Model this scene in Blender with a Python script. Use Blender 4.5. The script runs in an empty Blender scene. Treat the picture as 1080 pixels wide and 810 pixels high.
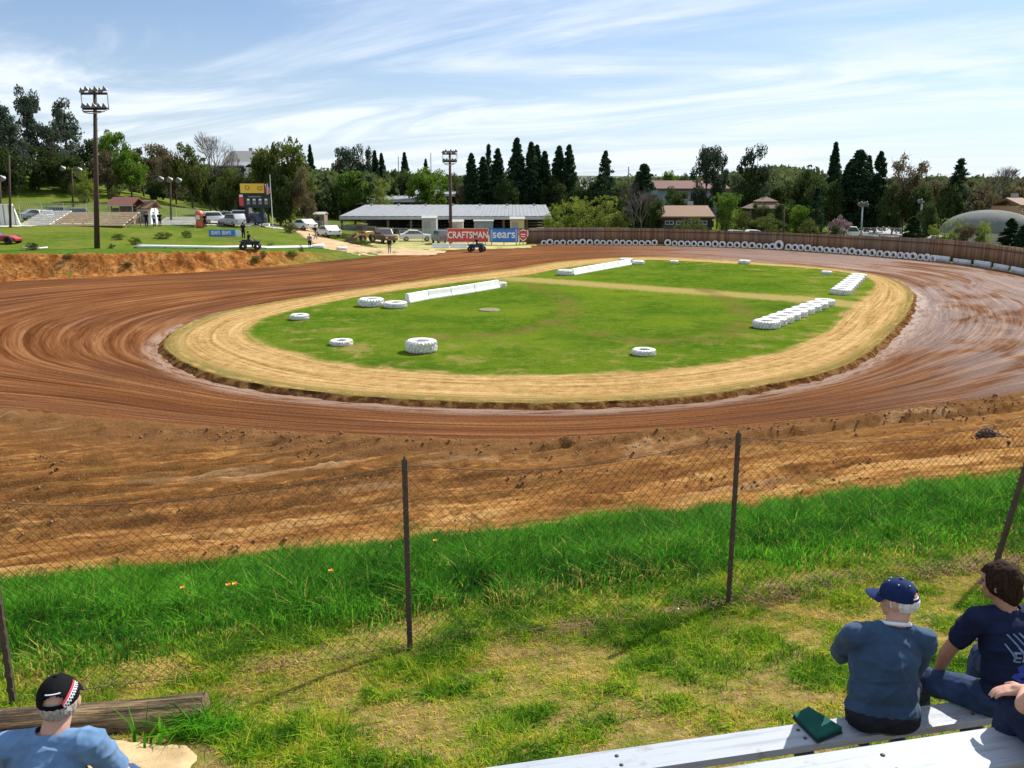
import bpy, bmesh, math, random
import numpy as np
from mathutils import Vector, Matrix, noise as mnoise
R = math.radians
PI = math.pi
scene = bpy.context.scene
COL = scene.collection

# ------------------------------------------------------------------ camera, sky, sun
CAMZ = 6.8
FPX = 900.0                      # focal length in pixels of the 1080 wide photograph
PITCH = math.atan(0.2278)
CP, SP = math.cos(PITCH), math.sin(PITCH)
cam_d = bpy.data.cameras.new('camera'); cam = bpy.data.objects.new('camera', cam_d); COL.objects.link(cam)
cam_d.sensor_width = 36; cam_d.lens = 36 * FPX / 1080
cam_d.clip_start = 0.1; cam_d.clip_end = 6000
cam.location = (0, 0, CAMZ); cam.rotation_euler = (PI / 2 - PITCH, 0, 0)
scene.camera = cam

SUN_EL = R(43); SUN_AZ = math.atan2(0.74, 0.67)      # azimuth from +Y towards +X
w = bpy.data.worlds.new('World'); scene.world = w; w.use_nodes = True
nt = w.node_tree; nt.nodes.clear()
def wn(t): return nt.nodes.new(t)
out = wn('ShaderNodeOutputWorld'); bg = wn('ShaderNodeBackground'); bg.inputs[1].default_value = 0.065
sky = wn('ShaderNodeTexSky'); sky.sky_type = 'NISHITA'; sky.sun_disc = False
sky.sun_elevation = SUN_EL; sky.sun_rotation = SUN_AZ; sky.air_density = 1.0; sky.dust_density = 0.8; sky.ozone_density = 1.4
tc = wn('ShaderNodeTexCoord'); sep = wn('ShaderNodeSeparateXYZ'); nt.links.new(tc.outputs['Generated'], sep.inputs[0])
def wm(op, a, b=None, clamp=False):
    n = wn('ShaderNodeMath'); n.operation = op; n.use_clamp = clamp
    for i, v in enumerate((a, b)):
        if v is None: continue
        if isinstance(v, (int, float)): n.inputs[i].default_value = v
        else: nt.links.new(v, n.inputs[i])
    return n.outputs[0]
zz = wm('ADD', wm('MAXIMUM', sep.outputs[2], 0.0), 0.10)
cx = wm('DIVIDE', sep.outputs[0], zz); cy = wm('DIVIDE', sep.outputs[1], zz)
def wcomb(x, y, z=0.0):
    c = wn('ShaderNodeCombineXYZ')
    for i, v in enumerate((x, y, z)):
        if isinstance(v, (int, float)): c.inputs[i].default_value = v
        else: nt.links.new(v, c.inputs[i])
    return c.outputs[0]
def wnoise(vec, sc, det, ro, dist=0.0):
    n = wn('ShaderNodeTexNoise'); n.inputs['Scale'].default_value = sc; n.inputs['Detail'].default_value = det
    n.inputs['Roughness'].default_value = ro; n.inputs['Distortion'].default_value = dist
    nt.links.new(vec, n.inputs['Vector']); return n.outputs['Fac']
def wramp(f, lo, hi):
    n = wn('ShaderNodeMapRange'); n.interpolation_type = 'SMOOTHSTEP'; n.clamp = True
    n.inputs['From Min'].default_value = lo; n.inputs['From Max'].default_value = hi
    nt.links.new(f, n.inputs['Value']); return n.outputs[0]
# wind-drawn cirrus: coordinates turned and stretched along the streaks
ang = R(-32)
ra = wm('ADD', wm('MULTIPLY', cx, math.cos(ang)), wm('MULTIPLY', cy, math.sin(ang)))
rb = wm('SUBTRACT', wm('MULTIPLY', cy, math.cos(ang)), wm('MULTIPLY', cx, math.sin(ang)))
streak = wnoise(wcomb(wm('MULTIPLY', ra, 0.40), wm('MULTIPLY', rb, 1.0), 3.1), 1.1, 9, 0.58, 1.1)
broad = wnoise(wcomb(wm('MULTIPLY', cx, 0.35), wm('MULTIPLY', cy, 0.7), 7.7), 0.9, 4, 0.5, 0.3)
fine = wnoise(wcomb(wm('MULTIPLY', ra, 0.9), wm('MULTIPLY', rb, 3.6), 1.7), 1.6, 8, 0.66, 1.4)
cl = wm('MULTIPLY', wramp(streak, 0.36, 0.64), wramp(broad, 0.26, 0.58))
cl = wm('ADD', cl, wm('MULTIPLY', wramp(fine, 0.5, 0.8), wm('MULTIPLY', wramp(streak, 0.36, 0.56), 0.35)))
low = wm('SUBTRACT', 1.0, wramp(sep.outputs[2], -0.02, 0.20))
cl = wm('ADD', wm('MULTIPLY', cl, 0.66), wm('ADD', wm('MULTIPLY', low, 0.42), 0.15), clamp=True)
# contrail: a thin great-circle line in the right of the sky
nrm = Vector((0.36, 0.86, 0.20)).cross(Vector((0.56, 0.80, 0.165))).normalized()
dp = wm('ADD', wm('ADD', wm('MULTIPLY', sep.outputs[0], nrm.x), wm('MULTIPLY', sep.outputs[1], nrm.y)), wm('MULTIPLY', sep.outputs[2], nrm.z))
con = wm('SUBTRACT', 1.0, wramp(wm('ABSOLUTE', dp), 0.0006, 0.0030))
con = wm('MULTIPLY', con, wramp(sep.outputs[0], 0.33, 0.45))
cl = wm('ADD', cl, wm('MULTIPLY', con, 0.45), clamp=True)
mx = wn('ShaderNodeMix'); mx.data_type = 'RGBA'
tn = wn('ShaderNodeMix'); tn.data_type = 'RGBA'; tn.blend_type = 'MULTIPLY'; tn.inputs[0].default_value = 1; nt.links.new(sky.outputs[0], tn.inputs[6]); tn.inputs[7].default_value = (.76, .97, 1.24, 1)
nt.links.new(cl, mx.inputs[0]); nt.links.new(tn.outputs[2], mx.inputs[6]); mx.inputs[7].default_value = (9.6, 10.5, 11.6, 1)
nt.links.new(mx.outputs[2], bg.inputs[0]); nt.links.new(bg.outputs[0], out.inputs[0])

sd = bpy.data.lights.new('sun', 'SUN'); sd.energy = 5.0; sd.angle = R(0.55); sd.color = (1.0, 0.955, 0.87)
sun = bpy.data.objects.new('sun', sd); COL.objects.link(sun)
sdir = Vector((math.sin(SUN_AZ) * math.cos(SUN_EL), math.cos(SUN_AZ) * math.cos(SUN_EL), math.sin(SUN_EL)))
sun.rotation_euler = sdir.to_track_quat('Z', 'Y').to_euler(); sun.location = (30, 30, 60)
vs = scene.view_settings; vs.view_transform = 'Standard'; vs.look = 'None'; vs.gamma = 1; vs.exposure = 0.60; vs.use_curve_mapping = False

# ------------------------------------------------------------------ measuring helpers (photo pixels -> world)
def ray(px, py):
    r = (px - 540) / FPX; u = (405 - py) / FPX
    return np.array((r, CP + u * SP, -SP + u * CP))
def P(px, py, z=0.0):
    d = ray(px, py); t = (z - CAMZ) / d[2]; return Vector((d[0] * t, d[1] * t, z))
def zat(py, Y):
    d = ray(540, py); return CAMZ + Y * d[2] / d[1]
def xat(px, Y, z=0.0):
    return (px - 540) / FPX * (CP * Y + SP * (CAMZ - z))

# ------------------------------------------------------------------ numpy noise
_rs = np.random.RandomState(7); _perm = _rs.rand(512, 512)
def vnoise(x, y):
    x = np.asarray(x, float); y = np.asarray(y, float)
    xi = np.floor(x).astype(int); yi = np.floor(y).astype(int); fx = x - xi; fy = y - yi
    fx = fx * fx * (3 - 2 * fx); fy = fy * fy * (3 - 2 * fy)
    a = _perm[xi % 512, yi % 512]; b = _perm[(xi + 1) % 512, yi % 512]; c = _perm[xi % 512, (yi + 1) % 512]; d = _perm[(xi + 1) % 512, (yi + 1) % 512]
    return (a * (1 - fx) + b * fx) * (1 - fy) + (c * (1 - fx) + d * fx) * fy
def fbm(x, y, o=4, g=0.5):
    s = 0; a = 1; n = 0
    for k in range(o):
        s = s + a * vnoise(x * 2 ** k + 17.3 * k, y * 2 ** k + 9.1 * k); n += a; a *= g
    return s / n
def sstep(a, b, x):
    t = np.clip((x - a) / (b - a), 0, 1); return t * t * (3 - 2 * t)

# ------------------------------------------------------------------ plan curves
def smooth_closed(pts, n=720, centre=None):
    """closed Catmull-Rom through pts, resampled by angle about centre -> radius table"""
    pts = [np.array(p[:2], float) for p in pts]; m = len(pts); out = []
    for i in range(m):
        p0, p1, p2, p3 = pts[i - 1], pts[i], pts[(i + 1) % m], pts[(i + 2) % m]
        for k in range(24):
            t = k / 24
            out.append(0.5 * ((2 * p1) + (-p0 + p2) * t + (2 * p0 - 5 * p1 + 4 * p2 - p3) * t * t + (-p0 + 3 * p1 - 3 * p2 + p3) * t ** 3))
    out = np.array(out) - np.array(centre)
    a = np.arctan2(out[:, 1], out[:, 0]); r = np.hypot(out[:, 0], out[:, 1])
    o = np.argsort(a); a = a[o]; r = r[o]
    th = np.linspace(-PI, PI, n, endpoint=False)
    return th, np.interp(th, np.r_[a - 2 * PI, a, a + 2 * PI], np.r_[r, r, r])
CEN = (6.0, 52.0)
IN_Z = 0.16
inner_px = [(174, 362), (185, 377), (215, 391), (270, 405), (350, 415), (450, 422), (560, 425), (650, 423), (750, 415), (850, 398), (905, 378), (938, 352), (958, 328),
            (962, 309), (940, 294), (900, 286), (840, 279.5), (760, 274), (680, 271), (600, 275), (540, 284), (480, 291), (420, 299), (330, 312), (240, 328), (192, 345)]
grass_px = [(272, 344), (285, 360), (350, 377), (430, 388), (520, 392.5), (640, 391), (740, 383), (820, 367), (868, 347), (886, 328), (912, 309), (920, 299), (905, 290.5),
            (860, 283.5), (760, 277.5), (680, 274.5), (610, 281), (560, 290), (480, 299), (385, 313), (310, 329)]
TH, R_IN = smooth_closed([P(*p, IN_Z) for p in inner_px], centre=CEN)
_, R_GR = smooth_closed([P(*p, IN_Z) for p in grass_px], centre=CEN)
outer_w = [tuple(P(*p))[:2] for p in [(0, 434), (150, 448), (350, 461), (540, 466), (700, 460), (850, 447), (970, 432), (1080, 416)]] + \
          [(26.5, 33.5), (34, 43), (37.8, 53), (39.6, 62), (41.4, 70), (41.9, 77), (40.6, 84.6), (36.6, 92.5), (29.5, 102.0), (19, 107.6), (9, 109.2), (0, 108), (-8, 101),
           (-14.4, 90.4), (-22.7, 76.6), (-30.2, 70.2), (-38.8, 64.8), (-45, 57), (-47, 48), (-42, 37), (-30, 28.5)]
_, R_OUT = smooth_closed(outer_w, centre=CEN)
NT = len(TH)
OUTL = np.stack([CEN[0] + R_OUT * np.cos(TH), CEN[1] + R_OUT * np.sin(TH)], 1)
def dist_track(x, y):
    """signed distance to the outer edge of the track (positive outside)"""
    x = np.ravel(x); y = np.ravel(y); A = OUTL; B = np.roll(OUTL, -1, 0); AB = B - A; L = (AB ** 2).sum(1)
    res = np.empty(len(x))
    for i in range(0, len(x), 4000):
        p = np.stack([x[i:i + 4000], y[i:i + 4000]], 1)[:, None, :]
        t = np.clip(((p - A) * AB).sum(2) / L, 0, 1)
        res[i:i + 4000] = np.sqrt((((p - A) - t[..., None] * AB) ** 2).sum(2).min(1))
    th = np.arctan2(y - CEN[1], x - CEN[0]); rr = np.hypot(x - CEN[0], y - CEN[1])
    rin = np.interp(th, np.r_[TH, PI], np.r_[R_OUT, R_OUT[0]])
    return np.where(rr > rin, res, -res)
# near embankment: line of the wire fence
F0 = np.array((-0.91, 6.9)); FT = np.array((3.05, 0.86)) / np.hypot(3.05, 0.86); FN = np.array((-FT[1], FT[0]))
def ls(x, y):
    return (x - F0[0]) * FT[0] + (y - F0[1]) * FT[1], (x - F0[0]) * FN[0] + (y - F0[1]) * FN[1]
def xy(l, s): return F0[0] + l * FT[0] + s * FN[0], F0[1] + l * FT[1] + s * FN[1]
def near_h(s):
    top = 2.78 - 0.165 * np.clip(s, -6, 0)
    return np.where(s < 0, top, 2.78 * (1 - sstep(-0.8, 10.4, s)) / (1 - sstep(-0.8, 10.4, 0.0)))
def H(x, y):
    x = np.asarray(x, float); y = np.asarray(y, float); shp = np.broadcast(x, y).shape
    x = np.broadcast_to(x, shp).ravel(); y = np.broadcast_to(y, shp).ravel()
    l, s = ls(x, y)
    h = np.where(s < 11, near_h(s), 0.0)
    d = dist_track(x, y)
    a = x / np.maximum(y, 1)
    hb = np.interp(a, [-0.75, -0.58, -0.42, -0.30, -0.22, -0.15, -0.10], [1.9, 1.85, 1.65, 1.35, 0.65, 0.12, 0.0]) * sstep(34, 46, y)
    h = h + hb * sstep(0.0, 2.0, d) + np.where(y > 40, hb * 0.020 * np.clip(d - 2, 0, 30), 0)
    crest = np.interp(a, [-0.9, -0.62, -0.5, -0.43, -0.38, -0.32, -0.27], [9, 7.5, 4.8, 3.4, 1.9, 0.7, 0.0])
    h = h + crest * sstep(104, 140, y)
    h = h + 0.017 * np.clip(y - 150, 0, 500)
    h = h + 0.25 * (fbm(x / 14, y / 14, 3) - 0.5) * sstep(3, 12, d) * sstep(30, 60, y)
    return h.reshape(shp)
def Hs(x, y): return float(H(np.array([x]), np.array([y]))[0])
def hit(px, py, y0=20, y1=260):
    """first point of the terrain under a photo pixel"""
    d = ray(px, py); Y = np.linspace(y0, y1, 500); X = d[0] / d[1] * Y; Z = CAMZ + d[2] / d[1] * Y
    h = H(X, Y); k = np.argmax(h >= Z) if (h >= Z).any() else len(Y) - 1
    return Vector((X[k], Y[k], h[k]))
def at(px, Y):
    x = xat(px, Y, 1.0); h = Hs(x, Y); x = xat(px, Y, h); return Vector((x, Y, Hs(x, Y)))

# ------------------------------------------------------------------ materials
class NB:
    def __init__(s, name):
        s.m = bpy.data.materials.new(name); s.m.use_nodes = True; s.t = s.m.node_tree; s.t.nodes.clear()
        s.out = s.n('ShaderNodeOutputMaterial'); s.p = s.n('ShaderNodeBsdfPrincipled'); s.l(s.p.outputs[0], s.out.inputs[0])
    def n(s, t): return s.t.nodes.new(t)
    def l(s, a, b): s.t.links.new(a, b)
    def put(s, sock, v):
        if v is None: return
        if hasattr(v, 'default_value') and hasattr(v, 'node'): s.l(v, sock)
        elif isinstance(v, (tuple, list)): sock.default_value = (*v[:3], 1) if sock.type == 'RGBA' else v
        else: sock.default_value = v
    def obj(s): return s.n('ShaderNodeTexCoord').outputs['Object']
    def geo(s, k='Position'): return s.n('ShaderNodeNewGeometry').outputs[k]
    def attr(s, nm, o='Vector'):
        a = s.n('ShaderNodeAttribute'); a.attribute_name = nm; return a.outputs[o]
    def map(s, v, sc=(1, 1, 1), loc=(0, 0, 0), rot=(0, 0, 0)):
        m = s.n('ShaderNodeMapping'); s.l(v, m.inputs[0]); m.inputs['Scale'].default_value = sc; m.inputs['Location'].default_value = loc; m.inputs['Rotation'].default_value = rot
        return m.outputs[0]
    def noise(s, v, sc=1, det=5, ro=0.55, dist=0.0):
        n = s.n('ShaderNodeTexNoise'); s.l(v, n.inputs['Vector']); n.inputs['Scale'].default_value = sc; n.inputs['Detail'].default_value = det
        n.inputs['Roughness'].default_value = ro; n.inputs['Distortion'].default_value = dist; return n.outputs['Fac']
    def vor(s, v, sc=1):
        n = s.n('ShaderNodeTexVoronoi'); s.l(v, n.inputs['Vector']); n.inputs['Scale'].default_value = sc; return n.outputs['Distance']
    def wave(s, v, sc, dist=0, axis='X'):
        n = s.n('ShaderNodeTexWave'); s.l(v, n.inputs['Vector']); n.inputs['Scale'].default_value = sc; n.inputs['Distortion'].default_value = dist; n.bands_direction = axis; return n.outputs['Fac']
    def sm(s, f, lo, hi, a=0.0, b=1.0):
        n = s.n('ShaderNodeMapRange'); n.interpolation_type = 'SMOOTHSTEP'; s.put(n.inputs['Value'], f)
        n.inputs['From Min'].default_value = lo; n.inputs['From Max'].default_value = hi; n.inputs['To Min'].default_value = a; n.inputs['To Max'].default_value = b; return n.outputs[0]
    def mth(s, op, a, b=None, cl=False):
        n = s.n('ShaderNodeMath'); n.operation = op; n.use_clamp = cl; s.put(n.inputs[0], a); s.put(n.inputs[1], b); return n.outputs[0]
    def mix(s, f, a, b, mode='MIX'):
        n = s.n('ShaderNodeMix'); n.data_type = 'RGBA'; n.blend_type = mode; s.put(n.inputs[0], f); s.put(n.inputs[6], a); s.put(n.inputs[7], b); return n.outputs[2]
    def ramp(s, f, stops):
        n = s.n('ShaderNodeValToRGB'); s.l(f, n.inputs[0]); e = n.color_ramp.elements
        while len(e) < len(stops): e.new(0.5)
        for i, (p, c) in enumerate(stops): e[i].position = p; e[i].color = (*c, 1)
        return n.outputs[0]
    def sep(s, v):
        n = s.n('ShaderNodeSeparateXYZ'); s.l(v, n.inputs[0]); return n.outputs
    def comb(s, x, y, z):
        n = s.n('ShaderNodeCombineXYZ'); [s.put(n.inputs[i], v) for i, v in enumerate((x, y, z))]; return n.outputs[0]
    def bump(s, h, st=0.5, dist=0.02, prev=None):
        n = s.n('ShaderNodeBump'); n.inputs['Strength'].default_value = st; n.inputs['Distance'].default_value = dist; s.l(h, n.inputs['Height'])
        if prev is not None: s.l(prev, n.inputs['Normal'])
        s.l(n.outputs[0], s.p.inputs['Normal']); return n.outputs[0]
    def fin(s, col=None, rough=0.8, metal=0.0, spec=None):
        s.put(s.p.inputs['Base Color'], col); s.put(s.p.inputs['Roughness'], rough); s.put(s.p.inputs['Metallic'], metal)
        if spec is not None: s.put(s.p.inputs['Specular IOR Level'], spec)
        return s.m
_mc = {}
def simple(name, col, rough=0.7, metal=0.0, var=0.25, sc=3.0, bump=0.0, spec=None):
    """painted / plain surface with wear mottling"""
    if name in _mc: return _mc[name]
    b = NB(name); o = b.obj(); n = b.noise(o, sc, 6, 0.65); n2 = b.noise(o, sc * 9, 3, 0.6)
    f = b.mth('ADD', b.mth('MULTIPLY', n, 0.7), b.mth('MULTIPLY', n2, 0.3))
    c = b.ramp(f, [(0.30, tuple(x * (1 - var) for x in col)), (0.62, tuple(min(1, x * (1 + var * 0.4)) for x in col))])
    if bump: b.bump(n2, bump, 0.02)
    _mc[name] = b.fin(c, rough, metal, spec); return _mc[name]
def leafmat(name, dark, light, trans=0.3, rv=0.25):
    if name in _mc: return _mc[name]
    b = NB(name); t = b.attr('tint', 'Fac'); oi = b.n('ShaderNodeObjectInfo').outputs['Random']
    c = b.mix(t, dark, light); c = b.mix(b.mth('MULTIPLY', oi, rv), c, tuple(x * 0.45 for x in dark))
    b.fin(c, 0.7, spec=0.04)
    tr = b.n('ShaderNodeBsdfTranslucent'); b.put(tr.inputs[0], b.mix(0.5, c, light)); ms = b.n('ShaderNodeMixShader'); ms.inputs[0].default_value = trans
    b.l(b.p.outputs[0], ms.inputs[1]); b.l(tr.outputs[0], ms.inputs[2]); b.l(ms.outputs[0], b.out.inputs[0])
    _mc[name] = b.m; return b.m

# ------------------------------------------------------------------ object helpers
def tag(o, label=None, cat=None, group=None, kind=None):
    if label: o['label'] = label
    if cat: o['category'] = cat
    if group: o['group'] = group
    if kind: o['kind'] = kind
    return o
def thing(name, label, cat, loc=(0, 0, 0), rz=0.0, group=None):
    o = bpy.data.objects.new(name, None); o.empty_display_size = 0.3; COL.objects.link(o); o.location = loc; o.rotation_euler = (0, 0, rz)
    return tag(o, label, cat, group)
def link(name, me, mat=None, parent=None, smooth=False):
    if mat is not None:
        for m in (mat if isinstance(mat, (list, tuple)) else [mat]): me.materials.append(m)
    if smooth: me.shade_smooth()
    o = bpy.data.objects.new(name, me); COL.objects.link(o)
    if parent: o.parent = parent
    return o
def obj(name, bm, mat=None, parent=None, smooth=False):
    me = bpy.data.meshes.new(name); bm.normal_update(); bm.to_mesh(me); bm.free(); return link(name, me, mat, parent, smooth)
def npmesh(name, V, F, attrs=None):
    """V (n,3), F (m,k) uniform faces"""
    me = bpy.data.meshes.new(name); V = np.ascontiguousarray(V, np.float32); F = np.ascontiguousarray(F, np.int32); k = F.shape[1]
    me.vertices.add(len(V)); me.vertices.foreach_set('co', V.ravel()); me.loops.add(F.size); me.loops.foreach_set('vertex_index', F.ravel())
    me.polygons.add(len(F)); me.polygons.foreach_set('loop_start', np.arange(0, F.size, k, dtype=np.int32)); me.update(calc_edges=True)
    for nm, (ty, arr) in (attrs or {}).items():
        a = me.attributes.new(nm, ty, 'POINT'); a.data.foreach_set('vector' if ty == 'FLOAT_VECTOR' else 'value', np.ascontiguousarray(arr, np.float32).ravel())
    me.validate(); return me
def gridf(nu, nv, wrap=False):
    i = np.arange(nu if wrap else nu - 1)[:, None]; j = np.arange(nv - 1)[None, :]; i2 = (i + 1) % nu
    return np.stack([i * nv + j, i2 * nv + j, i2 * nv + j + 1, i * nv + j + 1], -1).reshape(-1, 4)
def copy_tree(o, parent=None):
    c = o.copy(); COL.objects.link(c)
    if parent: c.parent = parent
    for ch in list(o.children): copy_tree(ch, c)
    return c
def BM(): return bmesh.new()
def box(bm, c, s, rot=None, bev=0.0):
    r = bmesh.ops.create_cube(bm, size=1.0); M = Matrix.Translation(c) @ (rot.to_4x4() if rot else Matrix.Identity(4)) @ Matrix.Diagonal((*s, 1))
    bmesh.ops.transform(bm, matrix=M, verts=r['verts'])
    if bev:
        ed = list({e for v in r['verts'] for e in v.link_edges}); bmesh.ops.bevel(bm, geom=ed, offset=bev, segments=2, affect='EDGES', profile=0.7)
def tube(bm, pts, rad, n=8, cap=True):
    pts = [Vector(p) for p in pts]; rad = rad if isinstance(rad, (list, tuple)) else [rad] * len(pts); rings = []
    up = None
    for i, p in enumerate(pts):
        t = (pts[min(i + 1, len(pts) - 1)] - pts[max(i - 1, 0)]).normalized()
        if up is None: up = t.orthogonal().normalized()
        up = (up - t * up.dot(t)); up = up.normalized() if up.length > 1e-5 else t.orthogonal().normalized(); b = t.cross(up)
        rings.append([bm.verts.new(p + (up * math.cos(2 * PI * k / n) + b * math.sin(2 * PI * k / n)) * rad[i]) for k in range(n)])
    for a, c in zip(rings, rings[1:]):
        for k in range(n): bm.faces.new((a[k], a[(k + 1) % n], c[(k + 1) % n], c[k]))
    if cap: bm.faces.new(rings[0][::-1]); bm.faces.new(rings[-1])
def lathe(bm, prof, n=24, M=None, close=False, mod=None):
    rings = []
    for j in range(n):
        a = 2 * PI * j / n; ring = []
        for i, (r, z) in enumerate(prof):
            if mod: r, z = mod(i, j, r, z)
            v = Vector((r * math.cos(a), r * math.sin(a), z)); ring.append(bm.verts.new(M @ v if M else v))
        rings.append(ring)
    m = len(prof)
    for j in range(n):
        a, b = rings[j], rings[(j + 1) % n]
        for i in range(m if close else m - 1): bm.faces.new((a[i], b[i], b[(i + 1) % m], a[(i + 1) % m]))
def prism(bm, pts, y0, y1, bev=0.0):
    """outline in x,z pulled along y"""
    a = [bm.verts.new((x, y0, z)) for x, z in pts]; b = [bm.verts.new((x, y1, z)) for x, z in pts]; n = len(pts)
    f = [bm.faces.new(a), bm.faces.new(b[::-1])]
    for i in range(n): f.append(bm.faces.new((a[i], b[i], b[(i + 1) % n], a[(i + 1) % n])))
    bmesh.ops.recalc_face_normals(bm, faces=f)
    if bev: bmesh.ops.bevel(bm, geom=list({e for q in f for e in q.edges}), offset=bev, segments=2, affect='EDGES', profile=0.7)
def text(name, s, size, mat, parent, loc, rot=(PI / 2, 0, 0), extrude=0.01, sx=1.0, bold=0.0, align='CENTER'):
    cu = bpy.data.curves.new(name, 'FONT'); cu.body = s; cu.size = size; cu.extrude = extrude; cu.align_x = align; cu.align_y = 'CENTER'; cu.offset = bold
    t = bpy.data.objects.new(name, cu); COL.objects.link(t); bpy.context.view_layer.update()
    me = bpy.data.meshes.new_from_object(t.evaluated_get(bpy.context.evaluated_depsgraph_get())); bpy.data.objects.remove(t)
    me.materials.clear(); o = link(name, me, mat, parent); o.location = loc; o.rotation_euler = rot; o.scale = (sx, 1, 1); return o

# ================================================================== THE SETTING
def tri_axis(segs):
    out = [segs[0][0]]
    for a, b, st in segs:
        n = max(1, int(round((b - a) / st))); out += list(np.linspace(a, b, n + 1)[1:])
    return np.array(out)
gx = tri_axis([(-2500, -400, 150), (-400, -120, 10), (-120, 100, 1.25), (100, 400, 10), (400, 2500, 150)])
gy = tri_axis([(-60, -12, 4), (-12, 170, 1.1), (170, 400, 6), (400, 3500, 100)])
GX, GY = np.meshgrid(gx, gy, indexing='ij'); GZ = H(GX, GY)
l_, s_ = ls(GX, GY)
_d = dist_track(GX, GY).reshape(GX.shape)
GZ = GZ - 0.22 * ((_d < 0.8) | ((_d < 5.2) & (GX < -9) & (GY > 56)) | ((s_ < 29) & (s_ > -9) & (np.abs(l_) < 60)))
def ground_mat():
    b = NB('meadow'); o = b.geo(); n = b.noise(o, 0.09, 6, 0.6); n2 = b.noise(o, 1.3, 6, 0.7); n3 = b.noise(o, 9, 4, 0.7)
    g = b.mix(b.sm(n, 0.38, 0.62), (0.070, 0.135, 0.012), (0.135, 0.185, 0.022)); n4 = b.noise(o, .35, 6, .7); g = b.mix(b.sm(n4, 0.46, 0.66, 0, .8), g, (0.20, 0.185, 0.045)); g = b.mix(b.sm(n2, 0.50, 0.68, 0, .85), g, (0.24, 0.18, 0.065))
    g = b.mix(b.sm(n3, 0.35, 0.7, 0.0, 0.55), g, (0.05, 0.075, 0.018)); b.bump(n3, 0.7, 0.15); return b.fin(g, 0.95, spec=0.0)
o = link('ground', npmesh('ground', np.stack([GX, GY, GZ], -1).reshape(-1, 3), gridf(len(gx), len(gy)), None), ground_mat(), None, True); tag(o, kind='structure')

def soil_colors(b, o, scl=1.0):
    pass
# ---- the race track: a ring of graded wet clay
NU = 74
U = np.linspace(0, 1, NU) ** 1.0
def ringpt(r0, r1, u):
    r = r0[:, None] * (1 - u[None]) + r1[:, None] * u[None]
    return CEN[0] + r * np.cos(TH)[:, None], CEN[1] + r * np.sin(TH)[:, None]
RX, RY = ringpt(R_IN - 0.5, R_OUT + 0.4, U)
uu = np.broadcast_to(U[None], RX.shape); cc = np.broadcast_to(np.cos(TH)[:, None], RX.shape); ss = np.broadcast_to(np.sin(TH)[:, None], RX.shape)
RZ = 0.03 * (fbm(RX / 3, RY / 3, 4) - 0.5) + 0.05 * (fbm(uu * 30, np.broadcast_to((np.arange(NT) / 30.0)[:, None], RX.shape), 2) - 0.5) * 1
ring = np.stack([cc, ss, uu], -1).reshape(-1, 3)
def track_mat():
    b = NB('wet_clay'); rg = b.attr('ring'); S = b.sep(rg); pos = b.geo(); PS = b.sep(pos)
    st = b.noise(b.map(rg, (2.2, 2.2, 30)), 1.0, 9, 0.76, 0.3)        # streaks that follow the lanes
    st2 = b.noise(b.map(rg, (5, 5, 120)), 1.0, 5, 0.7, 0.3)
    pa = b.noise(b.map(rg, (3.0, 3.0, 4.5)), 1.0, 5, 0.6, 0.8); gr = b.noise(pos, 7, 6, 0.75)
    c = b.ramp(b.mth('ADD', b.mth('MULTIPLY', st, 0.6), b.mth('MULTIPLY', st2, 0.4)), [(0.38, (0.085, 0.028, 0.009)), (0.46, (0.165, 0.062, 0.023)), (0.53, (0.235, 0.096, 0.038)), (0.61, (0.39, 0.195, 0.088))])
    c = b.mix(b.sm(pa, 0.40, 0.66, 0, 0.6), c, (0.115, 0.052, 0.030)); c = b.mix(b.sm(gr, 0.4, 0.75, 0, 0.45), c, (0.085, 0.036, 0.02))
    ln2 = b.noise(b.map(rg, (1.1, 1.1, 46)), 1.0, 3, 0.55, 0.15); c = b.mix(b.sm(ln2, 0.55, 0.64, 0, .38), c, (0.42, 0.21, 0.10)); c = b.mix(b.sm(ln2, 0.45, 0.36, 0, .42), c, (0.075, 0.025, 0.009))
    right = b.sm(PS[0], 4, 26)                                         # the watered right hand turn: greyer, slick
    c = b.mix(b.mth('MULTIPLY', right, 0.55), c, b.ramp(b.mth('ADD', b.mth('MULTIPLY', st, 0.55), b.mth('MULTIPLY', st2, 0.45)), [(0.39, (0.085, 0.042, 0.026)), (0.49, (0.17, 0.094, 0.062)), (0.60, (0.33, 0.225, 0.165))]))
    # pale wet mud smeared along the inner lip
    od = b.attr('off', 'Fac'); edge = b.mth('SUBTRACT', 1.0, b.sm(od, 0.55, 1.25))
    en = b.noise(b.map(rg, (14, 14, 40)), 1.0, 7, 0.75, 0.6); edge = b.mth('MULTIPLY', edge, b.sm(en, 0.40, 0.54))
    e2 = b.mth('MULTIPLY', b.mth('SUBTRACT', 1.0, b.sm(S[2], 0.1, 0.30)), b.mth('MULTIPLY', right, b.sm(b.noise(b.map(rg, (7, 7, 26)), 1, 8, 0.8, 1.0), 0.50, 0.66)))
    c = b.mix(b.mth('MULTIPLY', edge, 0.8), c, (0.42, 0.30, 0.235)); c = b.mix(b.mth('MULTIPLY', e2, 0.75), c, (0.40, 0.31, 0.27))
    out = b.mth('MULTIPLY', b.sm(S[2], 0.80, 0.99), b.sm(b.noise(b.map(rg, (9, 9, 10)), 1, 7, 0.75, 0.5), 0.38, 0.6)); c = b.mix(b.mth('MULTIPLY', out, 0.8), c, (0.070, 0.030, 0.016))
    wet = b.mth('MULTIPLY', b.sm(PS[0], 8, 24), b.sm(pa, 0.36, 0.56)); ro = b.sm(wet, 0, 1, 0.8, 0.50)
    h = b.mth('ADD', b.mth('MULTIPLY', st, 0.5), b.mth('MULTIPLY', gr, 0.6)); b.bump(h, 1.0, 0.22)
    return b.fin(c, ro, spec=b.sm(wet, 0, 1, 0.0, 0.13))
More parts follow.
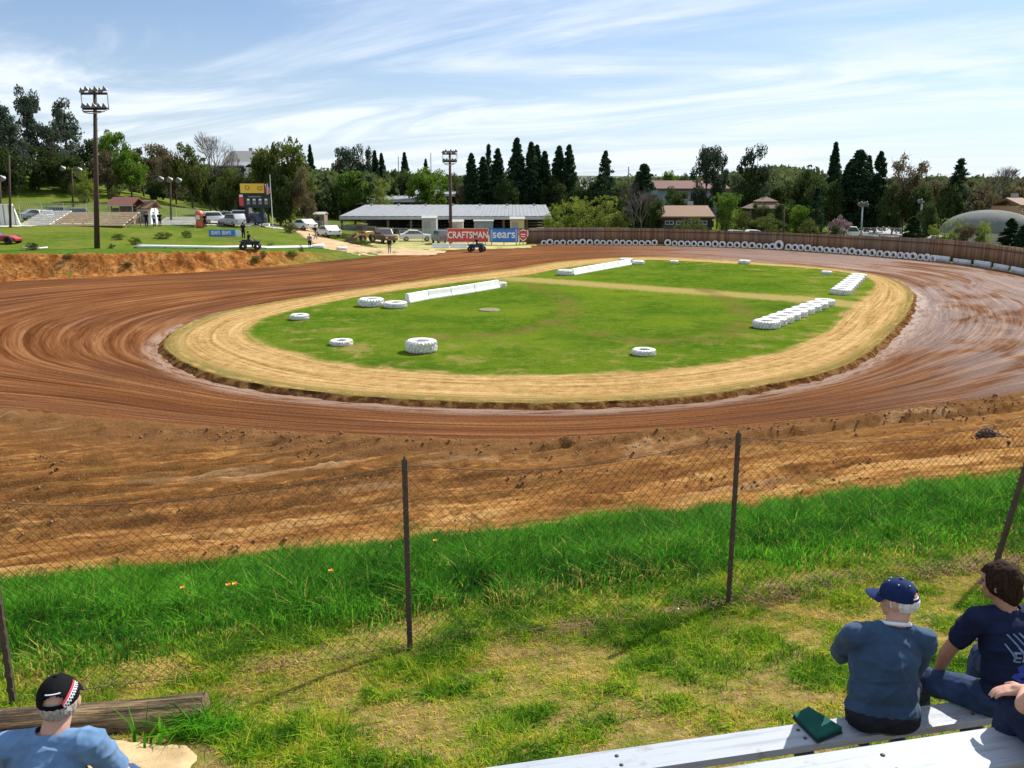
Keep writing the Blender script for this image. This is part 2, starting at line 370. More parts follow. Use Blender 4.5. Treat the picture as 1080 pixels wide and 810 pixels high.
o = link('race_track', npmesh('race_track', np.stack([RX, RY, RZ], -1).reshape(-1, 3), gridf(NT, NU, True), {'ring': ('FLOAT_VECTOR', ring), 'off': ('FLOAT', (np.hypot(RX - CEN[0], RY - CEN[1]) - R_IN[:, None]).ravel())}), track_mat(), None, True); tag(o, kind='structure')

# ---- infield: raised island, sandy rim and mown grass
u1 = np.linspace(0, 1, 70); u2 = np.linspace(0, 1, 34)[1:]; u3 = np.array([1.004, 1.010, 1.016, 1.022])
X1, Y1 = ringpt(R_GR * 0 + 0.05, R_GR, u1); X2, Y2 = ringpt(R_GR, R_IN, u2)
rj = R_IN[:, None] + (u3[None] - 1) * 18 + 0.40 * (fbm(np.arange(NT) / 3.0, 0 * TH, 4, .7)[:, None] - 0.5)
X3, Y3 = CEN[0] + rj * np.cos(TH)[:, None], CEN[1] + rj * np.sin(TH)[:, None]
IX = np.hstack([X1, X2, X3]); IY = np.hstack([Y1, Y2, Y3]); tt = np.r_[u1, 1 + u2, 2.04, 2.07, 2.10, 2.13]
IZ = IN_Z + 0.05 * (fbm(IX / 4, IY / 4, 3) - 0.5) + 0.03 * (fbm(IX * 1.2, IY * 1.2, 3) - 0.5)
IZ[:, -5] += 0.03; IZ[:, -4] = IN_Z - 0.02 + 0.07 * (fbm(np.arange(NT) / 2.0, 0 * TH + 5, 3) - .5); IZ[:, -3] = 0.07 + 0.06 * (fbm(np.arange(NT) / 2.0, 0 * TH + 9, 3) - .5); IZ[:, -2] = 0.0; IZ[:, -1] = -0.10
tv = np.broadcast_to(tt[None], IX.shape)
def dseg(X, Y, pts):
    d = np.full(X.shape, 1e9)
    for a, b in zip(pts, pts[1:]):
        a = np.array(a[:2]); b = np.array(b[:2]); ab = b - a; t = np.clip(((X - a[0]) * ab[0] + (Y - a[1]) * ab[1]) / (ab @ ab), 0, 1)
        d = np.minimum(d, np.hypot(X - a[0] - t * ab[0], Y - a[1] - t * ab[1]))
    return d
dpath = dseg(IX, IY, [P(*p, IN_Z) for p in [(545, 294), (640, 301), (740, 308), (840, 315), (905, 322)]])
dmark = np.minimum(dseg(IX, IY, [P(*p, IN_Z) for p in [(600, 345), (680, 360), (760, 357), (792, 335), (770, 318), (740, 304)]]),
                   dseg(IX, IY, [P(*p, IN_Z) for p in [(560, 300), (600, 318), (600, 335), (540, 352), (450, 356)]]))
dbare = dseg(IX, IY, [P(*p, IN_Z) for p in [(500, 327), (532, 330)]])
def infield_mat():
    b = NB('infield_turf'); a = b.attr('zone'); Z = b.sep(a); pos = b.geo(); rg = b.attr('ring')
    nA = b.noise(pos, 0.55, 7, 0.7, 0.4); nB = b.noise(pos, 2.6, 6, 0.72); nC = b.noise(pos, 14, 4, 0.75); nL = b.noise(pos, 0.10, 4, 0.55)
    t = b.mth('ADD', Z[0], b.mth('MULTIPLY', b.mth('SUBTRACT', nA, 0.5), 0.42))
    sand = b.sm(t, 1.00, 1.20)
    lane = b.noise(b.map(rg, (3, 3, 30)), 1.0, 7, 0.7, 0.3)
    sc = b.ramp(b.mth('ADD', b.mth('MULTIPLY', lane, 0.6), b.mth('MULTIPLY', nB, 0.4)), [(0.38, (0.22, 0.12, 0.038)), (0.48, (0.40, 0.25, 0.095)), (0.60, (0.56, 0.38, 0.17))])
    sc = b.mix(b.sm(b.noise(b.map(rg, (8, 8, 9)), 1, 6, 0.7, 0.4), 0.55, 0.72, 0, 0.5), sc, (0.23, 0.19, 0.05))
    g = b.ramp(nL, [(0.36, (0.050, 0.120, 0.006)), (0.62, (0.135, 0.195, 0.014))])
    g = b.mix(b.sm(nB, 0.45, 0.60, 0, 0.6), g, (0.17, 0.19, 0.028)); g = b.mix(b.sm(b.noise(pos, 0.3, 6, .7, .6), 0.50, 0.60, 0, .55), g, (0.045, 0.10, 0.008)); g = b.mix(b.sm(nC, 0.42, 0.72, 0, 0.6), g, (0.035, 0.085, 0.008))
    g = b.mix(b.mth('MULTIPLY', b.sm(nA, 0.50, 0.66), b.sm(Z[0], 0.55, 0.95)), g, (0.24, 0.20, 0.06))
    dp = b.mth('ADD', Z[1], b.mth('MULTIPLY', b.mth('SUBTRACT', nB, 0.5), 3.0)); pth = b.mth('SUBTRACT', 1.0, b.sm(dp, 0.7, 2.2))
    g = b.mix(b.mth('MULTIPLY', pth, 0.85), g, (0.36, 0.27, 0.10))
    dm = b.mth('ADD', Z[2], b.mth('MULTIPLY', b.mth('SUBTRACT', nB, 0.5), 1.2)); mk = b.mth('MULTIPLY', b.mth('SUBTRACT', 1.0, b.sm(dm, 0.1, 1.1)), b.sm(nA, 0.34, 0.6))
    g = b.mix(b.mth('MULTIPLY', mk, 0.7), g, (0.16, 0.12, 0.035))
    c = b.mix(sand, g, sc)
    rim = b.mth('MULTIPLY', b.sm(Z[0], 1.74, 1.95), b.sm(nB, 0.36, 0.56)); c = b.mix(b.mth('MULTIPLY', rim, 0.8), c, (0.13, 0.125, 0.03))
    c = b.mix(b.sm(Z[0], 1.99, 2.03), c, b.mix(b.sm(nB, .42, .6), (0.085, 0.034, 0.012), (0.22, 0.12, 0.045)))
    b.bump(b.mth('ADD', nC, b.mth('MULTIPLY', nB, 0.6)), 0.8, 0.10); return b.fin(c, 0.95, spec=0.0)
zone = np.stack([tv, dpath, np.minimum(dmark, 50)], -1).reshape(-1, 3); rng3 = np.stack([np.broadcast_to(np.cos(TH)[:, None], IX.shape), np.broadcast_to(np.sin(TH)[:, None], IX.shape), tv * 0.6], -1).reshape(-1, 3)
o = link('infield', npmesh('infield', np.stack([IX, IY, IZ], -1).reshape(-1, 3), gridf(NT, IX.shape[1], True), {'zone': ('FLOAT_VECTOR', zone), 'ring': ('FLOAT_VECTOR', rng3)}), infield_mat(), None, True); tag(o, kind='structure')

# ---- near embankment and the churned dirt between it and the track: one fine sheet
L = np.arange(-19, 24, 0.10); S = np.r_[np.arange(-8, 6.5, 0.125), np.arange(6.5, 20.5, 0.09), np.arange(20.5, 30, 0.3)]
LL, SS = np.meshgrid(L, S, indexing='ij'); NX, NY = xy(LL, SS)
DT = dist_track(NX, NY).reshape(NX.shape)
base = np.where(SS < 11, near_h(SS), 0.0)
edge_s = 7.6 + 0.55 * (fbm(LL / 2.2, SS * 0 + 3, 3) - 0.5) - 0.015 * LL - 0.085 * np.clip(LL - 1, 0, 20)
dirt = sstep(edge_s - 0.25, edge_s + 0.35, SS)
# ruts run a little across the bank's own direction
q = SS - 0.055 * (LL - 2) - 0.9 * np.sin(LL / 11.0) + 0.5 * (fbm(LL / 7, SS / 7, 2) - .5)
rut = 0
for q0, dp_, wd in ((8.9, .13, .16), (9.5, .08, .10), (10.3, .10, .13), (10.7, .08, .1), (11.6, .16, .18), (12.7, .10, .12), (13.1, .12, .14), (14.2, .12, .14), (15.2, .10, .12), (16.3, .10, .12)):
    g_ = (q - q0) / wd; rut = rut - dp_ * np.exp(-g_ * g_) + 0.6 * dp_ * (np.exp(-(g_ - 2) ** 2) + np.exp(-(g_ + 2) ** 2))
lug = 0.022 * np.sign(np.sin(LL * 18 + np.sin(q * 30) * 1.5)) * np.exp(-((q - 9.75) / .22) ** 2) + 0.022 * np.sign(np.sin(LL * 18 + 1)) * np.exp(-((q - 12.3) / .22) ** 2)
rough = 0.20 * (fbm(LL / 1.6, q * 1.1, 5, .6) - .5) + 0.14 * (fbm(LL * 1.1 + 40, q * 3.0, 4, .6) - .5) + 0.15 * (fbm(NX * 4, NY * 4, 4, .75) - .5) * sstep(.35, .6, fbm(NX * .7 + 8, NY * .7, 3))  + 0.05 * (fbm(NX * 7, NY * 7, 2, .7) - .5)
ridge = (0.07 + 0.16 * fbm(NX * 2.2, NY * 2.2, 4, .65) ** 2 * 2) * np.exp(-((DT - 0.75) / 0.55) ** 2) * sstep(.25, .55, fbm(LL / 2.5, SS * 0, 3) + .15)
NZ = base + dirt * (rut + lug + rough) * sstep(-0.1, 0.8, DT) + dirt * ridge + (1 - dirt) * (0.10 * (fbm(NX / 1.1, NY / 1.1, 3) - .5) + 0.035 * (fbm(NX * 4, NY * 4, 3) - .5)) + dirt * 0.10
NZ = np.where(DT < 0, np.minimum(NZ * 0 - 0.02 - 0.12 * sstep(0, -1.2, DT), NZ), NZ)
NZ = NZ - 0.12 * sstep(-0.05, -0.6, DT)
inner_wet = np.exp(-((q - 14.6 + 0.18 * LL * (LL < 0) * -1) / 1.5) ** 2)
def near_mat():
    b = NB('churned_dirt'); a = b.attr('zone'); Z = b.sep(a); pos = b.geo(); lq = b.attr('lane')
    nA = b.noise(b.map(lq, (0.22, 1.5, 1)), 1.0, 7, 0.68, 0.6); nB = b.noise(pos, 1.1, 7, 0.7, 0.5); nC = b.noise(pos, 7, 6, 0.75); nD = b.noise(pos, 30, 4, 0.8)
    nS = b.noise(b.map(lq, (0.5, 7, 1)), 1.0, 6, 0.7, 0.5)
    c = b.ramp(b.mth('ADD', b.mth('MULTIPLY', nA, 0.65), b.mth('MULTIPLY', nS, 0.35)), [(0.40, (0.12, 0.036, 0.010)), (0.46, (0.27, 0.100, 0.026)), (0.52, (0.48, 0.225, 0.062)), (0.59, (0.68, 0.40, 0.15))])
    c = b.mix(b.sm(nB, 0.52, 0.63, 0, 0.9), c, (0.105, 0.035, 0.009))
    lx_ = b.sep(lq)[0]; dsp = b.mth('ADD', Z[2], b.mth('MULTIPLY', b.mth('SUBTRACT', nB, 0.5), 5.0)); damp = b.mth('MULTIPLY', b.sm(dsp, 9.6, 11.4), b.mth('SUBTRACT', 1.0, b.sm(lx_, 2.0, 9.0, 0, .75)))
    dc = b.ramp(b.mth('ADD', b.mth('MULTIPLY', nS, 0.55), b.mth('MULTIPLY', nB, 0.45)), [(.45, (.050, .014, .005)), (.51, (.12, .036, .011)), (.56, (.27, .10, .028)), (.61, (.55, .28, .085))]); c = b.mix(b.mth('MULTIPLY', damp, .88), c, dc)
    d2 = b.mth('ADD', Z[1], b.mth('MULTIPLY', b.mth('SUBTRACT', nB, 0.5), 4.0))
    c = b.mix(b.mth('SUBTRACT', 0.9, b.sm(d2, 0.6, 3.2, 0, 0.9)), c, b.ramp(nC, [(0.35, (0.10, 0.040, 0.019)), (0.65, (0.21, 0.090, 0.042))]))
    pale = b.mth('MULTIPLY', b.sm(b.noise(b.map(lq, (0.16, 0.9, 1), (5, 2, 0)), 1.0, 5, 0.6, 0.8), 0.60, 0.68), 0.4); c = b.mix(pale, c, (0.62, 0.43, 0.25))
    line = b.noise(b.map(lq, (0.10, 9, 1), (3, 0, 0)), 1.0, 4, 0.6, 0.35); c = b.mix(b.sm(line, 0.57, 0.68, 0, 0.7), c, (0.10, 0.032, 0.009)); c = b.mix(b.sm(nC, 0.45, 0.72, 0, 0.6), c, (0.12, 0.042, 0.010)); c = b.mix(b.sm(nD, 0.3, 0.7, 0.3, 0), c, (0.62, 0.38, 0.14))
    weeds = b.mth('MULTIPLY', b.sm(b.noise(b.map(lq, (0.25, 0.8, 1), (9, 0, 0)), 1, 6, 0.7), 0.60, 0.70), b.sm(nC, 0.4, 0.6)); c = b.mix(b.mth('MULTIPLY', weeds, 0.8), c, (0.13, 0.14, 0.03))
    # soil under the grass: tan earth with dry thatch
    e = b.ramp(nC, [(0.32, (0.13, 0.085, 0.030)), (0.52, (0.38, 0.26, 0.10)), (0.70, (0.62, 0.42, 0.19))]); e = b.mix(b.sm(nB, 0.46, 0.62), e, b.mix(nD, (0.12, 0.16, 0.02), (0.34, 0.33, 0.07)))
    deb = b.mth('SUBTRACT', 1.0, b.sm(b.mth('ABSOLUTE', b.mth('ADD', Z[2], b.mth('MULTIPLY', b.mth('SUBTRACT', nB, 0.5), 2.2))), 0.05, 0.30)); e = b.mix(b.mth('MULTIPLY', deb, b.sm(b.sep(lq)[0], .2, 2.5, .35, .9)), e, b.mix(nD, (0.05, 0.028, 0.014), (0.21, 0.11, 0.055)))
    e = b.mix(b.sm(Z[2], 0.4, 1.2, 0, 0.9), e, (0.045, 0.085, 0.015))
    c = b.mix(Z[0], e, c); b.bump(b.mth('ADD', b.mth('MULTIPLY', nC, 0.7), b.mth('MULTIPLY', nD, 0.5)), 1.0, 0.12); return b.fin(c, 0.95, spec=0.0)
zn = np.stack([dirt, DT, SS], -1).reshape(-1, 3); ln = np.stack([LL, q, 0 * q], -1).reshape(-1, 3)
o = link('embankment', npmesh('embankment', np.stack([NX, NY, NZ], -1).reshape(-1, 3), gridf(len(L), len(S)), {'zone': ('FLOAT_VECTOR', zn), 'lane': ('FLOAT_VECTOR', ln)}), near_mat(), None, True); tag(o, kind='structure')
_NZ = NZ
def near_z(x, y):
    """height of the fine near sheet (bilinear in l, nearest in s)"""
    l, s = ls(np.asarray(x, float), np.asarray(y, float)); i = np.clip(np.round((l - L[0]) / 0.10).astype(int), 0, len(L) - 1); j = np.clip(np.searchsorted(S, s), 0, len(S) - 1)
    return _NZ[i, j]

# ---- clods of dirt thrown up along the edge of the track
def lumps(name, pts, sizes, mat, seed=1):
    rs = np.random.RandomState(seed); ico = bmesh.new(); bmesh.ops.create_icosphere(ico, subdivisions=1, radius=1); v0 = np.array([v.co for v in ico.verts]); f0 = np.array([[v.index for v in f.verts] for f in ico.faces]); ico.free()
    n = len(pts); V = v0[None] * (1 + 0.5 * (rs.rand(n, len(v0), 1) - .5)) * sizes[:, None, None] * (rs.rand(n, 1, 3) * 0.6 + 0.7) + pts[:, None]
    F = f0[None] + (np.arange(n) * len(v0))[:, None, None]
    return link(name, npmesh(name, V.reshape(-1, 3), F.reshape(-1, 3)), mat)
rs = np.random.RandomState(3)
m = 46000; px_ = rs.rand(m) * 40 - 18; ps_ = 8 + rs.rand(m) * 10; X, Y = xy(px_, ps_); D = dist_track(X, Y)
keep = (D > 0.1) & (rs.rand(m) < 0.04 + 0.45 * np.exp(-((D - 0.8) / 0.8) ** 2) + 0.35 * sstep(0.55, 0.7, fbm(px_ / 3, ps_ * .7, 3)))
X, Y = X[keep], Y[keep]; sz = 0.008 + 0.036 * rs.rand(len(X)) ** 6
b = NB('clod_earth'); cm = b.fin(b.ramp(b.noise(b.geo(), 3, 5, 0.7), [(0.35, (0.13, 0.055, 0.024)), (0.65, (0.34, 0.17, 0.075))]), 0.9)
o = lumps('dirt_clods', np.stack([X, Y, near_z(X, Y) + sz * 0.3], -1), sz, cm); tag(o, 'loose clods of brown dirt scattered along the near edge of the track', 'dirt clods', kind='stuff')
p = P(1042, 461, 0.15); rs = np.random.RandomState(9); n = 46; q3 = np.stack([p.x + rs.randn(n) * .22, p.y + rs.randn(n) * .14, 0 * np.arange(n) + .1], -1); q3[:, 2] = 0.10 + 0.22 * np.exp(-((q3[:, 0] - p.x) ** 2 + (q3[:, 1] - p.y) ** 2) / .05)
o = lumps('dirt_pile', q3, 0.05 + 0.08 * rs.rand(n), simple('dark_earth', (0.07, 0.032, 0.018), 0.9, bump=.5), 4); tag(o, 'small pile of dark clods on the dirt by the right edge of the track', 'dirt pile')

# ---- eroded bank of orange earth beyond the left of the track
ia = [i for i in range(NT) if OUTL[i, 1] > 56 and OUTL[i, 0] < -9.5]; ia = sorted(ia, key=lambda i: TH[i])
C = OUTL[ia]; Cs = np.stack([np.interp(np.linspace(0, len(C) - 1, 420), range(len(C)), C[:, k]) for k in (0, 1)], 1)
tg = np.gradient(Cs, axis=0); tg /= np.linalg.norm(tg, axis=1)[:, None]; nn = np.stack([tg[:, 1], -tg[:, 0]], 1); nn *= np.sign(((Cs - np.array(CEN)) * nn).sum(1))[:, None]
dv = np.r_[np.linspace(-0.5, 3.2, 34), np.linspace(3.5, 7, 9)]
BX = Cs[:, 0][:, None] + nn[:, 0][:, None] * dv; BY = Cs[:, 1][:, None] + nn[:, 1][:, None] * dv
al = np.arange(420) * 0.14; AA, DD = np.meshgrid(al, dv, indexing='ij'); gul = (fbm(AA * 1.3, DD * 0.25, 4, .6) - .5)
BZ = H(BX, BY); msk = sstep(-.1, .4, DD) * (1 - sstep(2.0, 4.0, DD)); hbk = np.clip(BZ.max(1, keepdims=True) / 1.8, 0, 1)
BX2 = BX + nn[:, 0][:, None] * gul * .35 * msk * hbk; BY2 = BY + nn[:, 1][:, None] * gul * .35 * msk * hbk
BZ = BZ + msk * hbk * 0.45 * (fbm(AA * 0.9 + 30, DD * 1.2, 4, .6) - .5) + 0.04 - 0.10 * sstep(5, 7, DD) - .08 * sstep(.1, -.5, DD)
def bank_mat():
    b = NB('earth_bank'); a = b.sep(b.attr('zone')); pos = b.geo(); n1 = b.noise(pos, 0.8, 7, 0.7, .5); n2 = b.noise(pos, 4, 6, 0.75); z = b.mth('ADD', a[0], b.mth('MULTIPLY', b.mth('SUBTRACT', n1, 0.5), 2.0))
    e = b.ramp(n1, [(0.34, (0.14, 0.045, 0.012)), (0.48, (0.33, 0.13, 0.035)), (0.64, (0.52, 0.27, 0.09))]); e = b.mix(b.sm(n2, 0.42, 0.66, 0, 0.85), e, (0.11, 0.04, 0.012))
    e = b.mix(b.sm(b.sep(pos)[0], -24, -15), e, (0.09, 0.15, 0.03))
    g = b.mix(b.sm(n2, 0.4, 0.7), (0.085, 0.16, 0.02), (0.05, 0.085, 0.015)); c = b.mix(b.sm(z, 1.6, 2.5), e, g); b.bump(n2, 0.8, 0.15); return b.fin(c, 0.95, spec=.0)
o = link('earth_bank', npmesh('earth_bank', np.stack([BX2, BY2, BZ], -1).reshape(-1, 3), gridf(420, len(dv)), {'zone': ('FLOAT_VECTOR', np.stack([DD, DD, DD], -1).reshape(-1, 3))}), bank_mat(), None, True); tag(o, kind='structure')

# ---- dirt roads and paddock behind the track
def drape_poly(name, pix, mat, lift=0.05, step=0.7, world=None):
    pw = world or [hit(*p)[:2] for p in pix]; pw = [Vector((p[0], p[1])) for p in pw]
    x0, x1 = min(p.x for p in pw), max(p.x for p in pw); y0, y1 = min(p.y for p in pw), max(p.y for p in pw)
    xs = np.arange(x0 - step, x1 + step, step); ys = np.arange(y0 - step, y1 + step, step); A, B = np.meshgrid(xs, ys, indexing='ij')
    ins = np.zeros(A.shape, bool); j = len(pw) - 1
    for i in range(len(pw)):
        c = ((pw[i].y > B) != (pw[j].y > B)) & (A < (pw[j].x - pw[i].x) * (B - pw[i].y) / ((pw[j].y - pw[i].y) or 1e-9) + pw[i].x); ins ^= c; j = i
    Z = H(A, B) + lift; F = gridf(len(xs), len(ys)); keep = ins.ravel()[F].sum(1) >= 2
    o = link(name, npmesh(name, np.stack([A, B, Z], -1).reshape(-1, 3), F[keep]), mat, None, True); return tag(o, kind='structure')
b = NB('dirt_road_earth'); n = b.noise(b.geo(), 0.7, 7, .7); b.bump(b.noise(b.geo(), 5, 5, .7), .6, .08); rd = b.fin(b.ramp(n, [(0.33, (0.30, 0.17, 0.08)), (0.6, (0.52, 0.36, 0.19))]), .9)
drape_poly('dirt_road', [(300, 236), (312, 236), (345, 252), (392, 262), (432, 263), (470, 265), (455, 270), (400, 270), (370, 268), (340, 262)], rd)
b = NB('paddock_grass'); n = b.noise(b.geo(), 0.5, 7, .7, .5); pg = b.fin(b.ramp(n, [(0.33, (0.13, 0.18, 0.03)), (0.5, (0.33, 0.30, 0.08)), (0.65, (0.48, 0.37, 0.16))]), .9)
drape_poly('paddock', [(375, 250), (430, 246), (470, 247), (560, 247), (560, 262), (470, 264), (440, 263), (400, 262)], pg, 0.035)
b = NB('pavement_pale'); n = b.noise(b.geo(), 0.4, 6, .6); pv = b.fin(b.ramp(n, [(0.3, (0.36, 0.35, 0.31)), (0.7, (0.46, 0.44, 0.39))]), .9)
drape_poly('car_park', None, pv, 0.05, 1.0, [at(p, Y)[:2] for p, Y in ((908, 122), (955, 118), (950, 160), (912, 165))])
b = NB('gravel_pale'); n = b.noise(b.geo(), 0.8, 6, .7); gv = b.fin(b.ramp(n, [(0.3, (0.34, 0.31, 0.24)), (0.7, (0.5, 0.46, 0.36))]), .9)
drape_poly('parking_lane', None, gv, 0.05, 0.8, [at(p, Y)[:2] for p, Y in ((-10, 91), (300, 118), (292, 124), (150, 108), (-10, 97))])
# sandy patch beside the near spectator
def nhit(px_, py_, up=0.0, y0=2.5, y1=20.0):
    d_ = ray(px_, py_); Ys = np.linspace(y0, y1, 1500); zr = CAMZ + d_[2] / d_[1] * Ys; Xs = d_[0] / d_[1] * Ys; k = np.argmax(near_z(Xs, Ys) + up >= zr); return Vector((Xs[k], Ys[k], zr[k]))
def draped_near(name, outline, mat, lift):
    o = [Vector(p) for p in outline]; bm = BM(); c = sum(o, Vector((0, 0))) / len(o); m_ = 48
    rings = []
    for k in range(9):
        ring_ = []
        for j in range(m_):
            t = j / m_ * len(o); i = int(t); p = o[i].lerp(o[(i + 1) % len(o)], t - i); p = c.lerp(p, (k + 0.001) / 8)
            if k == 8: p = c + (p - c) * (0.94 + 0.14 * mnoise.noise(Vector((p.x * 5, p.y * 5, 0))))
            ring_.append(bm.verts.new((p.x, p.y, float(near_z(p.x, p.y)) + lift - (0.05 if k == 8 else 0))))
        rings.append(ring_)
    for a, b_ in zip(rings, rings[1:]):
        for j in range(m_): bm.faces.new((a[j], a[(j + 1) % m_], b_[(j + 1) % m_], b_[j]))
    return obj(name, bm, mat, None, True)
b = NB('pale_sand'); n = b.noise(b.geo(), 2.5, 7, .7); b.bump(b.noise(b.geo(), 40, 4, .7), .5, .01); ps = b.fin(b.ramp(n, [(0.32, (0.34, 0.24, 0.12)), (0.6, (0.50, 0.37, 0.21))]), .9, spec=0.0)
_pz = 3.25
SANDP = [nhit(*p)[:2] for p in ((90, 786), (150, 785), (206, 789), (212, 800), (196, 830), (150, 850), (60, 850), (40, 800))]
o = draped_near('sand_patch', SANDP, ps, 0.045); tag(o, kind='structure')

# ================================================================== GRASS on the embankment
def blades(name, X, Y, Zg, hgt, wid, tint, mat, seed=1, lean=0.35, droop=0.5):
    rs = np.random.RandomState(seed); n = len(X); a = rs.rand(n) * 2 * PI; la = rs.rand(n) * 2 * PI; ln = lean * rs.rand(n) * hgt
    lx, ly = np.cos(la) * ln, np.sin(la) * ln; wx, wy = np.cos(a) * wid / 2, np.sin(a) * wid / 2
    Bp = np.stack([X, Y, Zg - 0.012], -1); W = np.stack([wx, wy, 0 * wx], -1)
    M1 = Bp + np.stack([lx * .35, ly * .35, hgt * .6], -1); T = Bp + np.stack([lx * (1 + droop), ly * (1 + droop), hgt * (1 - 0.25 * rs.rand(n))], -1)
    V = np.stack([Bp - W, Bp + W, M1 + W * .8, M1 - W * .8, T], 1).reshape(-1, 3); k = np.arange(n)[:, None] * 5
    F = np.concatenate([np.stack([k[:, 0], k[:, 0] + 1, k[:, 0] + 2], 1), np.stack([k[:, 0], k[:, 0] + 2, k[:, 0] + 3], 1), np.stack([k[:, 0] + 3, k[:, 0] + 2, k[:, 0] + 4], 1)])
    return link(name, npmesh(name, V, F, {'tint': ('FLOAT', np.repeat(tint, 5))}), mat)
def grassmat(name, stops, trans):
    b = NB(name); t = b.attr('tint', 'Fac'); c = b.ramp(t, stops); b.fin(c, 0.6, spec=0.06); tr = b.n('ShaderNodeBsdfTranslucent'); b.l(c, tr.inputs[0]); ms = b.n('ShaderNodeMixShader'); ms.inputs[0].default_value = trans
    b.l(b.p.outputs[0], ms.inputs[1]); b.l(tr.outputs[0], ms.inputs[2]); b.l(ms.outputs[0], b.out.inputs[0]); return b.m
GM = grassmat('blade_green', [(0.0, (0.016, 0.085, 0.006)), (0.5, (0.060, 0.27, 0.010)), (0.78, (0.15, 0.40, 0.022)), (0.86, (0.40, 0.38, 0.06)), (1.0, (0.52, 0.40, 0.12))], 0.5)
GM2 = grassmat('blade_mown', [(0.0, (0.03, 0.11, 0.006)), (0.3, (0.12, 0.29, 0.010)), (0.55, (0.33, 0.46, 0.022)), (0.78, (0.58, 0.50, 0.06)), (1.0, (0.74, 0.56, 0.16))], 0.45)
def visible(X, Y, Z, m=30):
    dx, dy, dz = X, Y, Z - CAMZ; dep = dy * CP - dz * SP; up = dy * SP + dz * CP; px = 540 + FPX * dx / dep; py = 405 - FPX * up / dep
    return (px > -m) & (px < 1080 + m) & (py < 810 + m) & (dep > 1)
rs = np.random.RandomState(11)
n = 520000; l = rs.rand(n) * 34 - 16; s = 0.1 + rs.rand(n) * 8.2; X, Y = xy(l, s); Zg = near_z(X, Y)
es = 7.55 + 0.55 * (fbm(l / 2.2, s * 0 + 3, 3) - 0.5) - 0.015 * l - 0.085 * np.clip(l - 1, 0, 20) + 0.5 * (fbm(l * 1.2, s * 1.2, 3) - .5)
low_ = 0.55 + 0.75 * (fbm(l / 1.3, 0 * l + 20, 3) - 0.3)
k = visible(X, Y, Zg) & (s < es) & (rs.rand(n) < sstep(low_ - 0.35, low_ + 0.9, s) + 0.02)
k &= rs.rand(n) > 0.45 * sstep(5, 0, s) * 0
l, s, X, Y, Zg = l[k], s[k], X[k], Y[k], Zg[k]; n = len(X); rs = np.random.RandomState(5)
cl_ = np.clip(.5 + 1.9 * (fbm(X * 2.2, Y * 2.2, 3, .6) - .5), 0, 1); hgt = (0.14 + 0.34 * cl_) * (0.6 + 0.6 * rs.rand(n)) * (0.35 + 0.65 * sstep(0.2, 1.8, s)) * (0.45 + .55 * sstep(8.0, 6.6, s))
tint = np.clip(0.44 + 0.7 * (fbm(X * .8, Y * .8, 3) - .5) + .8 * (fbm(X * 4, Y * 4, 2) - .5) + 0.20 * rs.randn(n), 0, 0.77); dry = rs.rand(n) < 0.035 + 0.75 * sstep(1.5, 0.1, s) * sstep(.40, .58, fbm(X * 1.1 + 9, Y * 1.1, 3)); tint = np.where(dry, 0.82 + .18 * rs.rand(n), tint)
o = blades('long_grass', X, Y, Zg, hgt, 0.010 + 0.007 * rs.rand(n), tint, GM, 2, 0.75, 0.6); tag(o, 'long bright green grass on the slope between wire fence and dirt', 'grass', kind='stuff')
# mown, patchy grass on the spectators' side
rs = np.random.RandomState(12); n = 800000; l = rs.rand(n) * 17 - 7; s = 1.2 - rs.rand(n) * 6.6; X, Y = xy(l, s); Zg = near_z(X, Y)
den = sstep(0.30, 0.50, fbm(X * 1.0, Y * 1.0, 4, .6)) * 0.6 + 0.40; den = den * (0.45 + 0.55 * sstep(-4.2, -1.2, s)); den = np.where(np.abs(s + 0.25 * (fbm(l, 0 * l, 2) - .5)) < 0.16, den * (1 - .6 * sstep(.2, 2.5, l)), den)
sp = [Vector(p) for p in SANDP]; sc_ = sum(sp, Vector((0, 0))) / len(sp)
ins = ((X - sc_.x) / (max(p.x for p in sp) - min(p.x for p in sp)) * 2.05) ** 2 + ((Y - sc_.y) / (max(p.y for p in sp) - min(p.y for p in sp)) * 2.05) ** 2 < .95 + .3 * rs.rand(n)
k = visible(X, Y, Zg) & (rs.rand(n) < den) & ~ins
X, Y, Zg, l, s = X[k], Y[k], Zg[k], l[k], s[k]; n = len(X); rs = np.random.RandomState(6)
f = fbm(X * 1.5 + 4, Y * 1.5, 4, .6); hgt = (0.030 + 0.050 * sstep(.38, .62, f)) * (0.5 + rs.rand(n)) * (0.75 + 0.45 * sstep(-3, 0, s))
f2 = fbm(X * 5 + 30, Y * 5, 3, .6); tint = np.clip(0.41 - 1.3 * (f - .5) - 1.1 * (f2 - .5) + 0.03 + 0.26 * sstep(-1.2, -4.2, s) + 0.17 * rs.randn(n), 0, 1)
o = blades('mown_grass', X, Y, Zg, hgt, 0.006 + 0.005 * rs.rand(n), tint, GM2, 3, 1.3, 0.5); tag(o, 'short patchy yellow green grass in front of the benches', 'grass', kind='stuff')
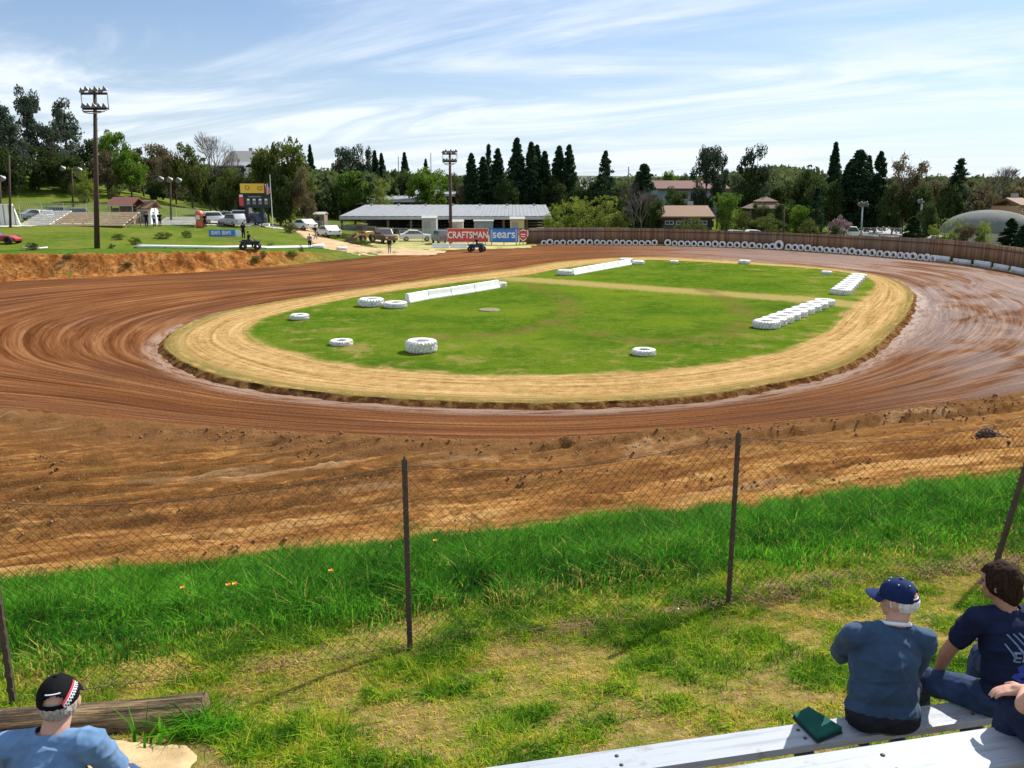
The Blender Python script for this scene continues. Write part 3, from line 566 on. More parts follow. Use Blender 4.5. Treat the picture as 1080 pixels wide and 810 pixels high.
# dead stalks and thatch caught under the fence
rs = np.random.RandomState(14); n = 4500; l = rs.rand(n) * 18 - 7; s = rs.randn(n) * .14 + .1 + .5 * (fbm(l / 1.2, 0 * l, 3) - .5); kk_ = rs.rand(n) < .25 + .75 * sstep(.2, 2.5, l); l, s = l[kk_], s[kk_]; n = len(l); X, Y = xy(l, s); a = rs.rand(n) * 2 * PI; ln_ = .05 + .12 * rs.rand(n); z0 = near_z(X, Y) + .01 + .04 * rs.rand(n)
d_ = np.stack([np.cos(a) * ln_, np.sin(a) * ln_, .03 * rs.randn(n)], -1); p0 = np.stack([X, Y, z0], -1); w_ = np.stack([-np.sin(a), np.cos(a), 0 * a], -1) * .004
o = link('dry_thatch', npmesh('dry_thatch', np.stack([p0 - w_, p0 + w_, p0 + d_ + w_, p0 + d_ - w_], 1).reshape(-1, 3), np.arange(n * 4).reshape(-1, 4)), simple('thatch', (0.15, 0.085, 0.032), .9, var=.6, sc=8)); tag(o, 'dead brown stalks lying along the foot of the wire fence', 'dead grass', kind='stuff')

# ================================================================== TYRES
white_rubber = None
b = NB('white_painted_rubber'); n = b.noise(b.obj(), 3.5, 6, .7); n2 = b.noise(b.obj(), 14, 4, .7); b.bump(n2, .4, .02)
c = b.mix(b.sm(n, 0.52, 0.68, 0, .7), (0.74, 0.73, 0.69), (0.33, 0.23, 0.15)); white_rubber = b.fin(b.mix(b.sm(b.sep(b.obj())[2], 0.02, 0.12, .5, 0), c, (0.42, 0.28, 0.17)), .6)
b = NB('weathered_white_rubber'); n = b.noise(b.obj(), 3, 6, .7); c = b.mix(b.sm(n, 0.48, 0.66, 0, .8), (0.88, 0.87, 0.85), (0.52, 0.46, 0.42)); worn_rubber = b.fin(c, .7)
def tyre_mesh(name, R0, W, hole, nl=30, lug=0.05, seg=90):
    """revolved carcass with rounded shoulders and tread lugs; axis = z, base at z=0"""
    prof = [(hole, W * .22), (hole * 1.06, W * .08), (R0 * .70, 0.012), (R0 * .88, 0.0), (R0 * .965, W * .10), (R0, W * .22), (R0, W * .36), (R0 * 1.005, W * .5), (R0, W * .64), (R0, W * .78), (R0 * .965, W * .90),
            (R0 * .88, W), (R0 * .70, W * .988), (hole * 1.06, W * .92), (hole, W * .78), (hole * 1.03, W * .76), (R0 * .80, W * .82), (R0 * .86, W * .5), (R0 * .80, W * .18), (hole * 1.03, W * .24)]
    def mod(i, j, r, z):
        if 4 <= i <= 10:
            ph = (j / seg * nl + (0.5 if i > 7 else 0) + abs(i - 7) * 0.12) % 1
            if ph < .5: r += lug
        return r, z
    bm = BM(); lathe(bm, prof, seg, close=True, mod=mod); bmesh.ops.recalc_face_normals(bm, faces=bm.faces[:]); me = bpy.data.meshes.new(name); bm.to_mesh(me); bm.free(); return me
BIG = tyre_mesh('tractor_tyre', .66, .54, .34, 26, .05); BIG.materials.append(white_rubber)
MED = tyre_mesh('truck_tyre', .55, .36, .30, 30, .035); MED.materials.append(white_rubber)
def lying(px, py, w, me, R0, label, name, group=None, hs=1.0, z=None, tilt=0):
    p = P(px, py, IN_Z); dep = p.y * CP + (CAMZ - p.z) * SP; sc = w / FPX * dep / 2 / (R0 * 1.05)
    o = bpy.data.objects.new(name, me); COL.objects.link(o); o.location = (p.x, p.y, (IN_Z - 0.02) if z is None else z); o.scale = (sc, sc, sc * hs); o.rotation_euler = (tilt, 0, random.random() * 6); tag(o, label, 'tyre', group); return o
random.seed(4); ORD = ['nearest', 'second', 'third', 'fourth', 'fifth', 'sixth', 'seventh', 'eighth']
lying(444.5, 370.5, 33, BIG, .66, 'biggest white tractor tyre lying alone on the near edge of the infield grass', 'tractor_tyre')
lying(360, 363.5, 24, BIG, .66, 'white tractor tyre lying alone on the grass left of the biggest tyre', 'tractor_tyre', hs=.62)
lying(316, 336.5, 20, MED, .55, 'white tyre lying at the far left tip of the infield grass', 'truck_tyre', hs=.9)
lying(679, 374, 25, BIG, .66, 'white tyre lying alone on the grass at the near right of the infield', 'tractor_tyre', hs=.7)
lying(785, 278, 12.5, MED, .55, 'small white tyre alone on the far edge of the infield right of the middle', 'truck_tyre', hs=1)
lying(711, 277.5, 9.5, MED, .55, 'smallest white tyre on the far edge of the infield beside the long white barrier', 'truck_tyre', hs=1)
lying(871.5, 289, 11, MED, .55, 'small white tyre behind the short tyre row at the far right of the infield', 'truck_tyre')
lying(391.5, 322.5, 27, BIG, .66, 'white tractor tyre at the left end of the concrete block barrier', 'tractor_tyre', hs=.8)
lying(417, 324, 25, MED, .55, 'flatter white tyre in front of the first concrete barrier block', 'truck_tyre', hs=.8)
lying(527.5, 302.5, 14, MED, .55, 'white tyre closing the right end of the concrete block barrier', 'truck_tyre', hs=1.2)
lying(596, 290, 17, MED, .55, 'white tyre at the left end of the far white barrier strip', 'truck_tyre', hs=1.1)
lying(660, 276, 15, MED, .55, 'white tyre at the right end of the far white barrier strip', 'truck_tyre', hs=.8)
lying(673, 278.5, 13.5, MED, .55, 'white tyre in front of the right end of the far barrier strip', 'truck_tyre', hs=.9)
g = 'white tyres in the longer row at the right of the infield'
for i in range(9):
    t = i / 8; lying(808 + 61 * t, 345.5 - 23.5 * t, 28 - 6 * t, BIG, .66, 'nearest and biggest white tyre of the longer tyre row' if i == 0 else (ORD[i] + ' white tyre from the near end of the longer touching row' if i < 8 else 'farthest white tyre of the longer touching row'), 'tractor_tyre', g, hs=.78)
g = 'white tyres in the shorter row at the far right of the infield'
for i in range(8):
    t = i / 7; lying(887 + 18 * t, 310.5 - 16.5 * t, 22 - 5 * t, MED, .55, 'nearest white tyre of the shorter tyre row' if i == 0 else (ORD[i] + ' white tyre from the near end of the shorter touching row' if i < 7 else 'farthest white tyre of the shorter touching row'), 'truck_tyre', g, hs=1.0)
# concrete barrier blocks
conc = simple('white_painted_concrete', (0.80, 0.80, 0.78), .7, var=.22, sc=1.5, bump=.2)
def barrier_block(a, c, h, wd, label, group):
    d = c - a; L_ = d.length; t = thing('barrier_block', label, 'barrier', a, math.atan2(d.y, d.x), group)
    bm = BM(); hw = wd / 2; pr = [(-hw, 0), (hw, 0), (hw, .14 * h / .8), (hw * .62, .42 * h), (hw * .45, h * .97), (hw * .38, h), (-hw * .38, h), (-hw * .45, h * .97), (-hw * .62, .42 * h), (-hw, .14 * h / .8)]
    A = [bm.verts.new((0.03, y, z)) for y, z in pr]; B_ = [bm.verts.new((L_ - 0.03, y, z)) for y, z in pr]; f = [bm.faces.new(A), bm.faces.new(B_[::-1])]
    for i in range(len(pr)): f.append(bm.faces.new((A[i], B_[i], B_[(i + 1) % len(pr)], A[(i + 1) % len(pr)])))
    bmesh.ops.recalc_face_normals(bm, faces=f); bmesh.ops.bevel(bm, geom=bm.edges[:], offset=.015, segments=1, affect='EDGES'); obj('block', bm, conc, t)
    for q in (.3, .7):
        bm = BM(); tube(bm, [(L_ * q, 0, h - .02), (L_ * q - .12, 0, h + .07), (L_ * q + .12, 0, h + .07), (L_ * q + .02, 0, h - .02)], .012, 5); obj('lifting_loop', bm, simple('rusty_iron', (.16, .08, .05), .8), t)
    return t
px = [(429, 319.5), (450, 315.5), (474, 312), (499, 308), (525, 303.5)]; lab = ['first white concrete block beside the two tyres at the left end', 'second white concrete block from the tyres at the left end', 'third white concrete block of the infield barrier', 'last white concrete block beside the tyre at the right end']
for i in range(4): barrier_block(P(*px[i], IN_Z - .01), P(*px[i + 1], IN_Z - .01), .55, .5, lab[i], 'white concrete blocks of the infield barrier')
for i in range(4):
    a = P(603, 290, IN_Z).lerp(P(664, 279, IN_Z), i / 4); c_ = P(603, 290, IN_Z).lerp(P(664, 279, IN_Z), (i + 1) / 4); a.z = c_.z = IN_Z - .01
    barrier_block(a, c_, .5, .5, ('nearest' if i == 0 else 'second nearest' if i == 1 else 'third nearest' if i == 2 else 'farthest') + ' low white block of the long far barrier strip', 'low white blocks of the far barrier strip')
o = bpy.data.objects.new('manhole_cover', None)
bpy.data.objects.remove(o)
bm = BM(); lathe(bm, [(0.001, .0), (.55, .0), (.62, .0), (.66, -.05)], 28, close=False); p = P(516, 327, IN_Z); o = obj('drain_slab', bm, simple('slab_grey', (.22, .21, .12), .95, var=.5, spec=0.0), None); o.location = (p.x, p.y, IN_Z + .045); o.scale = (.95, 1.1, 1); tag(o, 'pale round drain slab set flush in the infield grass', 'drain cover')

# ---- perimeter: brown board fence, row of half buried tyres, white kerb wall at the right
iseq = sorted([i for i in range(NT) if -0.35 < TH[i] < 1.72], key=lambda i: -TH[i]); WP = OUTL[iseq]
sl = np.r_[0, np.cumsum(np.hypot(*np.diff(WP, axis=0).T))]
def wall_pt(s_, off=0.0):
    x = np.interp(s_, sl, WP[:, 0]); y = np.interp(s_, sl, WP[:, 1]); x2 = np.interp(s_ + .5, sl, WP[:, 0]); y2 = np.interp(s_ + .5, sl, WP[:, 1])
    t = Vector((x2 - x, y2 - y)).normalized(); nv = Vector((-t.y, t.x)); return Vector((x + nv.x * off, y + nv.y * off)), t
def px_of(p, z=0.0): return 540 + FPX * p.x / (p.y * CP + (CAMZ - z) * SP)
ss_ = np.arange(0, sl[-1] - 1, .25); pxs = np.array([px_of(wall_pt(s_)[0]) for s_ in ss_])
def s_at(px): return float(ss_[np.argmax(pxs >= px)])
s0, s1 = s_at(556), sl[-1] - 2
b = NB('brown_boards'); a = b.attr('along'); A3 = b.sep(a); 
idn = b.n('ShaderNodeTexWhiteNoise'); idn.noise_dimensions = '1D'; b.l(b.mth('FLOOR', b.mth('MULTIPLY', A3[0], 5.5)), idn.inputs['W']); nn_ = b.noise(b.map(a, (6, 6, .8)), 1, 6, .7); big = b.noise(a, .25, 4, .6)
c = b.ramp(b.mth('ADD', b.mth('MULTIPLY', idn.outputs['Value'], .5), b.mth('MULTIPLY', nn_, .5)), [(.2, (.13, .062, .030)), (.5, (.235, .125, .062)), (.8, (.34, .20, .11))]); c = b.mix(b.sm(big, .45, .65, 0, .5), c, (.17, .13, .095))
gap = b.mth('GREATER_THAN', b.mth('ABSOLUTE', b.mth('SUBTRACT', b.mth('FRACT', b.mth('MULTIPLY', A3[0], 5.5)), .5)), .46); brown_boards = b.fin(b.mix(b.mth('MULTIPLY', gap, .8), c, (.02, .012, .01)), .9)
fence = thing('board_fence', 'long brown wooden board fence curving round the far end of the track', 'fence', (*wall_pt(s0)[0], 0)); fl = Vector(fence.location)
def ribbon(name, sa, sb, off, th, z0, z1, mat, parent, origin, st=.5, top=None):
    q = np.arange(sa, sb, st); V = []; At = []
    for s_ in q:
        p, t = wall_pt(s_, off); nv = Vector((-t.y, t.x)); zt = z1 + (top(s_) if top else 0)
        for k, (o_, z) in enumerate(((0, z0), (0, zt), (th, zt), (th, z0))): V.append((p.x + nv.x * o_ - origin.x, p.y + nv.y * o_ - origin.y, z - origin.z)); At.append((s_, o_, z))
    n = len(q); F = [(i * 4 + k, (i + 1) * 4 + k, (i + 1) * 4 + (k + 1) % 4, i * 4 + (k + 1) % 4) for i in range(n - 1) for k in range(4)]
    F = F + [(0, 1, 2, 3), tuple((n - 1) * 4 + k for k in (3, 2, 1, 0))]
    return link(name, npmesh(name, np.array(V), np.array(F), {'along': ('FLOAT_VECTOR', np.array(At))}), mat, parent)
ribbon('boards', s0, s1, .95, .04, 0.05, 2.0, brown_boards, fence, fl, .36, lambda s_: 0.05 * round(2 * math.sin(int(s_ / 2.4) * 12.9)))
ribbon('rail', s0, s1, .90, .045, 1.62, 1.70, simple('rail_wood', (.12, .065, .04), .9), fence, fl)
k = 0
for s_ in np.arange(s0 + .1, s1, 2.4):
    p, t = wall_pt(s_, 1.05); bm = BM(); box(bm, (p.x - fl.x, p.y - fl.y, 1.0), (.1, .1, 2.3 + .12 * math.sin(s_ * 7)), Matrix.Rotation(math.atan2(t.y, t.x), 3, 'Z'), .01); obj('post', bm, simple('post_wood', (.11, .065, .045), .9), fence)
STD = tyre_mesh('half_buried_tyre', .50, .30, .27, 30, .03); STD.materials.append(worn_rubber)
i = 0; s_ = s_at(573); s_end = s_at(984); random.seed(8)
while s_ < s_end:
    p, t = wall_pt(s_, .35); px_ = px_of(p); R0 = .34 + .07 * random.random(); special = abs(px_ - 825) < 4 and i > 0 and not globals().get('_big')
    if special: R0 = .56; _big = True
    if not (692 < px_ < 700):
        o = bpy.data.objects.new('half_buried_tyre', STD); COL.objects.link(o); o.rotation_euler = (PI / 2 + .08 * (random.random() - .5), (random.random() - .5) * .1, math.atan2(t.y, t.x) + (random.random() - .5) * .3)
        k = R0 / .5; o.scale = (k, k, .9); o.location = (p.x, p.y, R0 * (.55 + .3 * random.random()) if not special else .45)
        tag(o, 'tallest white tyre rising above the row of wall tyres below the board fence' if special else 'dirty white tyre standing half buried along the foot of the brown board fence', 'tyre', 'half buried tyres along the board fence')
    s_ += R0 * 2.0 + .03 + .10 * random.random(); i += 1
kw = thing('kerb_wall', 'low white wall below the board fence at the right end of the track', 'low wall', (*wall_pt(s_at(978))[0], 0))
q0 = s_at(978); q = q0
while q < s1 - 4: ribbon('wall_panel', q + .03, q + 2.97, .30, .14, -.05, .52 + .05 * math.sin(q * 3), simple('kerb_white', (.62, .62, .62), .75, var=.4, sc=1.2), kw, Vector(kw.location), .49); q += 3.0

# ---- advertising boards
sg = P(540, 262, 0); SY = 108.0
def board(px0, px1, y0, y1, label, name, bgc, edge, Y=SY, cat='sign'):
    x0, x1 = xat(px0, Y, 1), xat(px1, Y, 1); z0, z1 = zat(y1, Y), zat(y0, Y); t = thing(name, label, cat, ((x0 + x1) / 2, Y, 0)); W = x1 - x0; Hh = z1 - z0
    bm = BM(); box(bm, (0, 0, (z0 + z1) / 2), (W - .02, .06, Hh), None, .01); obj('panel', bm, bgc, t)
    bm = BM()
    for sx in (-1, 1): box(bm, (sx * (W / 2 - .05), -.035, (z0 + z1) / 2), (.08, .04, Hh))
    for zz_ in (z0 + .04, z1 - .04): box(bm, (0, -.04, zz_), (W - .1, .045, .08))
    obj('frame', bm, edge, t)
    for sx in (-.42, 0, .42): bm = BM(); box(bm, (sx * W, .08, z1 / 2 - .05), (.09, .09, z1 - .1)); obj('post', bm, simple('post_wood', (.11, .065, .045), .9), t)
    return t, W, Hh, (z0 + z1) / 2
red = simple('sign_red', (.62, .05, .05), .5); tan = simple('sign_tan', (.55, .42, .25), .6); blue = simple('sign_blue', (.05, .20, .62), .5); whp = simple('sign_white', (.82, .82, .80), .5, var=.1)
t, W, Hh, zc = board(471.5, 515.5, 240.8, 255.5, 'red banner with a tan border reading CRAFTSMAN in white capitals', 'banner_sign', red, tan)
text('lettering', 'CRAFTSMAN', 1.15, whp, t, (0, -.05, zc), sx=W * .9 / 6.1, bold=.018)
t, W, Hh, zc = board(516, 547, 240.8, 255.5, 'blue banner reading sears in white beside the red banner', 'banner_sign', blue, simple('sign_blue_dark', (.02, .08, .25), .5))
text('lettering', 'sears', 1.45, whp, t, (0, -.05, zc + .12), sx=W * .72 / 2.75, bold=.02)
bm = BM()
for k in range(12):
    for j in range(2):
        if (k + j) % 2 == 0:
            for sx in (-1, 1): box(bm, (sx * (W / 2 - .22 - .12 * j), -.04, zc - Hh / 2 + .14 + k * (Hh - .28) / 11), (.1, .02, .1))
obj('checks', bm, whp, t)
t, W, Hh, zc = board(547.6, 556, 240.8, 255.5, 'brown panel with a red and white shield emblem beside the blue banner', 'emblem_sign', simple('panel_brown', (.15, .07, .04), .8), simple('panel_brown2', (.12, .06, .035), .8))
def shield(s, y0, y1, mat, nm):
    bm = BM(); pts = [(0, .62), (.28, .5), (.5, .52), (.52, .05), (.34, -.34), (0, -.62), (-.34, -.34), (-.52, .05), (-.5, .52), (-.28, .5)]; prism(bm, [(x * s, z * s + zc) for x, z in pts], y0, y1); return obj(nm, bm, mat, t)
shield(1.25, -.05, -.03, whp, 'shield'); shield(1.02, -.06, -.05, red, 'shield_field')
bm = BM(); box(bm, (0, -.066, zc + .12), (.62, .012, .13)); box(bm, (0, -.066, zc - .15), (.5, .012, .1)); obj('emblem_stripe', bm, whp, t)
# low grey barrier in front of the boards
for k, (a, c_) in enumerate(((456, 474), (475, 493), (494, 512))):
    p0, p1 = P(a, 261.5), P(c_, 261.5); barrier_block(p0, p1, .55, .5, ('left' if k == 0 else 'middle' if k == 1 else 'right') + ' pale concrete block on the dirt in front of the red banner', 'pale blocks in front of the banners')

# ================================================================== WIRE FENCE in front
iron = simple('brown_iron', (.10, .072, .052), .75, .3, .4, 6, .3)
wf = thing('chain_link_fence', 'rusty chain link fence with thin dark posts across the grass slope', 'fence', (F0[0], F0[1], 2.75)); wo = Vector(wf.location)
LEAN = {0: (0, 0), 1: (.0, 0), -1: (0, 0), 2: (.30, -.05)}
tops = {}
for k in range(-4, 6):
    l = k * 3.17; x, y = xy(l, 0); z = float(near_z(x, y)); lx, ly = LEAN.get(k, (0.05 * math.sin(k * 3), 0)); hh = 1.80 if k else 1.78
    top_ = Vector((x + lx, y + ly, z + hh)); b0 = Vector((x, y, z - .3)); tops[k] = (Vector((x, y, z)), top_)
    bm = BM(); d = top_ - b0; rot = d.to_track_quat('Z', 'Y').to_matrix(); mid = (top_ + b0) / 2 - wo
    box(bm, mid, (.046, .012, d.length), rot); box(bm, mid - rot @ Vector((0, .024, 0)), (.012, .045, d.length), rot)
    tube(bm, [top_ - wo - Vector((0, 0, .12)), top_ - wo + Vector((0, 0, .03))], [.026, .008], 6)
    for q in range(14): box(bm, mid + rot @ Vector((0, .012, -d.length / 2 + .35 + q * .125)), (.05, .014, .03), rot)
    obj('post', bm, iron, wf)
V = []; Fq = []
def frame_pt(l, v):
    k = math.floor(l / 3.17); k = max(-4, min(4, k)); t = l / 3.17 - k; A0, A1 = tops[k]; B0, B1 = tops[k + 1]
    lo = A0.lerp(B0, t); hi = A1.lerp(B1, t); sag = .14 * 4 * t * (1 - t); lo = Vector((lo.x, lo.y, lo.z + .03)); hi = Vector((hi.x, hi.y, hi.z - .06 - sag)); nv = Vector((FN[0], FN[1], 0)) * (.05 * math.sin(l * 1.7 + v * 3) + .04)
    return lo.lerp(hi, v) + nv
dx = .043; m = 36; P3 = []; 
l0 = -4 * 3.17 + .05; L1 = 5 * 3.17 - .05; nw = int((L1 - l0) / dx)
grid_pts = np.zeros((nw + 2, m * 1 + 1, 3))
for i in range(nw + 2):
    for j in range(m + 1): grid_pts[i, j] = frame_pt(min(l0 + i * dx, L1), j / m)
# every wire zigzags between two columns, its neighbour in the opposite phase, so that they hook into each other
paths = np.array([[grid_pts[wi + (j + wi) % 2, j] for j in range(m + 1)] for wi in range(nw)])
rw = .0025; offs = np.array([(1, 0), (-.5, .87), (-.5, -.87)]) * rw; FTv = np.array((*FT, 0)); FNv = np.array((*FN, 0))
VV = paths[:, :, None, :] + offs[None, None, :, :1] * FTv + offs[None, None, :, 1:] * FNv
VV = VV.reshape(-1, 3) - np.array(wo); base_i = (np.arange(nw)[:, None] * (m + 1) + np.arange(m)[None]).ravel() * 3
Fw = np.concatenate([np.stack([base_i + a, base_i + b_, base_i + 3 + b_, base_i + 3 + a], 1) for a, b_ in ((0, 1), (1, 2), (2, 0))])
link('wire_mesh', npmesh('wire_mesh', VV, Fw), simple('old_wire', (.075, .06, .05), .6, .5, .4, 2), wf)
for nm, v in (('top_wire', 1.0), ('bottom_wire', 0.0)):
    bm = BM(); tube(bm, [frame_pt(l, v) - wo for l in np.arange(l0, L1, .25)], .003, 4); obj(nm, bm, iron, wf)

# ---- old log
b = NB('old_log_bark'); o_ = b.obj(); n = b.noise(b.map(o_, (1.2, 14, 14)), 1.0, 8, .75, .4); n2 = b.noise(b.map(o_, (2, 5, 5)), 1, 6, .7); n3 = b.noise(b.map(o_, (1, 40, 40)), 1, 5, .8)
c = b.ramp(b.mth('ADD', b.mth('MULTIPLY', n, .6), b.mth('MULTIPLY', n3, .4)), [(.41, (.012, .007, .004)), (.475, (.075, .045, .021)), (.53, (.22, .145, .068)), (.60, (.42, .30, .15))]); c = b.mix(b.sm(n2, .55, .7, 0, .6), c, (.12, .075, .045)); b.bump(b.mth('ADD', n, n3), .9, .03); logm = b.fin(c, .9)
a = nhit(216, 752, .07); c_ = nhit(0, 768, .06); c_ = a + (c_ - a) * 1.6
d = a - c_; lg = thing('fallen_log', 'weathered split log lying in the grass behind the spectator in the black cap', 'log', c_, math.atan2(d.y, d.x)); Ln = d.length; pitch = math.atan2(d.z, math.hypot(d.x, d.y))
bm = BM(); n = 22; rings = []
for i in range(60):
    t = i / 59; r0 = .125 + .035 * t; ring_ = []
    for j in range(n):
        aa = 2 * PI * j / n; rr = r0 * (1 + .16 * (mnoise.noise(Vector((math.cos(aa) * 1.6, math.sin(aa) * 1.6, t * 3))) + .5 * mnoise.noise(Vector((math.cos(aa) * 6, math.sin(aa) * 6, t * 2))) * .8)); ring_.append(bm.verts.new((t * Ln, math.cos(aa) * rr, math.sin(aa) * rr * .92)))
    rings.append(ring_)
for p_, q_ in zip(rings, rings[1:]):
    for j in range(n): bm.faces.new((p_[j], p_[(j + 1) % n], q_[(j + 1) % n], q_[j]))
lo_ = obj('trunk', bm, logm, lg, True); lo_.rotation_euler = (0, -pitch, 0)
bm = BM(); cv = bm.verts.new((Ln + .002, 0, 0)); rg_ = [bm.verts.new((Ln + .002 + .006 * math.sin(j * 3), rings and math.cos(2 * PI * j / n) * .155, math.sin(2 * PI * j / n) * .145)) for j in range(n)]
for j in range(n): bm.faces.new((cv, rg_[j], rg_[(j + 1) % n]))
b = NB('log_end_grain'); o_ = b.obj(); r_ = b.n('ShaderNodeVectorMath'); r_.operation = 'LENGTH'; b.l(b.map(o_, (0, 1, 1)), r_.inputs[0]); wv = b.noise(b.comb(b.mth('MULTIPLY', r_.outputs['Value'], 60), 0.0, 0.0), 1, 3, .6); eg = b.fin(b.ramp(wv, [(.3, (.09, .055, .03)), (.7, (.28, .19, .11))]), .9)
e_ = obj('end_grain', bm, eg, lg); e_.rotation_euler = (0, -pitch, 0)
# weed tuft by the log end and orange poppies on the slope
def tuft(name, c, n, hgt, wid, label, cat, mat, spread=.15, seed=1, group=None):
    rs = np.random.RandomState(seed); X = rs.randn(n) * spread; Y = rs.randn(n) * spread; o = blades(name, X, Y, np.zeros(n), hgt * (.5 + .6 * rs.rand(n)), np.full(n, wid), np.clip(.55 + .2 * rs.randn(n), 0, .78), mat, seed, 1.3, .6)
    o.location = (c[0], c[1], float(near_z(c[0], c[1]))); return tag(o, label, cat, group)
p = nhit(206, 772); tuft('grass_clump', p, 260, .24, .010, 'tall green grass clump at the right end of the log', 'grass clump', GM, .07, 3)
p = nhit(240, 776); tuft('grass_clump', p, 220, .18, .010, 'lower green grass clump just right of the clump at the log end', 'grass clump', GM, .08, 5)
p = nhit(152, 786); tuft('weed', p, 16, .24, .022, 'broad bladed weed in front of the dark side of the log', 'weed', GM, .05, 8)
b = NB('poppy_orange'); pop = b.fin((.85, .30, .015), .6)
for (px_, py_, lb) in ((241, 618, 'orange poppy left of the pair on the grass slope'), (248, 617, 'orange poppy right of the pair on the grass slope'), (193, 621, 'yellow orange poppy farthest left on the slope'), (349, 603, 'single orange poppy high on the slope left of the first post'), (459, 571, 'yellow poppy at the top edge of the grass')):
    d_ = ray(px_, py_); Ys = np.linspace(8, 18, 400); zr = CAMZ + d_[2] / d_[1] * Ys; Xs = d_[0] / d_[1] * Ys; kk = np.argmax(near_z(Xs, Ys) + .40 >= zr); pp = Vector((Xs[kk], Ys[kk], zr[kk]))
    gz = float(near_z(pp.x, pp.y)); t = thing('poppy', lb, 'flower', (pp.x, pp.y, gz), 0, 'orange poppies on the slope'); hh = pp.z - gz
    bm = BM(); tube(bm, [(0, 0, 0), (.01, 0, hh * .6), (0, 0, hh)], .004, 5); obj('stem', bm, simple('stem_green', (.08, .2, .03), .7), t)
    bm = BM()
    for q in range(4):
        a_ = q * PI / 2; u_, v_ = Vector((math.cos(a_), math.sin(a_), 0)), Vector((-math.sin(a_), math.cos(a_), 0)); c0 = Vector((0, 0, hh)); vs_ = [bm.verts.new(c0), bm.verts.new(c0 + u_ * .02 - v_ * .018 + Vector((0, 0, .016))), bm.verts.new(c0 + u_ * .03 + Vector((0, 0, .026))), bm.verts.new(c0 + u_ * .02 + v_ * .018 + Vector((0, 0, .016)))]; bm.faces.new(vs_)
    obj('petals', bm, pop, t)

# ================================================================== BLEACHER planks
b = NB('grey_painted_plank'); o_ = b.obj(); n = b.noise(b.map(o_, (1.5, 22, 22)), 1, 7, .7); n2 = b.noise(o_, 4, 6, .7); n4 = b.noise(b.map(o_, (6, 60, 60)), 1, 4, .8)
c = b.mix(b.sm(n, .50, .66, 0, .8), (.34, .37, .42), (.23, .25, .28)); c = b.mix(b.sm(n2, .56, .68, 0, .75), c, (.24, .215, .19)); c = b.mix(b.sm(n4, .62, .72, 0, .6), c, (.12, .11, .10)); b.bump(b.mth('ADD', n, n4), .35, .004); plankm = b.fin(c, .55)
PD = Vector((2.84, .61, 0)).normalized(); PN = Vector((-PD.y, PD.x, 0)); prz = math.atan2(PD.y, PD.x)
steel = simple('dark_bracket', (.05, .05, .055), .6, .3)
SEAT1, SEAT2 = 3.89, 4.34
e1 = P(1040, 735, SEAT1)                      # a point on the far edge of the front plank
e2 = P(1044, 767, SEAT2)
bl = thing('bleacher', 'pale grey painted wooden bleacher benches in the lower right corner', 'bleacher', (e1.x, e1.y, 3.2), prz)
def inbl(p): v = p - Vector(bl.location); return Vector((v.dot(PD), v.dot(PN), v.z))
for e, z, wdt, xa, xb in ((e1, SEAT1, .185, -4.9, 2.6), (e2, SEAT2, .25, -5.0, 2.6)):
    c = inbl(e); bm = BM(); box(bm, ((xa + xb) / 2, c.y - wdt / 2, c.z - .022), (xb - xa, wdt, .044), None, .006); obj('plank', bm, plankm, bl)
    for sx in np.arange(xa + .5, xb, 1.05):
        for oy_ in (.3, .7):
            bm = BM(); lathe(bm, [(.012, -.003), (.011, .003), (.007, .006), (.0005, .0065)], 10, Matrix.Translation((sx, c.y - wdt * oy_, c.z))); obj('bolt', bm, steel, bl, True)
        bm = BM(); box(bm, (sx, c.y - wdt / 2, c.z - .085), (.07, wdt * .86, .08), None, .005); gz = float(near_z(*(Vector(bl.location) + PD * sx + PN * (c.y - wdt / 2))[:2])) - 3.2 - .1
        box(bm, (sx, c.y - wdt / 2 - .02, (c.z - .12 + gz) / 2), (.06, .06, c.z - .12 - gz), None, .005); obj('support', bm, steel, bl)

# ================================================================== PEOPLE
from mathutils.bvhtree import BVHTree
def p_cap(bm, p0, p1, r0, r1, n=12, sq=None):
    p0, p1 = Vector(p0), Vector(p1); d = p1 - p0; L_ = d.length; q = d.to_track_quat('Z', 'Y').to_matrix().to_4x4() if L_ > 1e-6 else Matrix.Identity(4)
    prof = [(max(.0005, r0 * math.sin(a)), -r0 * math.cos(a)) for a in np.linspace(0.02, PI / 2, 5)] + [(max(.0005, r1 * math.cos(a)), L_ + r1 * math.sin(a)) for a in np.linspace(0, PI / 2 - .02, 5)]
    tmp = BM(); lathe(tmp, prof, n, Matrix.Translation(p0) @ q); bmesh.ops.holes_fill(tmp, edges=tmp.edges[:]); bmesh.ops.recalc_face_normals(tmp, faces=tmp.faces[:])
    me = bpy.data.meshes.new('t'); tmp.to_mesh(me); tmp.free(); bm.from_mesh(me); bpy.data.meshes.remove(me)
def p_ell(bm, c, r, rot=None):
    q = bmesh.ops.create_icosphere(bm, subdivisions=3, radius=1.0); bmesh.ops.transform(bm, matrix=Matrix.Translation(c) @ (rot.to_4x4() if rot else Matrix.Identity(4)) @ Matrix.Diagonal((*r, 1)), verts=q['verts'])
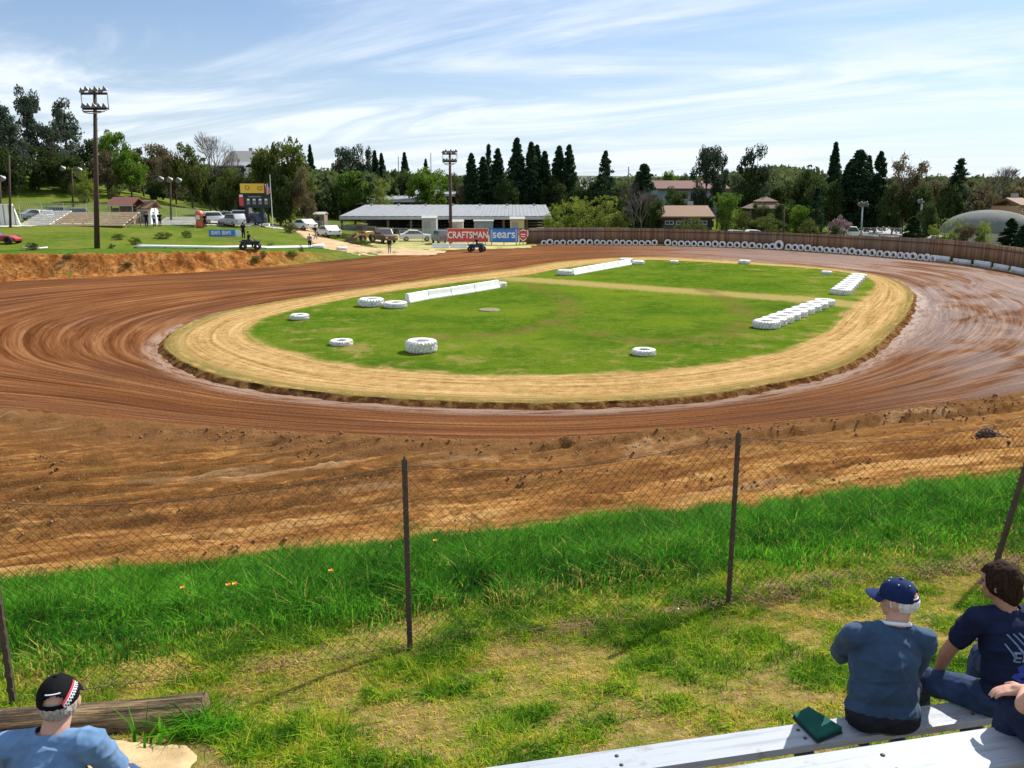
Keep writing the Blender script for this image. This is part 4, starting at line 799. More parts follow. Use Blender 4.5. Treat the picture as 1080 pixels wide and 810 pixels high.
def blob(name, bm, voxel, mat, parent, smooth=6, fold=None, grow=0.0, cut=None):
    me = bpy.data.meshes.new(name); bm.to_mesh(me); bm.free(); t = bpy.data.objects.new('tmp', me); COL.objects.link(t)
    r = t.modifiers.new('r', 'REMESH'); r.mode = 'VOXEL'; r.voxel_size = voxel; r.use_smooth_shade = True
    s = t.modifiers.new('s', 'SMOOTH'); s.iterations = smooth; s.factor = .5
    bpy.context.view_layer.update(); m2 = bpy.data.meshes.new_from_object(t.evaluated_get(bpy.context.evaluated_depsgraph_get())); bpy.data.objects.remove(t); m2.name = name
    n = len(m2.vertices); co = np.empty(n * 3, np.float32); m2.vertices.foreach_get('co', co); co = co.reshape(-1, 3); no = np.empty(n * 3, np.float32); m2.vertices.foreach_get('normal', no); no = no.reshape(-1, 3)
    if fold is not None:
        d = np.array([fold(Vector(c)) for c in co]); co = co + no * d[:, None]
    if grow: co = co + no * grow
    m2.vertices.foreach_set('co', co.astype(np.float32).ravel()); m2.update()
    if cut:
        b2 = BM(); b2.from_mesh(m2); bmesh.ops.delete(b2, geom=[f for f in b2.faces if cut(f.calc_center_median())], context='FACES'); b2.to_mesh(m2); b2.free()
    m2.materials.clear(); return link(name, m2, mat, parent, True)
def cloth(name, col, rough=.85, sc=260, var=.15):
    b = NB(name); o = b.obj(); n = b.noise(o, 6, 5, .6); wv = b.noise(o, sc, 2, .5); b.bump(b.mth('ADD', wv, b.mth('MULTIPLY', n, 1.2)), .25, .004)
    b.fin(b.mix(b.sm(n, .35, .65), tuple(x * (1 - var) for x in col), tuple(min(1, x * (1 + var)) for x in col)), rough, spec=.12); b.p.inputs['Sheen Weight'].default_value = .1 if max(col) > .1 else 0.0; return b.m
b = NB('skin'); o_ = b.obj(); n = b.noise(o_, 14, 5, .6); n2 = b.noise(o_, 90, 3, .6); b.bump(n2, .15, .002); skin = b.fin(b.mix(n, (.46, .235, .16), (.60, .34, .245)), .5); b.p.inputs['Subsurface Weight'].default_value = .08; b.p.inputs['Subsurface Radius'].default_value = (.02, .008, .005)
b = NB('skin_tan'); o_ = b.obj(); n = b.noise(o_, 14, 5, .6); skin2 = b.fin(b.mix(n, (.30, .15, .095), (.42, .22, .145)), .5)
def hairmat(name, c0, c1):
    b = NB(name); n = b.noise(b.map(b.obj(), (90, 90, 14)), 1, 4, .7); b.bump(n, .7, .006); return b.fin(b.ramp(n, [(.35, c0), (.65, c1)]), .8, spec=.08)
h_grey = hairmat('hair_grey', (.20, .165, .14), (.46, .41, .37)); h_white = hairmat('hair_white', (.50, .49, .47), (.85, .84, .82)); h_brown = hairmat('hair_brown', (.010, .006, .004), (.045, .024, .015))
def fingers(bm, wrist, palm_dir, finger_dir, side, r=1.0, curl=.5):
    """palm + four unequal bent fingers + thumb; finger_dir forward, palm_dir = back-of-hand normal, side = thumb side vector"""
    w_ = Vector(wrist); f = Vector(finger_dir).normalized(); u = Vector(palm_dir).normalized(); s = Vector(side).normalized()
    p_cap(bm, w_, w_ + f * .035, .026, .028, 10)
    for k in range(4):
        off = s * (.030 - .020 * k); base = w_ + f * (.085 - .004 * abs(k - 1)) + off * 1.05; p_cap(bm, w_ + f * .02 + off * .7, base, .017, .0125, 8)
        L_ = (.070, .078, .073, .058)[k]; d1 = (f - u * curl * .55).normalized(); d2 = (f - u * curl * 1.5).normalized(); d3 = (f * .6 - u * (curl * 2.0)).normalized()
        a = base + d1 * L_ * .45; b_ = a + d2 * L_ * .32; c_ = b_ + d3 * L_ * .24; p_cap(bm, base, a, .0105, .0095, 8); p_cap(bm, a, b_, .0095, .0088, 8); p_cap(bm, b_, c_, .0088, .0075, 8)
    t0 = w_ + f * .025 + s * .026; t1 = t0 + (f * .6 + s * .8).normalized() * .042; t2 = t1 + (f * .9 + s * .3 - u * .2).normalized() * .034; p_cap(bm, t0, t1, .016, .0125, 8); p_cap(bm, t1, t2, .0125, .0095, 8)
def head_prims(bm, hc, M, k=1.0):
    def T(v): return hc + M @ (Vector(v) * k)
    p_ell(bm, T((0, -.008, .012)), (.076 * k, .095 * k, .098 * k), M); p_ell(bm, T((0, .028, -.045)), (.056 * k, .062 * k, .062 * k), M); p_ell(bm, T((0, .062, -.088)), (.026 * k, .022 * k, .020 * k), M)
    p_cap(bm, T((0, .086, .012)), T((0, .108, -.022)), .008 * k, .014 * k, 8); p_ell(bm, T((0, .080, .028)), (.050 * k, .014 * k, .012 * k), M); p_ell(bm, T((0, .086, -.055)), (.024 * k, .010 * k, .010 * k), M)
    for s in (-1, 1): p_ell(bm, T((s * .080, -.004, -.008)), (.010 * k, .020 * k, .034 * k), M @ Matrix.Rotation(s * -.3, 3, 'Z')); p_ell(bm, T((s * .036, .064, -.018)), (.022 * k, .018 * k, .018 * k), M)
def seated(root, J, skinm, shirtm, trousm, sleeve=.62, hair=None, voxel=.007, fat=1.0, shoe=None, collar=None):
    V_ = {k: Vector(v) for k, v in J.items() if k[:4] not in ('hand', 'hyaw')}; hp, ch, nk, hd = V_['hip'], V_['chest'], V_['neck'], V_['head']
    HM = Matrix.Rotation(J['hyaw'][0], 3, 'Z') @ Matrix.Rotation(-J['hyaw'][1], 3, 'X')
    ax = (V_['shR'] - V_['shL']).normalized(); up = (nk - hp).normalized(); fw = up.cross(ax).normalized(); TM = Matrix((ax, fw, up)).transposed()
    def torso(bm, g):
        p_ell(bm, hp + Vector((0, 0, .0)), ((.170 + g) * fat, (.125 + g) * fat, .125 + g), TM)
        mid = hp.lerp(ch, .5); p_ell(bm, mid, ((.160 + g) * fat, (.118 + g) * fat, .17), TM)
        p_ell(bm, ch, (.178 + g, (.118 + g) * fat, .165 + g), TM); p_ell(bm, ch.lerp(nk, .45), (.165 + g, .095 + g, .10 + g), TM)
        for s in ('L', 'R'): p_cap(bm, nk - up * .025, V_['sh' + s], .052 + g, .062 + g, 12)
    bm = BM(); torso(bm, -.012); p_cap(bm, nk - up * .05, hd - HM @ Vector((0, .01, .05)), .062, .056, 14); head_prims(bm, hd, HM)
    for s in ('L', 'R'):
        p_cap(bm, V_['sh' + s], V_['el' + s], .050, .040, 12); p_cap(bm, V_['el' + s], V_['wr' + s], .041, .026, 12)
        hd_ = J['hand' + s]; fingers(bm, V_['wr' + s], hd_[0], hd_[1], hd_[2], curl=hd_[3])
        hj = hp + ax * (.095 if s == 'R' else -.095) - up * .03; p_cap(bm, hj, V_['kn' + s], .082, .052, 12); p_cap(bm, V_['kn' + s], V_['ft' + s], .052, .036, 12)
    body = blob('body', bm, .0065, skinm, root, 3)
    
    def fold(c):
        r1 = 1 - abs(mnoise.noise(Vector((c.x * 5 + c.z * 3, c.y * 5, c.z * 9 - c.x * 4)))) * 2.6; r2 = 1 - abs(mnoise.noise(Vector((c.x * 11 - c.z * 7 + 5, c.y * 9, c.z * 8)))) * 2.6
        return .009 * max(0, r1) ** 2 + .005 * max(0, r2) ** 2 - .004 + .002 * mnoise.noise(c * 40)
    bm = BM(); torso(bm, .006)
    for s in ('L', 'R'):
        e = V_['sh' + s].lerp(V_['el' + s], sleeve); p_cap(bm, V_['sh' + s], e, .066, .060 if sleeve < .8 else .055, 14)
    hdz = nk
    def cutn(c):
        d = (c - nk); return d.dot(up) > .012 and (d - up * d.dot(up)).length < .068
    sh = blob('shirt', bm, voxel, shirtm, root, 5, fold, 0.004, cutn)
    if collar:
        bm = BM(); n_ = 28; prof = []
        for j in range(n_):
            a = 2 * PI * j / n_; v = nk + ax * math.cos(a) * .072 + fw * math.sin(a) * .070 + up * (.020 - .012 * math.sin(a)); prof.append(v)
        tube(bm, prof + [prof[0]], .011, 8, False); obj('collar', bm, collar, root, True)
    bm = BM(); p_ell(bm, hp - up * .02, ((.178) * fat, (.135) * fat, .105), TM)
    for s in ('L', 'R'):
        hj = hp + ax * (.095 if s == 'R' else -.095) - up * .03; p_cap(bm, hj, V_['kn' + s], .098, .074, 14); p_cap(bm, V_['kn' + s], V_['ft' + s] + (V_['kn' + s] - V_['ft' + s]).normalized() * .05, .072, .056, 14)
    blob('trousers', bm, voxel, trousm, root, 5, fold, 0.003)
    for s in ('L', 'R'):
        f = V_['ft' + s]; bm = BM(); tw_ = Vector(J['toe']).normalized(); p_cap(bm, f + Vector((0, 0, -.03)) - tw_ * .04, f + tw_ * .14 + Vector((0, 0, -.045)), .042, .036, 12); p_cap(bm, f, f + Vector((0, 0, -.04)), .045, .045, 12); blob('shoe', bm, .008, shoe or simple('shoe_dark', (.04, .04, .045), .6), root, 3)
    def T(v): return hd + HM @ Vector(v)
    for s in (-1, 1):
        e = obj('eye', (lambda q: (p_ell(q, T((s * .033, .078, .010)), (.011, .008, .007), HM), q)[1])(BM()), simple('eye_dark', (.05, .04, .035), .2), root, True)
    if hair:
        m_, kind = hair; bm = BM()
        if kind == 'fringe':
            p_ell(bm, T((0, -.018, -.006)), (.081, .096, .070), HM)
            o = blob('hair', bm, .006, m_, root, 2, lambda c: .004 * mnoise.noise(c * 60), 0, lambda c: (lambda l: l.y > .028 or l.z < -.058 - .1 * max(0, l.y) or (l.y > -.02 and l.z < -.03))(HM.transposed() @ (c - hd)))
        else:
            p_ell(bm, T((0, -.014, .024)), (.090, .108, .105), HM); p_ell(bm, T((0, -.055, -.045)), (.078, .060, .085), HM); p_ell(bm, T((-.045, -.01, .0)), (.050, .065, .075), HM); p_ell(bm, T((.045, -.01, .0)), (.050, .065, .075), HM)
            o = blob('hair', bm, .006, m_, root, 2, lambda c: .009 * mnoise.noise(Vector((c.x * 30, c.y * 30, c.z * 9))) + .004 * mnoise.noise(c * 70), 0, lambda c: (lambda l: l.y > .060 and l.z < .055)(HM.transposed() @ (c - hd)))
    return V_, HM, TM, sh, hd
def capdome(root, hd, HM, mat, brimmat, k=1.0, lift=.028, tilt=.10):
    Mh = HM @ Matrix.Rotation(tilt, 3, 'X'); cen = hd + HM @ Vector((0, -.006, lift)); RX_, RY_, RZ_ = .088 * k, .106 * k, .098 * k
    def pt(az, el, g=0): return cen + Mh @ Vector(((RX_ + g) * math.cos(el) * math.sin(az), (RY_ + g) * math.cos(el) * math.cos(az), (RZ_ + g) * math.sin(el) - .004))
    nA, nE = 72, 22; bm = BM(); G = [[bm.verts.new(pt(2 * PI * i / nA, -.10 + (PI / 2 + .09) * j / nE, .002 * math.sin(3 * (2 * PI * i / nA)) * 0 + (.0012 if i % 12 == 0 else 0))) for j in range(nE + 1)] for i in range(nA)]
    for i in range(nA):
        az = 2 * PI * (i + .5) / nA
        for j in range(nE):
            el = -.10 + (PI / 2 + .09) * (j + .5) / nE; da = abs(az - PI)
            if da < .62 and .10 < el < .10 + .46 * math.sqrt(max(0, 1 - (da / .62) ** 2)): continue
            bm.faces.new((G[i][j], G[(i + 1) % nA][j], G[(i + 1) % nA][j + 1], G[i][j + 1]))
    o = obj('cap', bm, mat, root, True); m_ = o.modifiers.new('s', 'SOLIDIFY'); m_.thickness = .003; m_.offset = 1
    bm = BM(); rows = []
    for j in range(9):
        t = j / 8; row = []
        for i in range(21):
            a = -1.02 + 2.04 * i / 20; r_in = pt(a, -.08, .001); fwd = Mh @ Vector((math.sin(a) * .35, math.cos(a * .9), 0)); row.append(bm.verts.new(r_in + fwd * (.072 * t * (1 - .35 * (a / 1.02) ** 2)) - Mh @ Vector((0, 0, .010 * t + .016 * t * (a ** 2)))))
        rows.append(row)
    for p_, q_ in zip(rows, rows[1:]):
        for i in range(20): bm.faces.new((p_[i], p_[i + 1], q_[i + 1], q_[i]))
    br = obj('brim', bm, brimmat, o, True); m_ = br.modifiers.new('s', 'SOLIDIFY'); m_.thickness = .003
    bm = BM(); p_ell(bm, pt(0, PI / 2, .003), (.008, .008, .004)); obj('button', bm, mat, o, True)
    return o, pt, Mh
SLATE = cloth('tee_blue', (.115, .21, .36)); NAVYTEE = cloth('tee_navy', (.012, .018, .05)); TEAL = cloth('tee_slate', (.036, .070, .125)); DENIM = cloth('denim', (.030, .055, .125), .9, 420, .3); DENIM2 = cloth('denim_dark', (.018, .024, .055), .9, 420, .3); DARKT = cloth('trousers_dark', (.018, .02, .03))
BLACKC = cloth('cap_black', (.004, .004, .005)); NAVYC = cloth('cap_navy', (.012, .024, .085)); white_c = simple('cloth_white', (.72, .74, .78), .8, var=.1)
def standing_on(p): return float(near_z(p[0], p[1]))
# --- spectator in the lower left corner
ox, oy = -2.07, 3.22; oz = SEAT1
A = thing('person', 'man in a light blue T-shirt and black cap with a checkered band seen from behind', 'person', (ox, oy, oz))
J = dict(hip=(0, 0, .11), chest=(-.01, .09, .33), neck=(.01, .155, .53), head=(.02, .225, .655), hyaw=(.30, .12), shL=(-.19, .13, .485), shR=(.20, .13, .50), elL=(-.27, .25, .22), elR=(.265, .26, .23), wrL=(-.15, .44, .13), wrR=(.15, .44, .13),
         handL=((0, 0, 1), (.4, 1, -.2), (1, 0, 0), .5), handR=((0, 0, 1), (-.4, 1, -.2), (-1, 0, 0), .5), knL=(-.16, .47, .06), knR=(.16, .47, .06), ftL=(-.17, .50, -.36), ftR=(.17, .50, -.36), toe=(0, 1, 0))
V_, HM, TM, sh, hd = seated(A, J, skin, SLATE, DENIM, hair=(h_grey, 'fringe'), fat=1.08)
cp, pt, Mh = capdome(A, hd, HM, BLACKC, BLACKC, 1.0)
def band(parent, a0, e0, a1, e1, w0, w1, ncol, mat, name, g=.0055, pick=None):
    bm = BM(); p0 = np.array((a0, e0)); p1 = np.array((a1, e1)); d = (p1 - p0) / np.linalg.norm(p1 - p0); nv = np.array((-d[1], d[0])); n = 40
    def q(t, w_): v = p0 + (p1 - p0) * t - nv * w_ + nv * (-.12 * math.sin(t * PI)); return pt(v[0], v[1], g)
    for i in range(n):
        if pick and not pick(i): continue
        vs_ = [bm.verts.new(q(i / n, w0)), bm.verts.new(q((i + 1) / n, w0)), bm.verts.new(q((i + 1) / n, w1)), bm.verts.new(q(i / n, w1))]; bm.faces.new(vs_)
    bmesh.ops.remove_doubles(bm, verts=bm.verts[:], dist=1e-5); return obj(name, bm, mat, parent)
redc = simple('cloth_red', (.55, .03, .06), .7)
bnd = band(cp, PI - .45, .02, PI / 2 - .1, .62, .03, .15, 1, redc, 'red_stripe')
bw = band(cp, PI - .45, .02, PI / 2 - .1, .62, -.20, .03, 1, white_c, 'checkered_band')
for r_ in range(2): band(bw, PI - .45, .02, PI / 2 - .1, .62, -.20 + .085 * (r_ * 1.3), -.20 + .085 * (r_ * 1.3 + 1), 1, BLACKC, 'black_checks', .0065, lambda i, r_=r_: (i // 2 + r_) % 2 == 0)
bm = BM(); 
tube(bm, [pt(PI + a, .60 + .03 * math.cos(a * 2), .004) for a in np.linspace(-.42, .42, 12)], .003, 5); obj('embroidery', bm, white_c, cp)
# --- middle spectator
ox, oy = 2.05, 4.20; B_ = thing('person', 'white haired man in a slate blue shirt and navy cap seated on the front bench', 'person', (ox, oy, SEAT1), -.02)
J = dict(hip=(0, 0, .11), chest=(.0, .05, .36), neck=(.065, .10, .555), head=(.095, .165, .69), hyaw=(.95, .10), shL=(-.155, .10, .505), shR=(.215, .06, .495), elL=(-.15, .29, .27), elR=(.235, .20, .22), wrL=(.0, .42, .21), wrR=(.13, .43, .15),
         handL=((0, .3, 1), (.8, .6, -.3), (.3, -1, 0), .7), handR=((0, 0, 1), (-.5, 1, -.2), (-1, 0, 0), .6), knL=(.10, .48, .05), knR=(.33, .45, .06), ftL=(.12, .52, -.40), ftR=(.34, .50, -.40), toe=(0, 1, 0))
V_, HM, TM, sh, hd = seated(B_, J, skin, TEAL, DARKT, sleeve=.9, hair=(h_white, 'fringe'), fat=1.12, collar=white_c)
cp, pt, Mh = capdome(B_, hd, HM, NAVYC, NAVYC, .98)
for az in (0.5, 1.6, 2.6, -2.6, -1.6, -.5): bm = BM(); p_ell(bm, pt(az, .95, .003), (.004, .004, .004)); obj('eyelet', bm, white_c, cp)
# --- right spectator
ox, oy = 2.83, 4.34; C_ = thing('person', 'brown haired man in a navy T-shirt with pale back print seated at the right', 'person', (ox, oy, SEAT1), .12)
J = dict(hip=(0, 0, .11), chest=(.0, .03, .40), neck=(-.03, .07, .60), head=(-.055, .125, .745), hyaw=(.72, .12), shL=(-.20, .09, .545), shR=(.17, .04, .54), elL=(-.27, .20, .28), elR=(.26, .22, .30), wrL=(-.255, .285, .085), wrR=(.16, .42, .20),
         handL=((0, -.2, 1), (-.75, .1, -.35), (0, -1, 0), .5), handR=((0, 0, 1), (-.5, 1, -.2), (-1, 0, 0), .6), knL=(-.345, .32, .045), knR=(.17, .47, .07), ftL=(-.20, .50, -.38), ftR=(.18, .50, -.40), toe=(-.3, 1, 0))
V_, HM, TM, sh, hd = seated(C_, J, skin2, NAVYTEE, DENIM, sleeve=.55, hair=(h_brown, 'mop'), fat=1.0)
# print on the back of the shirt: laid onto the cloth
def print_on(shirt, parent, name, bm, mat, axis_from):
    bvh = BVHTree.FromPolygons([v.co.copy() for v in shirt.data.vertices], [tuple(p.vertices) for p in shirt.data.polygons]); bmesh.ops.triangulate(bm, faces=bm.faces[:])
    for _ in range(3):
        ed = [e for e in bm.edges if e.calc_length() > .010]
        if ed: bmesh.ops.subdivide_edges(bm, edges=ed, cuts=1)
    d = Vector(axis_from)
    for v in bm.verts:
        h_ = bvh.ray_cast(v.co - d * .6, d)
        if h_[0] is not None: v.co = h_[0] + h_[1].normalized() * (.003 if h_[1].dot(d) < 0 else -.003)
    return obj(name, bm, mat, parent)
def text_bm(s, size, org, right, upv, bold=.0):
    cu = bpy.data.curves.new('t', 'FONT'); cu.body = s; cu.size = size; cu.offset = bold; cu.align_x = 'CENTER'; t = bpy.data.objects.new('t', cu); COL.objects.link(t); bpy.context.view_layer.update()
    me = bpy.data.meshes.new_from_object(t.evaluated_get(bpy.context.evaluated_depsgraph_get())); bpy.data.objects.remove(t); bm = BM(); bm.from_mesh(me)
    for v in bm.verts: v.co = Vector(org) + Vector(right) * v.co.x + Vector(upv) * v.co.y
    return bm
pale = simple('print_pale', (.18, .25, .42), .8, var=.7, sc=30); bright = simple('print_blue', (.02, .05, .36), .7, var=.4, sc=20)
ax = Vector((1, 0, 0)); upv = Vector((0, .15, .98))
bm = BM()
for x0, z0, L_, a in ((-.10, .51, .15, -.9), (-.07, .515, .16, -.85), (-.04, .52, .15, -.8), (-.01, .515, .14, -.8), (.03, .51, .12, -.75), (-.115, .46, .09, -1.0), (.075, .50, .09, -.7), (-.055, .45, .06, -.9)):
    dx_, dz_ = math.cos(a) * L_, math.sin(a) * L_; wx, wz = .006, .006; vs_ = [bm.verts.new((x0, -.2, z0)), bm.verts.new((x0 + wx, -.2, z0 + wz)), bm.verts.new((x0 + wx + dx_, -.2, z0 + wz + dz_)), bm.verts.new((x0 + dx_, -.2, z0 + dz_))]; bm.faces.new(vs_)
print_on(sh, C_, 'printed_streaks', bm, pale, (0, 1, 0))
print_on(sh, C_, 'printed_letters', text_bm('ELM', .085, (-.005, -.2, .37), ax, upv, .001), pale, (0, 1, 0))
bm = BM(); n_ = 24; cv = bm.verts.new((.03, -.2, .30)); rr = [bm.verts.new((.03 + .10 * math.cos(2 * PI * j / n_) * (1 + .2 * math.sin(j * 2.3)), -.2, .28 + .075 * math.sin(2 * PI * j / n_) * (1 + .25 * math.sin(j * 1.7)))) for j in range(n_)]
for j in range(n_): bm.faces.new((cv, rr[j], rr[(j + 1) % n_]))
print_on(sh, C_, 'printed_patch', bm, bright, (0, 1, 0))
# --- spectator of whom only a knee and a hand reach the picture
D_ = thing('person', 'person in dark jeans resting a hand on one knee at the right edge', 'person', (2.46, 3.08, SEAT2))
J = dict(hip=(.02, 0, .11), chest=(.05, .08, .36), neck=(.06, .12, .56), head=(.06, .18, .70), hyaw=(.1, .1), shL=(-.13, .11, .50), shR=(.25, .11, .51), elL=(-.235, .22, .28), elR=(.30, .28, .28), wrL=(-.115, .405, .235), wrR=(.22, .46, .18),
         handL=((0, .1, 1), (-.85, .55, -.35), (.5, 1, 0), .35), handR=((0, 0, 1), (-.3, 1, -.2), (-1, 0, 0), .5), knL=(-.125, .46, .125), knR=(.24, .47, .10), ftL=(-.14, .47, -.36), ftR=(.24, .5, -.36), toe=(0, 1, 0))
seated(D_, J, skin, white_c, DENIM2, hair=(h_grey, 'mop'), sleeve=.6)
# ---- green cushion folded on the front plank
cs = [P(835, 758, SEAT1), P(852, 751, SEAT1), P(889, 774, SEAT1), P(862, 785, SEAT1)]; c0 = sum(cs, Vector()) / 4
t = thing('seat_cushion', 'dark green folded cushion lying on the front bench plank', 'cushion', (c0.x, c0.y, SEAT1 + .001)); cc_ = [c - c0 for c in cs]
GRN = cloth('cushion_green', (.012, .085, .065)); bm = BM()
for k, (z0, z1, s_) in enumerate(((0, .014, 1.0), (.016, .030, .97))):
    a = [bm.verts.new((c.x * s_, c.y * s_, z0)) for c in cc_]; b2 = [bm.verts.new((c.x * s_, c.y * s_, z1 + (.012 if i in (1, 2) else 0) * k)) for i, c in enumerate(cc_)]; f = [bm.faces.new(a), bm.faces.new(b2[::-1])] + [bm.faces.new((a[i], b2[i], b2[(i + 1) % 4], a[(i + 1) % 4])) for i in range(4)]
    bmesh.ops.recalc_face_normals(bm, faces=f)
    if k == 0: bmesh.ops.bevel(bm, geom=bm.edges[:], offset=.003, segments=2, affect='EDGES'); obj('lower_pad', bm, simple('cushion_dark', (.015, .03, .035), .8), t); bm = BM()
bmesh.ops.bevel(bm, geom=bm.edges[:], offset=.004, segments=2, affect='EDGES'); obj('upper_pad', bm, GRN, t)

# ================================================================== TREES
BARK = simple('bark_brown', (.085, .062, .045), .9, var=.5, sc=4, bump=.5); BARKG = simple('bark_grey', (.20, .18, .165), .9, var=.4, sc=4, bump=.5)
L_OAK = leafmat('leaf_olive', (.036, .056, .014), (.145, .175, .040), .38)
L_DARK = leafmat('leaf_dark', (.020, .038, .012), (.085, .120, .036), .32)
L_CON = leafmat('leaf_conifer', (.010, .030, .016), (.052, .095, .040), .22)
L_EUC = leafmat('leaf_eucalypt', (.022, .042, .026), (.095, .125, .070), .25)
L_BRIGHT = leafmat('leaf_bright', (.040, .10, .014), (.16, .26, .030), .42)
L_LIME = leafmat('leaf_lime', (.085, .13, .020), (.26, .31, .055), .45)
L_PINE = leafmat('leaf_grey_pine', (.036, .056, .040), (.125, .155, .105), .3)
L_TAN = leafmat('leaf_tan', (.075, .062, .030), (.20, .165, .085), .3)
L_PINK = leafmat('leaf_pink', (.12, .075, .075), (.34, .23, .24), .35)
TWIG = simple('twig_grey', (.13, .105, .09), .9, var=.4)
def leaves(C, spread, n, size, rs, flat=.0, dark_low=0):
    """n leaf quads around each clump centre: returns V,F-ready quads and tint"""
    m = len(C); K = n; c = np.repeat(C, K, 0); sp = np.repeat(spread, K)[:, None]
    d = rs.randn(m * K, 3); d /= np.linalg.norm(d, axis=1)[:, None]; r = rs.rand(m * K, 1) ** .45; p = c + d * r * sp * np.array((1, 1, .75))
    a = rs.randn(m * K, 3); a /= np.linalg.norm(a, axis=1)[:, None]; b_ = np.cross(a, rs.randn(m * K, 3)); b_ /= np.linalg.norm(b_, axis=1)[:, None] + 1e-9
    s = size * (.55 + .9 * rs.rand(m * K, 1)); a = a * s; b_ = b_ * s * .55
    V = np.stack([p - a, p - b_ * .9, p + a, p + b_ * .9], 1); t = np.clip(np.repeat(rs.rand(m), K) * .65 + .35 * rs.rand(m * K), 0, 1); return V, t
def crown_mesh(name, parts, mat):
    V = np.concatenate([p[0] for p in parts]); t = np.concatenate([p[1] for p in parts]); n = len(V)
    me = npmesh(name, V.reshape(-1, 3), np.arange(n * 4).reshape(-1, 4), {'tint': ('FLOAT', np.repeat(t, 4))}); me.materials.append(mat); return me
def limb(bm, p0, p1, r0, r1, rnd, wob=.08, n=5, seg=6):
    p0, p1 = Vector(p0), Vector(p1); L_ = (p1 - p0).length; pts = [p0.lerp(p1, i / seg) + (Vector((rnd.uniform(-1, 1), rnd.uniform(-1, 1), rnd.uniform(-1, 1))) * wob * L_ * (0 < i < seg)) for i in range(seg + 1)]
    tube(bm, pts, [r0 + (r1 - r0) * i / seg for i in range(seg + 1)], n, False); return pts
def mesh_of(bm, name, mat):
    me = bpy.data.meshes.new(name); bm.normal_update(); bm.to_mesh(me); bm.free(); me.materials.append(mat); me.shade_smooth(); return me
